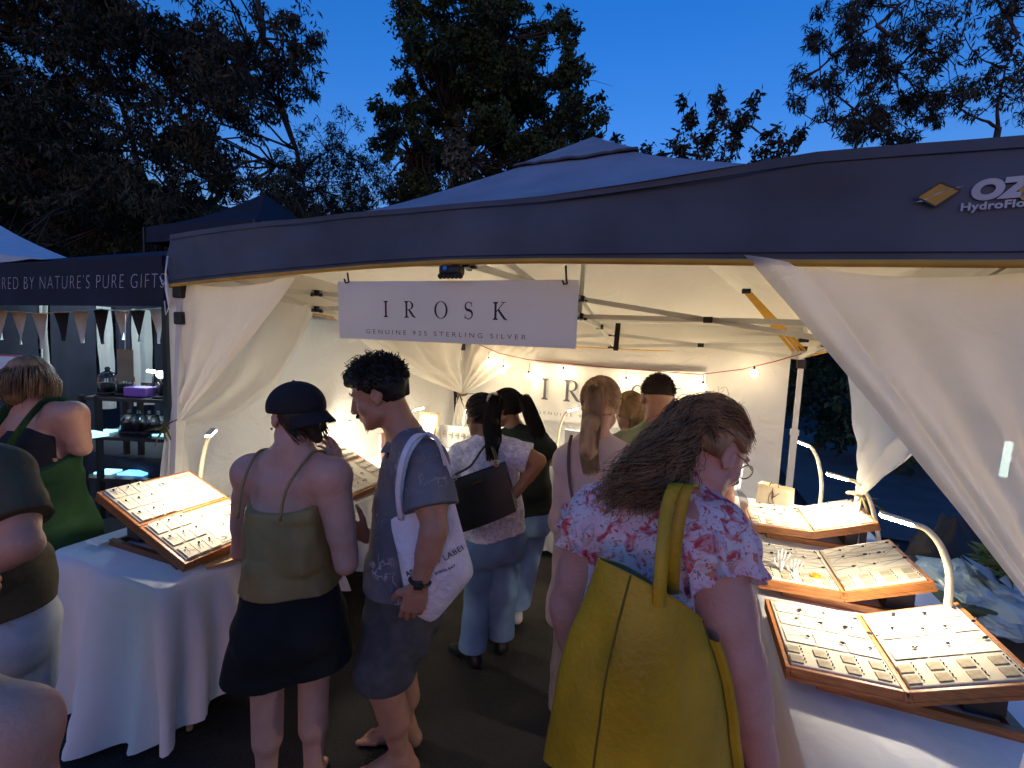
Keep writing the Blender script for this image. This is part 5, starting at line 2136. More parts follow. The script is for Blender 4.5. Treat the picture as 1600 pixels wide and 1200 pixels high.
    def mesh(s):
        d = s.d
        sg_ = d < 0
        n = np.array(d.shape) - 1
        cnt = np.zeros(n, np.int8)
        for a in (0, 1):
            for b in (0, 1):
                for c in (0, 1):
                    cnt += sg_[a:n[0] + a, b:n[1] + b, c:n[2] + c]
        ids = np.argwhere((cnt > 0) & (cnt < 8))
        if not len(ids):
            return np.zeros((0, 3)), np.zeros((0, 4), int)
        idx = np.full(n, -1, np.int32)
        idx[ids[:, 0], ids[:, 1], ids[:, 2]] = np.arange(len(ids))
        acc = np.zeros((len(ids), 3))
        num = np.zeros(len(ids))
        corners = [A(a, b, c).astype(int) for a in (0, 1) for b in (0, 1) for c in (0, 1)]
        vals = [d[ids[:, 0] + c[0], ids[:, 1] + c[1], ids[:, 2] + c[2]] for c in corners]
        for p in range(8):
            for q in range(p + 1, 8):
                if np.abs(corners[p] - corners[q]).sum() != 1:
                    continue
                va, vb = vals[p], vals[q]
                m = (va < 0) != (vb < 0)
                t = np.where(m, va / (va - vb + 1e-12), 0)
                pos = corners[p] + (corners[q] - corners[p]) * t[:, None]
                acc += np.where(m[:, None], pos, 0)
                num += m
        V = s.lo + s.h * (ids + acc / num[:, None])
        F = []
        for axs in range(3):
            o = [np.zeros(3, int) for _ in range(4)]
            b_, c_ = (axs + 1) % 3, (axs + 2) % 3
            e = np.eye(3, dtype=int)
            s0 = [slice(None)] * 3
            s1 = [slice(None)] * 3
            s0[axs] = slice(0, -1)
            s1[axs] = slice(1, None)
            a0, a1 = sg_[tuple(s0)], sg_[tuple(s1)]
            ed = np.argwhere(a0 != a1)
            ok = (ed[:, b_] > 0) & (ed[:, c_] > 0) & (ed[:, b_] < n[b_]) & (ed[:, c_] < n[c_])
            ed = ed[ok]
            fl = a0[ed[:, 0], ed[:, 1], ed[:, 2]]
            g = lambda off: idx[ed[:, 0] - off[0], ed[:, 1] - off[1], ed[:, 2] - off[2]]
            quad = np.stack([g(e[b_] + e[c_]), g(e[c_]), g(e[b_] * 0), g(e[b_])], 1)
            quad[~fl] = quad[~fl][:, ::-1]
            F.append(quad)
        F = np.concatenate(F)
        F = F[(F >= 0).all(1)]
        return V, F


def smooth_verts(V, F, it=1, lam=0.5):
    for _ in range(it):
        acc = np.zeros_like(V)
        num = np.zeros(len(V))
        for k in range(4):
            a, b = F[:, k], F[:, (k + 1) % 4]
            np.add.at(acc, a, V[b])
            np.add.at(num, a, 1)
            np.add.at(acc, b, V[a])
            np.add.at(num, b, 1)
        V = V + lam * (acc / np.maximum(num, 1)[:, None] - V)
    return V


def strands(paths, r0, r1=None, sides=3):
    """hair: (n, k, 3) polylines to thin tubes"""
    P = np.asarray(paths, float)
    n, k, _ = P.shape
    r1 = r0 * 0.4 if r1 is None else r1
    T = np.gradient(P, axis=1)
    T /= np.linalg.norm(T, axis=2, keepdims=True) + 1e-9
    ref = np.where(np.abs(T[:, :, 2:3]) < 0.8, A(0, 0, 1), A(1, 0, 0))
    Xv = np.cross(ref, T)
    Xv /= np.linalg.norm(Xv, axis=2, keepdims=True) + 1e-9
    Yv = np.cross(T, Xv)
    rr = (r0 + (r1 - r0) * np.linspace(0, 1, k) ** 1.5)[None, :, None]
    rings = [P + rr * (math.cos(a) * Xv + math.sin(a) * Yv) for a in np.arange(sides) * 2 * PI / sides]
    V = np.stack(rings, 2)                           # n,k,sides,3
    base = np.arange(n * k * sides).reshape(n, k, sides)
    F = []
    for j in range(sides):
        j2 = (j + 1) % sides
        F.append(np.stack([base[:, :-1, j], base[:, :-1, j2], base[:, 1:, j2], base[:, 1:, j]], -1).reshape(-1, 4))
    return V.reshape(-1, 3), np.concatenate(F)


def head_frame(f, up=UP):
    f = nrm(f)
    r = nrm(np.cross(f, up))
    u = np.cross(r, f)
    return np.column_stack([r, u, f])


def smooth_path(pts, k):
    pts = [A(*p) for p in pts]
    out = []
    ts = np.linspace(0, len(pts) - 1, k)
    for t in ts:
        i = min(int(t), len(pts) - 2)
        q = t - i
        p0, p1, p2, p3 = pts[max(0, i - 1)], pts[i], pts[i + 1], pts[min(len(pts) - 1, i + 2)]
        out.append(0.5 * ((2 * p1) + (-p0 + p2) * q + (2 * p0 - 5 * p1 + 4 * p2 - p3) * q * q + (-p0 + 3 * p1 - 3 * p2 + p3) * q ** 3))
    return np.array(out)


class Person:
    def __init__(s, label, pelvis, face, stature=1.68, build=1.0, man=False, skin=None, vox=0.0065, head_dir=None, head=None, head_up=UP, name='person', **J):
        s.st = stature / 1.70
        s.man, s.build, s.vox = man, build, vox
        st = s.st
        f = nrm(A(face[0], face[1], 0))
        L = A(-f[1], f[0], 0)                        # the person's left
        s.f, s.L = f, L
        pel = A(*pelvis)
        d = dict(pelvis=pel,
                 waist=pel + A(0, 0, 0.19 * st), chest=pel + A(0, 0, 0.36 * st), neck=pel + A(0, 0, 0.53 * st))
        for k in ('waist', 'chest', 'neck'):
            if k in J:
                d[k] = A(*J[k])
        shw = (0.185 if man else 0.162) * st * (0.6 + 0.4 * build)
        d['shL'] = d['neck'] + L * shw + A(0, 0, -0.045 * st)
        d['shR'] = d['neck'] - L * shw + A(0, 0, -0.045 * st)
        for sd, sg in (('L', 1), ('R', -1)):
            sh = A(*J['sh' + sd]) if 'sh' + sd in J else d['sh' + sd]
            d['el' + sd] = sh + L * sg * 0.05 + A(0, 0, -0.285 * st) - f * 0.02
            d['wr' + sd] = d['el' + sd] + A(0, 0, -0.18 * st) + f * 0.16
            d['hip' + sd] = pel + L * sg * 0.088 * st + A(0, 0, -0.03)
            d['kn' + sd] = A(pel[0], pel[1], 0) + L * sg * 0.085 * st + f * 0.025 + A(0, 0, 0.475 * st)
            d['an' + sd] = A(pel[0], pel[1], 0) + L * sg * 0.085 * st - f * 0.01 + A(0, 0, 0.085 * st)
            d['toe' + sd] = f + L * sg * 0.2
            d['hand' + sd] = None
        d.update({k: (A(*v) if isinstance(v, np.ndarray) else v) for k, v in J.items()})
        s.J = d
        s.hf = head_frame(f if head_dir is None else head_dir, head_up)
        s.hc = d['neck'] + A(0, 0, 0.165 * st) + f * 0.02 if head is None else A(*head)
        s.skin = skin or M_skin
        s.root = thing(name, label, 'person', (pel[0], pel[1], 0))
        s.lat_h = nrm(d['hipL'] - d['hipR'])
        s.lat_s = nrm(d['shL'] - d['shR'])

    # --- the torso's sections, shared by skin and clothes
    def torso(s, grow=0.0, top=True, low=True, bottom=0.0, wide=1.0):
        J, st, b = s.J, s.st, s.build
        up = nrm(J['waist'] - J['pelvis'])
        mid = (J['shL'] + J['shR']) / 2
        pts = [J['pelvis'] - up * 0.085 * st, J['pelvis'], J['waist'], J['chest'], lerp(J['chest'], mid, 0.72), lerp(mid, J['neck'], 0.5)]
        if s.man:
            wa = [0.135, 0.165, 0.150, 0.170, 0.165, 0.10]
            wb = [0.095, 0.115, 0.105, 0.120, 0.095, 0.060]
        else:
            wa = [0.135, 0.172, 0.132, 0.145, 0.135, 0.085]
            wb = [0.100, 0.118, 0.095, 0.112, 0.085, 0.055]
        wa = [(w * st * (0.35 + 0.65 * b if i > 3 else b) + grow) * wide for i, w in enumerate(wa)]
        wb = [w * st * (0.4 + 0.6 * b if i > 3 else b) + grow for i, w in enumerate(wb)]
        lats = [s.lat_h, s.lat_h, nrm(s.lat_h + s.lat_s), s.lat_s, s.lat_s, s.lat_s]
        if bottom:
            pts[0] = J['pelvis'] - up * bottom
        return pts, wa, wb, lats

    def bounds(s, pad=0.16):
        P = [v for k, v in s.J.items() if isinstance(v, np.ndarray) and not k.startswith('toe')] + [s.hc]
        lo, hi = np.min(P, 0) - pad, np.max(P, 0) + pad
        lo[2] = max(lo[2], -0.02)
        return lo, hi

    def arm_r(s):
        q = s.st * (0.5 + 0.5 * s.build)
        return [x * q * (1.08 if s.man else 1.0) * s.J.get('arm_k', 1.0) for x in (0.056, 0.047, 0.040, 0.041, 0.027)]

    def leg_r(s):
        q = s.st * (0.45 + 0.55 * s.build)
        return [x * q for x in ((0.088, 0.075, 0.056, 0.057, 0.036) if s.man else (0.092, 0.078, 0.056, 0.055, 0.034))]

    def hand(s, F, side):
        J, st = s.J, s.st
        w = J['wr' + side]
        spec = J.get('hand' + side) or {}
        d = nrm(spec.get('d', w - J['el' + side]))
        n = spec.get('n', s.L * (-1 if side == 'L' else 1))     # palm faces this way
        n = nrm(A(*n) - d * (A(*n) @ d))
        t = np.cross(d, n) * (1 if side == 'L' else -1)          # towards the thumb
        if spec.get('thumb') is not None and t @ A(*spec['thumb']) < 0:
            t = -t
        curl = spec.get('curl', 0.45)
        sp = spec.get('spread', 0.0)
        k = st * (1.06 if s.man else 0.96)
        kn = []
        for i, (off, ln) in enumerate(((0.030, 0.088), (0.010, 0.092), (-0.010, 0.088), (-0.028, 0.080))):
            kp = w + d * ln * k + t * off * k
            F.cone(w + d * 0.012 + t * off * 0.55 * k, kp, 0.0135 * k, 0.0115 * k, 0.010)
            kn.append(kp)
        F.ell(w + d * 0.045 * k, (0.036 * k, 0.042 * k, 0.016 * k), np.column_stack([t, d, n]), 0.012)
        for i, (L3, r) in enumerate((((0.040, 0.024, 0.021), 0.0088), ((0.044, 0.028, 0.022), 0.0090), ((0.041, 0.026, 0.021), 0.0086), ((0.032, 0.020, 0.018), 0.0076))):
            p = kn[i]
            a = curl * (0.75 + 0.12 * i)
            dirv = nrm(d + t * sp * (1.5 - i) * 0.3)
            for q, l in enumerate(L3):
                dd = math.cos(a) * dirv + math.sin(a) * n
                e = p + dd * l * k
                F.cone(p, e, r * k * (1 - 0.08 * q), r * k * (0.93 - 0.09 * q), 0.003)
                p = e
                a += curl * (1.0 if q == 0 else 0.7)
        p = w + d * 0.025 * k + t * 0.022 * k
        e = p + (d * 0.55 + t * 0.72 + n * 0.25) * 0.045 * k
        F.cone(p, e, 0.015 * k, 0.0115 * k, 0.010)
        e2 = e + nrm(d * 0.85 + t * 0.35 + n * (0.25 + curl * 0.5)) * 0.032 * k
        F.cone(e, e2, 0.0105 * k, 0.0092 * k, 0.004)
        e3 = e2 + nrm(d * 0.9 + t * 0.1 + n * (0.35 + curl * 0.6)) * 0.026 * k
        F.cone(e2, e3, 0.0092 * k, 0.0072 * k, 0.004)

    def foot(s, F, side, grow=0.0):
        J, st = s.J, s.st
        a = J['an' + side]
        t = nrm(A(J['toe' + side][0], J['toe' + side][1], 0))
        lt = A(-t[1], t[0], 0)
        g = A(a[0], a[1], 0)
        k = st * (1.08 if s.man else 0.97)
        F.cone(a + A(0, 0, 0.01), g - t * 0.035 * k + A(0, 0, 0.032), 0.036 * k + grow, 0.030 * k + grow, 0.02)
        F.cone(a + t * 0.01, g + t * 0.10 * k + A(0, 0, 0.035), 0.036 * k + grow, 0.028 * k + grow, 0.03)
        F.cone(g - t * 0.03 * k + A(0, 0, 0.028), g + t * 0.13 * k + A(0, 0, 0.022), 0.028 * k + grow, 0.022 * k + grow, 0.02)
        for i, off in enumerate((0.028, 0.012, -0.004, -0.019, -0.032)):
            F.cone(g + t * 0.11 * k + lt * off * 0.9 * k + A(0, 0, 0.020), g + t * (0.175 - 0.007 * i - (0 if i else -0.004)) * k + lt * off * k + A(0, 0, 0.014), 0.013 * k + grow, (0.011 if i == 0 else 0.008) * k + grow, 0.006 if not grow else 0.02)

    def head(s, F):
        c, R = s.hc, s.hf
        k = (1.03 if s.man else 0.97) * (0.5 + 0.5 * s.st)
        s.hk = k
        P = lambda x, y, z: c + R @ (A(x, y, z) * k)
        E = lambda x, y, z, r, kk=0.02, sub=False: F.ell(P(x, y, z), A(*r) * k, R, kk, sub)
        E(0, 0.036, -0.012, (0.075, 0.084, 0.097), 0.03)
        E(0, -0.025, 0.026, (0.060, 0.085, 0.064), 0.03)
        E(0, -0.060, 0.035, (0.050, 0.045, 0.050), 0.03)
        E(0, -0.098, 0.066, (0.023, 0.018, 0.020), 0.025)
        for sx in (-1, 1):
            E(sx * 0.040, -0.028, 0.058, (0.024, 0.022, 0.020), 0.02)      # cheek
            E(sx * 0.030, 0.026, 0.078, (0.024, 0.008, 0.012), 0.012)       # brow
            E(sx * 0.031, 0.004, 0.096, (0.018, 0.011, 0.012), 0.010, True)  # socket
            F.cone(P(sx * 0.052, -0.062, 0.015), P(sx * 0.020, -0.098, 0.060), 0.022 * k, 0.016 * k, 0.025)
        F.cone(P(0, 0.012, 0.090), P(0, -0.030, 0.108), 0.008 * k, 0.0115 * k, 0.010)
        E(0, -0.036, 0.108, (0.0115, 0.010, 0.0125), 0.008)
        for sx in (-1, 1):
            E(sx * 0.012, -0.039, 0.098, (0.008, 0.008, 0.010), 0.006)
        E(0, -0.063, 0.090, (0.024, 0.0065, 0.010), 0.006)
        E(0, -0.075, 0.088, (0.020, 0.0070, 0.010), 0.006)
        E(0, -0.069, 0.101, (0.026, 0.0018, 0.006), 0.003, True)
        for sx in (-1, 1):
            Re = R @ np.array(Matrix.Rotation(sx * 0.35, 3, 'Y') @ Matrix.Rotation(-0.2, 3, 'X'))
            F.ell(P(sx * 0.078, 0.0, -0.010), A(0.009, 0.033, 0.021) * k, Re, 0.006)
            F.ell(P(sx * 0.088, 0.004, -0.004), A(0.006, 0.018, 0.010) * k, Re, 0.004, True)
            F.ell(P(sx * 0.076, -0.028, -0.002), A(0.007, 0.010, 0.009) * k, Re, 0.005)

    def eyes(s):
        k = s.hk
        for sx in (-1, 1):
            c = s.hc + s.hf @ (A(sx * 0.031, 0.003, 0.0735) * k)
            mb = MB()
            mb.ball(c, 0.0118 * k, 12, 8, 0)
            g = s.hf[:, 2] * 0.0072 * k - s.hf[:, 1] * 0.003 * k
            mb.ball(c + g, 0.0064 * k, 10, 6, 1)
            mb.build('eye', [M_eyewhite, M_iris], s.body, True)

    def make(s, skip_feet=False, fine_hands=True):
        J, st = s.J, s.st
        lo, hi = s.bounds(0.2)
        F = Field(lo, hi, s.vox)
        F.loft(*s.torso(), k=0.03)
        if not s.man:
            for sx in (-1, 1):
                F.ell(lerp(J['chest'], J['neck'], 0.12) + s.lat_s * sx * 0.075 * st + np.cross(s.lat_s, UP) * 0.085 * st * s.build, A(0.062, 0.062, 0.062) * st * (0.4 + 0.6 * s.build), None, 0.04)
        for sd, sg in (('L', 1), ('R', -1)):
            F.ell(J['pelvis'] + s.lat_h * sg * 0.075 * st * s.build - np.cross(s.lat_h, UP) * 0.06 * st * s.build + A(0, 0, -0.05 * st), A(0.088, 0.088, 0.098) * st * s.build, None, 0.05)
        nb = s.hc + s.hf @ A(0, -0.06, -0.03)
        F.cone(J['neck'] + A(0, 0, -0.02), nb, 0.060 * st * (1.08 if s.man else 0.92) * (0.6 + 0.4 * s.build), 0.054 * st * (1.1 if s.man else 0.93), 0.03)
        ra, rl = s.arm_r(), s.leg_r()
        for sd in 'LR':
            sh, el, wr = J['sh' + sd], J['el' + sd], J['wr' + sd]
            F.cone(lerp(J['neck'], nb, 0.25), sh, 0.045 * st, ra[0] * 0.92, 0.05)
            F.cone(lerp(J['chest'], J['neck'], 0.45), sh, 0.07 * st, ra[0], 0.05)
            F.cone(sh, el, ra[0], ra[2], 0.04)
            F.cone(lerp(sh, el, 0.3), lerp(sh, el, 0.65), ra[1] * 1.06, ra[1], 0.03)
            F.cone(el, wr, ra[2], ra[4], 0.015)
            F.cone(lerp(el, wr, 0.12), lerp(el, wr, 0.45), ra[3], ra[3] * 0.92, 0.02)
            s.hand(F, sd)
            hp, kn, an = J['hip' + sd], J['kn' + sd], J['an' + sd]
            F.cone(hp, kn, rl[0], rl[2], 0.03)
            F.cone(lerp(hp, kn, 0.25), lerp(hp, kn, 0.6), rl[1] * 1.05, rl[1] * 0.9, 0.03)
            F.cone(kn, an, rl[2], rl[4], 0.02)
            back = -nrm(A(J['toe' + sd][0], J['toe' + sd][1], 0))
            F.cone(lerp(kn, an, 0.15) + back * 0.012, lerp(kn, an, 0.45) + back * 0.018, rl[3] * 0.92, rl[3] * 0.95, 0.03)
            if not skip_feet:
                s.foot(F, sd)
        s.head(F)
        V, Q = F.mesh()
        V = smooth_verts(V, Q, 1, 0.4)
        s.body = link_mesh('body', V, Q, s.skin, s.root, True)
        s.eyes()
        return s

    # --- clothing: parts of the same figure grown a little and cut at hems
    def garment(s, name, m, shapes, cuts=(), subs=(), wrinkle=(0.004, 9, 0.3), vox=None, stretch=(1, 1, 1), parent=None):
        lo, hi = [], []
        for sh in shapes:
            if sh[0] == 'cone':
                r = max(sh[3], sh[4]) + 0.03
                lo.append(np.minimum(sh[1], sh[2]) - r)
                hi.append(np.maximum(sh[1], sh[2]) + r)
            elif sh[0] == 'ell':
                r = max(sh[2]) + 0.03
                lo.append(sh[1] - r)
                hi.append(sh[1] + r)
            else:
                r = max(max(sh[2]), max(sh[3])) + 0.03
                lo.append(np.min(sh[1], 0) - r)
                hi.append(np.max(sh[1], 0) + r)
        F = Field(np.min(lo, 0), np.max(hi, 0), vox or s.vox)
        for sh in shapes:
            if sh[0] == 'cone':
                F.cone(sh[1], sh[2], sh[3], sh[4], sh[5] if len(sh) > 5 else 0.03)
            elif sh[0] == 'ell':
                F.ell(sh[1], sh[2], sh[3] if len(sh) > 3 else None, sh[4] if len(sh) > 4 else 0.03)
            else:
                F.loft(sh[1], sh[2], sh[3], sh[4], 0.03)
        if wrinkle:
            F.wrinkle(wrinkle[0], wrinkle[1], wrinkle[2], stretch)
        for p, n in cuts:
            F.clip(A(*p), nrm(A(*n)))
        for sh in subs:
            if sh[0] == 'cone':
                F.cone(sh[1], sh[2], sh[3], sh[4], 0.004, True)
            else:
                F.ell(sh[1], sh[2], sh[3] if len(sh) > 3 else None, 0.004, True)
        V, Q = F.mesh()
        V = smooth_verts(V, Q, 1, 0.35)
        return link_mesh(name, V, Q, m, parent or s.root, True)

    def neckhole(s, r=0.072, drop=0.0, fwd=0.03, top=0.25):
        J = s.J
        f3 = np.cross(s.lat_s, UP)
        a = J['neck'] + A(0, 0, -0.012 - drop) + f3 * fwd
        return ('cone', a, a + A(0, 0, top) + f3 * 0.03, r * s.st, r * 1.15 * s.st)

    def shirt(s, m, hem=0.10, sleeve=0.55, grow=0.014, loose=0.02, neck=0.070, neck_drop=0.0, wrinkle=(0.005, 8, 0.3), name='shirt', sleeve_r=0.016, wide=1.0):
        J, st = s.J, s.st
        ra = s.arm_r()
        pts, wa, wb, lats = s.torso(grow, bottom=hem + 0.05, wide=wide)
        wa[0] = wa[1] + loose * 0.6
        wb[0] = wb[1] + loose * 0.6
        wa[2] += loose
        wb[2] += loose
        sh = [('loft', pts, wa, wb, lats)]
        if not s.man:
            for sx in (-1, 1):
                sh.append(('ell', lerp(J['chest'], J['neck'], 0.12) + s.lat_s * sx * 0.075 * st + np.cross(s.lat_s, UP) * 0.085 * st * s.build, A(1, 1, 1) * (0.062 * st * (0.4 + 0.6 * s.build) + grow), None, 0.05))
        for sd, sg in (('L', 1), ('R', -1)):
            sh.append(('ell', J['pelvis'] + s.lat_h * sg * 0.075 * st * s.build - np.cross(s.lat_h, UP) * 0.06 * st * s.build + A(0, 0, -0.05 * st), A(0.088, 0.088, 0.098) * st * s.build + grow, None, 0.05))
            if sleeve <= 0:
                continue
            sh.append(('cone', lerp(J['chest'], J['neck'], 0.45), J['sh' + sd], 0.07 * st + grow, ra[0] + grow * 0.9, 0.05))
            nb = s.hc + s.hf @ A(0, -0.06, -0.03)
            sh.append(('cone', lerp(J['neck'], nb, 0.25), J['sh' + sd], 0.045 * st + grow * 0.8, ra[0] * 0.92 + grow * 0.8, 0.05))
        subs = [s.neckhole(neck, neck_drop)]
        up = nrm(J['waist'] - J['pelvis'])
        body_cut = [(J['pelvis'] - up * hem, -up)]
        o = None
        if sleeve <= 0:
            for sd in 'LR':
                el = J['el' + sd]
                d = nrm(el - J['sh' + sd])
                subs.append(('cone', J['sh' + sd] + d * 0.02, el, ra[0] + 0.02, ra[0] + 0.04))
            return s.garment(name, m, sh, body_cut, subs, wrinkle)
        o = s.garment(name, m, sh, body_cut, subs, wrinkle)
        for sd in 'LR':
            a, e = J['sh' + sd], J['el' + sd]
            w = J['wr' + sd]
            if sleeve <= 1:
                end = lerp(a, e, sleeve)
                shp = [('cone', a, lerp(a, e, sleeve + 0.12), ra[0] + grow, ra[1] + sleeve_r + grow, 0.04)]
                cut = [(end, nrm(e - a))]
            else:
                end = lerp(e, w, sleeve - 1)
                shp = [('cone', a, e, ra[0] + grow, ra[2] + sleeve_r * 0.7 + grow, 0.03), ('cone', e, lerp(e, w, min(1, sleeve - 1 + 0.1)), ra[2] + sleeve_r * 0.7 + grow, ra[4] + sleeve_r * 0.6 + grow, 0.03)]
                cut = [(end, nrm(w - e))]
            s.garment('sleeve', m, shp, cut, [], wrinkle, parent=o)
        return o

    def trousers(s, m, length=1.9, top=0.06, grow=0.010, flare=0.02, name='jeans', wrinkle=(0.005, 10, 0.9), hem_grow=None):
        """length: 1 = to the knee, 2 = to the ankle"""
        J, st = s.J, s.st
        rl = s.leg_r()
        pts, wa, wb, lats = s.torso(grow)
        up = nrm(J['waist'] - J['pelvis'])
        sh = [('loft', pts[:3], wa[:3], wb[:3], lats[:3])]
        cuts = [(J['pelvis'] + up * top, up)]
        for sd, sg in (('L', 1), ('R', -1)):
            sh.append(('ell', J['pelvis'] + s.lat_h * sg * 0.075 * st * s.build - np.cross(s.lat_h, UP) * 0.06 * st * s.build + A(0, 0, -0.05 * st), A(0.088, 0.088, 0.098) * st * s.build + grow, None, 0.05))
            hp, kn, an = J['hip' + sd], J['kn' + sd], J['an' + sd]
            if length <= 1:
                e = lerp(hp, kn, length)
                sh.append(('cone', hp, lerp(hp, kn, length + 0.03), rl[0] + grow, lerp(rl[0], rl[2], length) + grow + flare, 0.02))
            else:
                sh.append(('cone', hp, kn, rl[0] + grow, rl[2] + grow + flare * 0.5, 0.02))
                e = lerp(kn, an, length - 1)
                sh.append(('cone', kn, lerp(kn, an, length - 1 + 0.05), rl[2] + grow + flare * 0.5, rl[3] * 0.85 + grow + flare, 0.02))
                sh.append(('cone', lerp(hp, kn, 0.2), lerp(hp, kn, 0.6), rl[1] * 1.05 + grow, rl[1] * 0.92 + grow, 0.03))
        zmin = min(lerp(J['hip' + q], J['kn' + q], length)[2] if length <= 1 else lerp(J['kn' + q], J['an' + q], length - 1)[2] for q in 'LR')
        cuts.append((A(0, 0, zmin), A(0, 0, -1)))
        return s.garment(name, m, sh, cuts, [], wrinkle)

    def shoes(s, m, name='shoe'):
        for sd in 'LR':
            a = s.J['an' + sd]
            lo, hi = a - A(0.22, 0.22, 0), a + A(0.22, 0.22, 0.06)
            lo[2] = -0.01
            F = Field(lo, hi, 0.007)
            s.foot(F, sd, 0.008)
            F.clip(a + A(0, 0, 0.015), UP)
            F.clip(A(0, 0, 0.0), -UP)
            V, Q = F.mesh()
            link_mesh(name, V, Q, m, s.root, True)

    # --- hair
    def scalp(s, n, rng, y_min=-0.02, front=0.055, lift=0.004):
        """points and outward directions on the hairy part of the skull"""
        k = s.hk
        out_p, out_n = [], []
        while len(out_p) < n:
            d = rng.normal(size=3)
            d /= np.linalg.norm(d)
            p = A(0, 0.036, -0.012) + d * (A(0.075, 0.084, 0.097) + lift)
            lim = y_min if p[2] < 0.01 else y_min + (p[2] - 0.01) / 0.075 * 0.115
            if p[1] < lim:
                continue
            out_p.append(s.hc + s.hf @ (p * k))
            out_n.append(s.hf @ nrm(d / A(0.075, 0.084, 0.097)))
        return np.array(out_p), np.array(out_n)

    def hair_cap(s, m, grow=0.014, extra=(), line=None, wr=(0.004, 26, 0.5), vox=0.0055, name='hair', nape=-0.05, low=0.8, post=()):
        """closed volume of hair over the skull, hairline cut by planes"""
        k, R, c = s.hk, s.hf, s.hc
        P = lambda x, y, z: c + R @ (A(x, y, z) * k)
        r = 0.34
        pts = [c]
        for e in extra:
            pts += [e[1]] + ([e[2]] if e[0] == 'cone' else [])
        lo, hi = np.min(pts, 0) - 0.19, np.max(pts, 0) + 0.19
        F = Field(lo, hi, vox)
        F.ell(P(0, 0.036, -0.014), (A(0.075, 0.084, 0.097) + grow) * k, R, 0)
        F.ell(P(0, -0.01, -0.045), (A(0.062, 0.060, 0.058) + grow * low) * k, R, 0.02)
        # hairline: nothing in front of and below a slanted plane; nothing under the nape
        n1 = R @ nrm(A(0, -0.72, 0.70))
        F.clip(P(0, 0.010, 0.012), n1)
        F.clip(P(0, nape, 0), R @ A(0, -1, 0))
        for sx in (-1, 1):                            # round the ears
            F.ell(P(sx * 0.088, -0.006, 0.0), A(0.035, 0.034, 0.028) * k, R, 0.008, True)
        for e in extra:
            if e[0] == 'cone':
                F.cone(e[1], e[2], e[3], e[4], e[5] if len(e) > 5 else 0.02)
            else:
                F.ell(e[1], e[2], e[3] if len(e) > 3 else None, e[4] if len(e) > 4 else 0.02)
        for c_, r_ in post:
            F.ell(c_, A(r_, r_, r_), None, 0.012, True)
        if wr:
            F.wrinkle(*wr)
        V, Q = F.mesh()
        V = smooth_verts(V, Q, 1, 0.3)
        return link_mesh(name, V, Q, m, s.root, True)

    def hair_strands(s, paths, m, r0, parent, r1=None, name='hair_strands'):
        V, Q = strands(paths, r0, r1)
        o = link_mesh(name, V, Q, m, parent, True)
        o['kind'] = 'stuff'
        return o

    def swept(s, n, rng, gather, tail_pts, tail_r, k1=9, k2=14, y_min=-0.045, lift=0.012, end_spread=1.0, wave=0.0):
        """strands combed over the skull into a tie, then falling as a tail"""
        P, N_ = s.scalp(n, rng, y_min, lift=lift)
        g = A(*gather)
        c = s.hc + s.hf @ (A(0, 0.036, -0.012) * s.hk)
        rad = (A(0.075, 0.084, 0.097) + lift + 0.004) * s.hk
        path = np.zeros((n, k1 + k2, 3))
        gl = s.hf.T @ (g - c)
        gu = nrm(gl / rad)
        for i in range(n):
            u0 = nrm((s.hf.T @ (P[i] - c)) / rad)
            ang = math.acos(max(-1, min(1, float(u0 @ gu))))
            ol = rng.random() * 0.05
            for q, t in enumerate(np.linspace(0, 1, k1)):
                w = (math.sin((1 - t) * ang) * u0 + math.sin(t * ang) * gu) / (math.sin(ang) + 1e-6)
                rr = 1 + ol * math.sin(PI * t)
                path[i, q] = c + s.hf @ (w * rad * rr) if t < 1 else g
        tp = smooth_path(tail_pts, k2)
        tdir = np.gradient(tp, axis=0)
        for i in range(n):
            a, rr = rng.random() * 2 * PI, math.sqrt(rng.random())
            L = 0.70 + 0.3 * rng.random()
            for q in range(k2):
                tt = q / (k2 - 1) * L
                x = tt * (k2 - 1)
                i0 = min(int(x), k2 - 2)
                p = lerp(tp[i0], tp[i0 + 1], x - i0)
                tg = nrm(tdir[i0])
                e1 = nrm(np.cross(tg, s.hf[:, 2]))
                e2 = np.cross(tg, e1)
                w = tail_r(tt) if callable(tail_r) else tail_r
                wob = wave * math.sin(tt * 14 + i)
                path[i, k1 + q] = p + e1 * (math.cos(a) * rr * w + wob) + e2 * math.sin(a) * rr * w * 0.7
        return path


def skin_mat(name, col, var=0.2, spec=0.35):
    m = mat(name, col, rough=0.5, var=var, scale=22, bump=0.28, bscale=120, spec=spec, sss=0.10, col2=(col[0] * 0.90, col[1] * 0.80, col[2] * 0.76), contrast=(0.25, 0.8))
    return m


def hair_mat(name, a, b):
    m = mat(name, a, rough=0.55, col2=b, scale=26, bump=0.3, bscale=70, spec=0.28, stretch=(1, 1, 0.25))
    return m


def denim(name, col, fade):
    return mat(name, fade, rough=0.85, col2=col, scale=6, bump=0.35, bscale=420, spec=0.2, contrast=(0.35, 0.68))


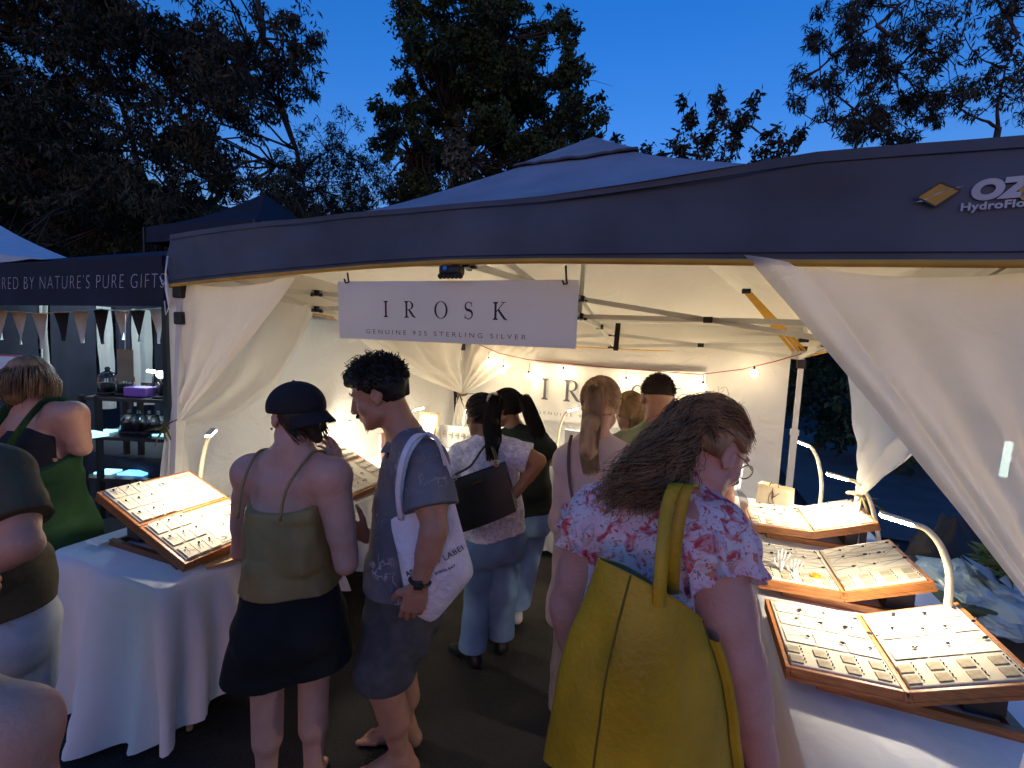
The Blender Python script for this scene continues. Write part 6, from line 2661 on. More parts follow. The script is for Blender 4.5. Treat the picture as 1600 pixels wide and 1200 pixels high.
M_skin = skin_mat('skin_fair', (0.56, 0.31, 0.22))
M_skin_tan = skin_mat('skin_tan', (0.42, 0.225, 0.145))
M_skin_brown = skin_mat('skin_brown', (0.30, 0.155, 0.09))
M_eyewhite = mat('eye_white', (0.38, 0.34, 0.31), rough=0.2, bump=0)
M_iris = mat('iris', (0.03, 0.018, 0.01), rough=0.1, bump=0)
M_hair_black = hair_mat('black_hair', (0.018, 0.014, 0.012), (0.007, 0.006, 0.006))
M_hair_brown = hair_mat('brown_hair', (0.045, 0.026, 0.016), (0.018, 0.011, 0.008))
M_hair_blond = hair_mat('blond_hair', (0.52, 0.32, 0.15), (0.24, 0.14, 0.065))
M_hair_mixed = hair_mat('light_brown_hair', (0.42, 0.235, 0.11), (0.14, 0.072, 0.032))


def pattern_mat(name, base, spots, rough=0.85, spec=0.2, bump=0.2, bscale=220):
    """printed cloth: base colour with layers of blotches; spots: list of (scale, threshold, softness, colour, distortion, seed)"""
    m, nt, b = new_mat(name)
    N, L = nt.nodes, nt.links
    tc = N.new('ShaderNodeTexCoord')
    col = N.new('ShaderNodeRGB')
    col.outputs[0].default_value = rgba(base)
    last = col.outputs[0]
    for (sc_, th, soft, c, dist, seed, kind) in spots:
        mp = N.new('ShaderNodeMapping')
        mp.inputs['Location'].default_value = (seed, seed * 1.7, -seed)
        L.new(tc.outputs['Object'], mp.inputs['Vector'])
        if kind == 'dots':
            v = N.new('ShaderNodeTexVoronoi')
            v.inputs['Scale'].default_value = sc_
            nzz = N.new('ShaderNodeTexNoise')
            nzz.inputs['Scale'].default_value = sc_ * 1.3
            mxv = N.new('ShaderNodeMix')
            mxv.data_type = 'VECTOR'
            mxv.inputs['Factor'].default_value = dist
            L.new(mp.outputs[0], mxv.inputs[4])
            L.new(nzz.outputs['Color'], mxv.inputs[5])
            L.new(mp.outputs[0], nzz.inputs['Vector'])
            L.new(mxv.outputs[1], v.inputs['Vector'])
            src = v.outputs['Distance']
            inv = True
        elif kind == 'veins':
            v = N.new('ShaderNodeTexVoronoi')
            v.feature = 'DISTANCE_TO_EDGE'
            v.inputs['Scale'].default_value = sc_
            nzz = N.new('ShaderNodeTexNoise')
            nzz.inputs['Scale'].default_value = sc_ * 1.5
            mxv = N.new('ShaderNodeMix')
            mxv.data_type = 'VECTOR'
            mxv.inputs['Factor'].default_value = dist
            L.new(mp.outputs[0], mxv.inputs[4])
            L.new(nzz.outputs['Color'], mxv.inputs[5])
            L.new(mp.outputs[0], nzz.inputs['Vector'])
            L.new(mxv.outputs[1], v.inputs['Vector'])
            src = v.outputs['Distance']
            inv = True
        else:
            v = N.new('ShaderNodeTexNoise')
            v.inputs['Scale'].default_value = sc_
            v.inputs['Detail'].default_value = 4
            v.inputs['Distortion'].default_value = dist
            L.new(mp.outputs[0], v.inputs['Vector'])
            src = v.outputs['Fac']
            inv = False
        rp = N.new('ShaderNodeMapRange')
        rp.inputs['From Min'].default_value = th + (soft if inv else -soft)
        rp.inputs['From Max'].default_value = th - (soft if inv else -soft)
        L.new(src, rp.inputs['Value'])
        fac = rp.outputs[0]
        if kind == 'veins':
            gate = N.new('ShaderNodeTexNoise')
            gate.inputs['Scale'].default_value = sc_ * 0.45
            L.new(mp.outputs[0], gate.inputs['Vector'])
            gr = N.new('ShaderNodeMapRange')
            gr.inputs['From Min'].default_value = 0.50
            gr.inputs['From Max'].default_value = 0.60
            L.new(gate.outputs['Fac'], gr.inputs['Value'])
            mm = N.new('ShaderNodeMath')
            mm.operation = 'MULTIPLY'
            L.new(fac, mm.inputs[0])
            L.new(gr.outputs[0], mm.inputs[1])
            fac = mm.outputs[0]
        mx = N.new('ShaderNodeMix')
        mx.data_type = 'RGBA'
        L.new(fac, mx.inputs['Factor'])
        L.new(last, mx.inputs[6])
        mx.inputs[7].default_value = rgba(c)
        last = mx.outputs[2]
    L.new(last, b.inputs['Base Color'])
    b.inputs['Roughness'].default_value = rough
    b.inputs['Specular IOR Level'].default_value = spec
    n2 = N.new('ShaderNodeTexNoise')
    n2.inputs['Scale'].default_value = bscale
    L.new(tc.outputs['Object'], n2.inputs['Vector'])
    bp = N.new('ShaderNodeBump')
    bp.inputs['Strength'].default_value = bump
    bp.inputs['Distance'].default_value = 0.004
    L.new(n2.outputs['Fac'], bp.inputs['Height'])
    L.new(bp.outputs[0], b.inputs['Normal'])
    return m
# ================================================================== THE PEOPLE IN THE PHOTOGRAPH
rp_ = np.random.default_rng(77)


def dirf(r, f, u=0.0):
    return nrm(RH * r + FH * f + UP * u)


def at(px, py, h):
    return PH(px, py, h)


# ---------------------------------------------------------------- capped woman
h = 1.64
p1 = Person('woman in olive camisole and black shorts with a backwards cap at the left table', at(455, 958, h), dirf(-0.42, 0.91), 1.62, 1.0, arm_k=1.02, skin=skin_mat('skin_rosy', (0.60, 0.33, 0.25)), vox=0.0055,
            waist=at(452, 872, h + 0.01), chest=at(452, 795, h + 0.02), neck=at(452, 712, h + 0.03),
            shL=at(392, 738, h + 0.06), shR=at(520, 744, h - 0.02), elR=at(541, 880, h - 0.04), wrR=at(526, 738, h + 0.07),
            elL=at(378, 860, h + 0.16), wrL=at(410, 845, h + 0.40),
            head=at(462, 652, h + 0.05), head_dir=dirf(-0.62, 0.74, -0.22),
            handR=dict(d=dirf(-0.18, 0.05, 1.0), n=dirf(-0.9, 0.3), curl=0.5, thumb=dirf(0, 1)))
p1.make()
top_m = mat('olive_silk', (0.36, 0.215, 0.075), rough=0.6, var=0.18, scale=5, bump=0.5, bscale=16, spec=0.4)
J = p1.J
pts, wa, wb, lats = p1.torso(0.012, bottom=0.08)
for q, g_ in ((0, 0.030), (1, 0.022), (2, 0.022)):
    wa[q] += g_
    wb[q] += g_
up_ = nrm(J['chest'] - J['waist'])
f3 = np.cross(p1.lat_s, UP)
shp = [('loft', pts[:5], wa[:5], wb[:5], lats[:5])]
for sx in (-1, 1):
    shp.append(('ell', lerp(J['chest'], J['neck'], 0.12) + p1.lat_s * sx * 0.075 + f3 * 0.085 * 1.16, A(1, 1, 1) * 0.078, None, 0.05))
    shp.append(('ell', J['pelvis'] + p1.lat_h * sx * 0.075 * 1.1 - np.cross(p1.lat_h, UP) * 0.07 + A(0, 0, -0.05), A(0.1, 0.1, 0.11) * 1.20, None, 0.05))
camis = p1.garment('camisole', top_m, shp, [(J['pelvis'] + A(0, 0, 0.115), -UP), (lerp(J['chest'], J['neck'], 0.30), nrm(UP - f3 * 0.35))], [], (0.012, 12, 0.2), stretch=(1, 1, 0.45))
for sx, sh in ((1, 'shL'), (-1, 'shR')):
    mb = MB()
    top_ = lerp(J['neck'], J[sh], 0.62) + A(0, 0, 0.045)
    base_ = lerp(J['chest'], J['neck'], 0.06)
    pth = smooth_path([base_ + p1.lat_s * sx * 0.085 - f3 * 0.150, lerp(base_, top_, 0.55) + p1.lat_s * sx * 0.03 - f3 * 0.128, top_ - f3 * 0.055, top_ + A(0, 0, 0.018), top_ + f3 * 0.07 - A(0, 0, 0.02), base_ + p1.lat_s * sx * 0.06 + f3 * 0.15], 18)
    mb.tube(pth, 0.0055, 6)
    mb.build('strap', top_m, camis, True)
p1.trousers(mat('black_knit', (0.012, 0.011, 0.010), rough=0.9, var=0.3, bump=0.3, bscale=40), 0.64, 0.135, 0.020, 0.062, 'shorts', (0.008, 7, 1.1))
# hair and cap
hair = p1.hair_cap(M_hair_brown, 0.004, [('cone', p1.hc + p1.hf @ A(0.02, -0.02, -0.085), p1.hc + p1.hf @ A(0.045, -0.085, -0.085), 0.034, 0.02)], nape=-0.055)
Pn, Nn = p1.scalp(420, rp_, -0.05)
low = (p1.hf.T @ (Pn - p1.hc).T).T
Pn = Pn[low[:, 1] < 0.03]
paths = []
for p in Pn:
    q = p1.hf.T @ (p - p1.hc)
    e = A(q[0] * 0.8 + 0.03, -0.075 + rp_.normal() * 0.015, -0.085 + rp_.normal() * 0.012)
    paths.append(smooth_path([p, p1.hc + p1.hf @ lerp(q * 1.06, e, 0.5), p1.hc + p1.hf @ e], 8))
p1.hair_strands(paths, M_hair_brown, 0.0022, hair)
cap_m = mat('black_cap', (0.012, 0.010, 0.012), rough=0.85, bump=0.25, bscale=200)
Rc, cc = head_frame(dirf(-0.90, 0.42, -0.18)), p1.hc
F = Field(cc - 0.22, cc + 0.22, 0.005)
F.ell(cc + Rc @ A(0, 0.040, -0.010), A(0.094, 0.094, 0.116), Rc, 0)
F.clip(cc + Rc @ A(0, 0.022, 0), Rc @ nrm(A(0, -1, 0.10)))
V, Q = F.mesh()
cap_o = link_mesh('cap', smooth_verts(V, Q, 2), Q, cap_m, p1.root, True)
mb = MB()                                            # brim at the back of the head, sagging towards its edge
P = []
for a in np.linspace(-1.05, 1.05, 19):
    row = []
    for t in np.linspace(0, 1, 7):
        r_ = lerp(1.0, 1.0 + 0.50 * math.cos(a * 1.35), t)
        loc = A(0.092 * math.sin(a) * (1 + 0.05 * t), 0.016 - 0.040 * t - 0.021 * (1 - math.cos(a)), -0.012 - 0.114 * math.cos(a) * r_)
        row.append(cc + Rc @ loc)
    P.append(row)
P = np.array(P)
mb.grid(P)
mb.grid(P[::-1] - Rc @ A(0, 0.004, 0))
mb.build('brim', cap_m, cap_o, True)
mb = MB()
mb.ball(cc + Rc @ A(0, 0.132, -0.012), 0.006, 8, 5)
mb.build('button', cap_m, cap_o, True)
mb = MB()
mb.ball(cc + p1.hf @ A(-0.083, -0.036, 0.0), 0.0045, 8, 6)
mb.build('earring', M_silver, p1.root, True)

# ---------------------------------------------------------------- man in the patterned shirt
h = 1.82
p2 = Person('man in navy patterned shirt and dark shorts standing in profile', at(624, 952, h), dirf(-0.98, 0.12), 1.78, 0.98, True, M_skin_tan, vox=0.005,
            waist=at(634, 870, h), chest=at(642, 780, h), neck=at(642, 697, h),
            shL=at(664, 722, h - 0.17), shR=at(630, 722, h + 0.17),
            elL=at(679, 826, h - 0.27), wrL=at(655, 912, h - 0.28), elR=at(612, 835, h + 0.16), wrR=at(574, 838, h + 0.06),
            head=at(592, 616, h - 0.01), head_dir=dirf(-0.93, -0.06, -0.34),
            knL=at(600, 1074, h - 0.13), knR=at(626, 1050, h + 0.06), anL=PZ(628, 1182, 0.085), anR=PZ(634, 1134, 0.085),
            toeL=dirf(-1, -0.2), toeR=dirf(-1, 0.05),
            handL=dict(d=dirf(-0.22, 0.0, -1.0), n=dirf(-0.1, 1.0), curl=0.55, thumb=dirf(-1, 0)),
            handR=dict(d=dirf(-0.8, -0.1, 0.45), n=dirf(0.1, 1.0, 0.3), curl=0.6))
p2.make()
shirt_m = pattern_mat('navy_print_shirt', (0.115, 0.118, 0.142), [(5.0, 0.55, 0.10, (0.17, 0.165, 0.175), 1.0, 2.0, 'noise'), (15.0, 0.035, 0.02, (0.40, 0.38, 0.36), 0.12, 0.7, 'veins'), (26.0, 0.03, 0.02, (0.20, 0.20, 0.20), 0.10, 3.1, 'veins')])
so = p2.shirt(shirt_m, hem=-0.135, sleeve=0.70, grow=0.020, loose=0.028, neck=0.066, neck_drop=0.0, wrinkle=(0.008, 6.5, 0.7), sleeve_r=0.030)
J = p2.J
mb = MB()                                            # collar: a turned-down band round the neck
P = []
for a in np.linspace(-2.5, 2.5, 25):
    row = []
    for t in np.linspace(0, 1, 5):
        r_ = lerp(0.074, 0.112, t ** 0.8)
        b = J['neck'] + p2.f * 0.018 + A(0, 0, 0.062 - 0.050 * t - 0.045 * (0.5 + 0.5 * math.cos(PI - a * PI / 2.5 / 1)) * 0 - 0.03 * (abs(a) / 2.5) ** 2)
        dirx = -p2.f * math.cos(a) + p2.L * math.sin(a)
        row.append(b + dirx * r_ * A(1, 1, 1) * (1.0 - 0.10 * abs(math.sin(a))))
    P.append(row)
P = np.array(P)
mb.grid(P)
mb.grid(P[::-1] + A(0, 0, -0.003))
mb.build('collar', shirt_m, so, True)
p2.trousers(pattern_mat('dark_check_shorts', (0.060, 0.060, 0.064), [(18.0, 0.55, 0.12, (0.085, 0.082, 0.08), 0.4, 1.0, 'noise')]), 0.63, 0.185, 0.016, 0.036, 'shorts', (0.007, 8, 0.5))
hair = p2.hair_cap(M_hair_black, 0.015, [('ell', p2.hc + p2.hf @ A(0, 0.100, 0.042), A(0.064, 0.040, 0.060), p2.hf), ('ell', p2.hc + p2.hf @ A(0, 0.078, 0.082), A(0.050, 0.026, 0.026), p2.hf)], wr=(0.008, 42, 0.5), nape=-0.035, low=0.1)
P_, N_ = p2.scalp(900, rp_, 0.02)
keep = (p2.hf.T @ (P_ - p2.hc).T).T[:, 1] > 0.03
P_, N_ = P_[keep], N_[keep]
paths = []
for p, n_ in zip(P_, N_):
    y = (p2.hf.T @ (p - p2.hc))[1]
    L = 0.008 + 0.020 * max(0, min(1, (y - 0.03) / 0.07)) * (0.6 + 0.8 * rp_.random())
    e = p + n_ * (0.008 + L * 0.55) + rp_.normal(size=3) * L * 0.42 + p2.hf[:, 2] * L * 0.4
    mdl = p + n_ * (0.014 + L * 0.6) + rp_.normal(size=3) * L * 0.25
    paths.append(smooth_path([p, mdl, e], 6))
p2.hair_strands(paths, M_hair_black, 0.0026, hair)
# short beard and moustache, eyebrows
beard = []
k = p2.hk
for _ in range(900):
    a = rp_.uniform(-1.25, 1.25)
    y = rp_.uniform(-0.105, -0.062)
    if rp_.random() < 0.25:
        x, y, z = rp_.uniform(-0.022, 0.022), -0.053 + rp_.normal() * 0.003, 0.096
    elif rp_.random() < 0.4:
        x, y, z = rp_.normal() * 0.014, -0.098 + rp_.normal() * 0.008, 0.078
    else:
        x, z = 0.060 * math.sin(a), 0.020 + 0.052 * math.cos(a)
        y = -0.080 + 0.035 * abs(math.sin(a)) + rp_.normal() * 0.012
    c = p2.hc + p2.hf @ (A(x, y, z) * k)
    beard.append([c, c + p2.hf @ A(x * 0.06, -0.006, 0.007)])
p2.hair_strands(np.array(beard), M_hair_black, 0.0010, p2.root, name='beard')
brow = []
for sx in (-1, 1):
    for _ in range(60):
        t = rp_.random()
        c = p2.hc + p2.hf @ (A(sx * (0.014 + 0.036 * t), 0.028 + 0.006 * math.sin(PI * t) + rp_.normal() * 0.002, 0.094 - 0.012 * t * t) * k)
        brow.append([c, c + p2.hf @ A(sx * 0.009, 0.002, 0.001)])
p2.hair_strands(np.array(brow), M_hair_black, 0.0012, p2.root, name='eyebrows')
# watch
wr, el = p2.J['wrL'], p2.J['elL']
d = nrm(wr - el)
c = wr - d * 0.012
e1 = nrm(np.cross(d, UP + RH * 0.3))
e2 = np.cross(d, e1)
wt = tag(thing('wristwatch', 'black wristwatch on the left wrist of the man in navy', 'watch', c), None, None)
mb = MB()
mb.tube([c + e1 * 0.036 * math.cos(a) + e2 * 0.032 * math.sin(a) for a in np.linspace(0, 2 * PI, 21)], 0.0085, 8, False, flat=0.5)
mb.build('strap', M_black, wt, True)
mb = MB()
mb.box(c - FH * 0.034, (0.032, 0.010, 0.032), np.column_stack([RH, FH, UP]), bev=0.004)
mb.build('case', M_black, wt)

# his white tote bag
tote = thing('tote_bag', 'white cotton tote with black lettering on the shoulder of the man in navy', 'bag', at(672, 960, 1.70))
M_tote = cloth('tote_cotton', (0.72, 0.70, 0.76), trans=0.0, bump=0.4, fold=9)
corners = {'tl': at(613, 812, 1.575), 'tr': at(702, 762, 1.60)}
TH = lambda x, y: at(x, y, 1.585 + (x - 640) * 0.0003)
ol = [(611, 812), (650, 800), (690, 770), (703, 763), (712, 790), (726, 842), (739, 886), (737, 902), (712, 934), (684, 966), (672, 972), (654, 964), (640, 954), (632, 925), (622, 870)]
oc = np.array([TH(x, y) for x, y in ol])
m_ = len(oc)
rim_ = []
for t in np.linspace(0, m_, 96, endpoint=False):
    i_ = int(t)
    q_ = t - i_
    a_, b_, c_, d_ = oc[(i_ - 1) % m_], oc[i_ % m_], oc[(i_ + 1) % m_], oc[(i_ + 2) % m_]
    cr = 0.5 * ((2 * b_) + (-a_ + c_) * q_ + (2 * a_ - 5 * b_ + 4 * c_ - d_) * q_ * q_ + (-a_ + 3 * b_ - 3 * c_ + d_) * q_ ** 3)
    rim_.append(lerp(lerp(b_, c_, q_), cr, 0.6))
rim_ = np.array(rim_)
tc_ = TH(674, 872)


def tote_off(p, r):
    u, v = (p - tc_) @ RH, (p - tc_) @ UP
    w = float(vnoise(np.array(u * 16.0), np.array(v * 9.0), np.array(2.5)))
    w2 = float(vnoise(np.array(u * 34.0 + v * 20), np.array(v * 8.0), np.array(7.5)))
    low = max(0.25, min(1, 0.75 - v * 4.5))
    return (0.046 * low * math.sqrt(max(0, 1 - r ** 2.4)) + (0.012 * w + 0.006 * w2) * (1 - r ** 4))


mb = MB()
for sd in (1, -1):
    P = np.zeros((97, 16, 3))
    for i_ in range(97):
        for k_, r_ in enumerate(np.linspace(0.02, 1, 16)):
            p = lerp(tc_, rim_[i_ % 96], r_)
            P[i_, k_] = p - FH * sd * tote_off(p, r_)
    mb.grid(P if sd == 1 else P[::-1])
bo = mb.build('bag', M_tote, tote, True)
ta = nrm(RH * 0.90 + UP * 0.44)
tb_ = np.cross(-FH, ta) * -1
if tb_[2] < 0:
    tb_ = -tb_
tb_ = nrm(tb_ + RH * -0.18)
for body_, size_, org in (('ASSEMBLY LABEL', 0.027, TH(640, 892)), ('BYRON BAY', 0.013, TH(684, 889))):
    v, f = text_mesh(body_, size_, 0.0003, 1.12)
    P, out_ = [], []
    for q in v:
        p = org + ta * q[0] + tb_ * q[1]
        dr = np.linalg.norm(p - tc_)
        ang = [nrm(w_ - tc_) @ nrm(p - tc_) for w_ in rim_]
        rr_ = dr / np.linalg.norm(rim_[int(np.argmax(ang))] - tc_)
        out_.append(rr_ > 0.965)
        P.append(p - FH * (tote_off(p, min(rr_, 0.99)) + 0.0035))
    mb = MB()
    mb.add(P, [q for q in f if not any(out_[i_] for i_ in q)])
    mb.build('lettering', M_ink, bo)['kind'] = 'stuff'
sh_top = p2.J['shL'] + A(0, 0, 0.098) - p2.L * 0.02
mb = MB()
pth = smooth_path([corners['tl'] + RH * 0.03, at(622, 765, 1.53), at(630, 715, 1.52), at(648, 683, 1.57), sh_top, at(682, 688, 1.575), at(702, 735, 1.60), corners['tr'] - RH * 0.01], 30)
mb.tube(pth, 0.011, 6, flat=0.25, updir=(0, 0, 1))
mb.build('strap', M_tote, bo, True)
mb = MB()
pth = smooth_path([corners['tl'] + RH * 0.035 + FH * 0.02, at(627, 768, 1.58), at(636, 716, 1.56), at(654, 686, 1.60), sh_top + FH * 0.02, at(686, 692, 1.60), corners['tr'] + FH * 0.02], 30)
mb.tube(pth, 0.011, 6, flat=0.25, updir=(0, 0, 1))
mb.build('strap', M_tote, bo, True)

# ---------------------------------------------------------------- woman with the scrunchie
h = 2.50
p3 = Person('woman with long black ponytail, lilac lace top and wide jeans facing the left table', at(772, 838, h), dirf(-0.55, 0.83), 1.56, 1.02, skin=M_skin_brown, vox=0.006,
            waist=at(768, 790, h), chest=at(765, 745, h), neck=at(762, 697, h),
            shL=at(722, 712, h + 0.06), shR=at(803, 708, h - 0.05), elR=at(842, 720, h - 0.08), wrR=at(806, 771, h - 0.12),
            elL=at(708, 755, h + 0.10), wrL=at(722, 775, h + 0.30), head=at(752, 650, h + 0.03), head_dir=dirf(-0.70, 0.70, -0.2),
            anL=PZ(738, 1014, 0.08), anR=PZ(782, 994, 0.08), knL=at(746, 930, h), knR=at(786, 920, h),
            handR=dict(d=dirf(-0.6, 0.3, -0.5), n=dirf(-0.3, 0.9), curl=0.3))
p3.make()
lace = pattern_mat('lilac_lace', (0.62, 0.60, 0.72), [(60.0, 0.42, 0.10, (0.40, 0.38, 0.50), 0.05, 1.0, 'dots'), (22.0, 0.56, 0.05, (0.78, 0.76, 0.84), 0.6, 2.0, 'noise')], bump=0.4)
p3.shirt(lace, hem=-0.03, sleeve=0.62, grow=0.020, loose=0.040, neck=0.066, wrinkle=(0.006, 8, 0.4), name='lace_top', sleeve_r=0.022)
p3.trousers(denim('blue_jeans', (0.11, 0.20, 0.36), (0.19, 0.31, 0.50)), 1.96, 0.06, 0.012, 0.026)
p3.shoes(M_black)
g = p3.hc + p3.hf @ A(0, 0.075, -0.105)
tl = [g, g + p3.hf @ A(0, 0.012, -0.035), at(768, 655, h - 0.07), at(771, 690, h - 0.10), at(768, 722, h - 0.12)]
hair = p3.hair_cap(M_hair_black, 0.010, [('cone', A(*g), tl[2], 0.026, 0.034), ('cone', tl[2], tl[3], 0.034, 0.030), ('cone', tl[3], lerp(tl[3], tl[4], 0.7), 0.030, 0.014)], wr=(0.003, 30, 0.2), nape=-0.045)
p3.hair_strands(p3.swept(420, rp_, g, tl, lambda t: 0.040 * (0.6 + 0.8 * math.sin(PI * min(1, t * 0.9)))), M_hair_black, 0.0026, hair)
mb = MB()
for q in range(46):
    a = q * 2 * PI / 23
    mb.ball(g + p3.hf @ A(0.034 * math.cos(a), 0.034 * math.sin(a), -0.012 + rp_.normal() * 0.006), 0.012 + 0.004 * rp_.random(), 7, 5)
mb.build('scrunchie', mat('pearl_fabric', (0.52, 0.46, 0.42), rough=0.5, var=0.4, scale=40), p3.root, True)
# her black handbag
hb = thing('handbag', 'black leather handbag with gold rings behind the woman in lilac lace', 'bag', at(755, 800, h - 0.2))
M_leather = mat('black_leather', (0.018, 0.017, 0.015), rough=0.42, var=0.3, bump=0.25, bscale=120, spec=0.5)
q00, q10, q11, q01 = at(702, 752, h - 0.20), at(789, 722, h - 0.24), at(808, 795, h - 0.24), at(722, 828, h - 0.20)
mb = MB()
nb_ = -nrm(np.cross(q10 - q00, q01 - q00))
if nb_ @ FH > 0:
    nb_ = -nb_
for sd in (1, -1):
    P = np.array([[lerp(lerp(q00, q10, u), lerp(q01, q11, u), v) + nb_ * sd * (0.012 + 0.045 * v ** 0.5 * (math.sin(PI * (0.06 + 0.88 * u)) ** 0.4)) for v in np.linspace(0, 1, 10)] for u in np.linspace(0, 1, 12)])
    mb.grid(P if sd < 0 else P[::-1])
    if sd == 1:
        P1 = P
    else:
        P2 = P
mb.grid(np.stack([P1[0], P2[0]]))
mb.grid(np.stack([P2[-1], P1[-1]]))
mb.grid(np.stack([P1[:, -1], P2[:, -1]]))
body_ = mb.build('body', M_leather, hb, True)
for u0, e in ((0.12, at(757, 716, h - 0.16)), (0.86, at(770, 714, h - 0.17))):
    a = lerp(q00, q10, u0) + nb_ * 0.02
    mb = MB()
    mb.tube([a + RH * 0.013 * math.cos(t) + UP * (0.016 * math.sin(t) + 0.014) for t in np.linspace(0, 2 * PI, 15)], 0.0036, 6, False)
    mb.build('ring', M_gold, hb, True)
mb = MB()
shp_ = lerp(p3.J['shL'], p3.J['shR'], 0.66) + A(0, 0, 0.06)
mb.tube(smooth_path([lerp(q00, q10, 0.12) + nb_ * 0.02 + UP * 0.03, at(735, 728, h - 0.18), at(752, 704, h - 0.14), at(764, 692, h - 0.06), at(770, 700, h - 0.16), lerp(q00, q10, 0.86) + nb_ * 0.02 + UP * 0.03], 26), 0.010, 6, flat=0.5)
mb.build('strap', M_leather, hb, True)
mb = MB()
m0 = lerp(lerp(q00, q10, 0.5), lerp(q01, q11, 0.5), 0.16) + nb_ * 0.036
mb.box(m0, (0.055, 0.003, 0.008), np.column_stack([nrm(q10 - q00), np.cross(UP, nrm(q10 - q00)), UP]))
mb.build('metal_plate', M_gold, hb)

# ---------------------------------------------------------------- woman in dark green beyond
h = 2.95
p4 = Person('woman in dark green T-shirt and bright blue jeans leaning at the back left', at(818, 800, h), dirf(-0.45, 0.9), 1.60, 1.08, skin=M_skin_brown, vox=0.007,
            waist=at(818, 762, h), chest=at(818, 722, h), neck=at(808, 680, h + 0.02), shL=at(776, 692, h + 0.08), shR=at(840, 690, h - 0.05),
            elR=at(858, 712, h + 0.02), wrR=at(842, 722, h + 0.20), elL=at(775, 735, h + 0.20), wrL=at(775, 740, h + 0.4),
            head=at(791, 638, h + 0.06), head_dir=dirf(-0.85, 0.45, -0.25), anL=PZ(776, 962, 0.08), anR=PZ(806, 950, 0.08))
p4.make()
p4.shirt(mat('dark_green_jersey', (0.022, 0.032, 0.024), rough=0.9, var=0.2, bump=0.2, bscale=60), hem=-0.02, sleeve=0.72, grow=0.018, loose=0.035, neck=0.062, sleeve_r=0.024, name='t_shirt')
p4.trousers(denim('bright_jeans', (0.16, 0.28, 0.50), (0.30, 0.44, 0.68)), 1.95, 0.05, 0.013, 0.030)
p4.shoes(mat('white_canvas', (0.62, 0.60, 0.62), rough=0.8), 'sneaker')
g = p4.hc + p4.hf @ A(0, 0.045, -0.110)
tl = [g, g + p4.hf @ A(0, 0.0, -0.035), at(832, 655, h - 0.06), at(843, 682, h - 0.08), at(846, 700, h - 0.08)]
hair = p4.hair_cap(M_hair_black, 0.014, [('cone', A(*g), tl[2], 0.03, 0.038), ('cone', tl[2], tl[3], 0.038, 0.025)], wr=(0.004, 30, 0.2))
p4.hair_strands(p4.swept(300, rp_, g, tl, lambda t: 0.048 * (0.6 + 0.8 * math.sin(PI * min(1, t * 0.9))), lift=0.015), M_hair_black, 0.003, hair)

# ---------------------------------------------------------------- woman with the blond ponytail
h = 2.02
p5 = Person('woman with a straight blond ponytail and dusty pink jumper seen from behind', at(926, 925, h), dirf(0.22, 0.97), 1.70, 1.02, skin=M_skin, vox=0.006,
            waist=at(926, 855, h), chest=at(926, 790, h), neck=at(926, 700, h + 0.01), shL=at(892, 722, h - 0.0), shR=at(966, 720, h - 0.0),
            head=at(938, 634, h + 0.03), head_dir=dirf(0.28, 0.95, -0.15), elL=at(884, 815, h + 0.0), wrL=at(900, 850, h + 0.22), elR=at(980, 815, h), wrR=at(985, 840, h + 0.25))
p5.make()
pink = mat('dusty_pink_knit', (0.62, 0.44, 0.38), rough=0.95, var=0.08, scale=8, bump=0.35, bscale=160, sheen=0.2)
p5.shirt(pink, hem=0.12, sleeve=1.85, grow=0.020, loose=0.030, neck=0.062, sleeve_r=0.016, name='jumper', wrinkle=(0.006, 7, 0.6))
p5.trousers(mat('beige_trousers', (0.30, 0.24, 0.20), rough=0.9), 1.95, -0.06, 0.012, 0.03, 'trousers')
p5.shoes(M_white)
g = p5.hc + p5.hf @ A(-0.005, 0.055, -0.112)
tl = [g, g + p5.hf @ A(-0.004, 0.004, -0.028), at(924, 660, h - 0.13), at(920, 705, h - 0.14), at(925, 742, h - 0.14)]
hair = p5.hair_cap(M_hair_blond, 0.012, [('cone', A(*g), tl[2], 0.020, 0.036, 0.015), ('cone', tl[2], tl[3], 0.036, 0.033), ('cone', tl[3], lerp(tl[3], tl[4], 0.5), 0.033, 0.018)], wr=(0.0025, 30, 0.2), nape=-0.04)
p5.hair_strands(p5.swept(900, rp_, g, tl, lambda t: 0.046 * min(1, 0.35 + 1.6 * t) * (1.05 - 0.25 * t), k2=16, lift=0.012), M_hair_blond, 0.0019, hair)
mb = MB()
mb.tube([g + p5.hf @ A(0.021 * math.cos(a), 0.021 * math.sin(a), -0.006) for a in np.linspace(0, 2 * PI, 15)], 0.006, 6, False)
mb.build('hair_tie', M_hair_blond, p5.root, True)
mb = MB()                                            # thin brown strap of a crossbody bag
mb.tube(smooth_path([at(893, 680, h - 0.02), at(889, 700, h - 0.075), at(889, 740, h - 0.10), at(895, 780, h - 0.145), at(905, 812, h - 0.16), at(920, 845, h - 0.15)], 20), 0.007, 6, flat=0.4)
mb.build('bag_strap', mat('brown_leather', (0.12, 0.05, 0.03), rough=0.5), p5.root, True)

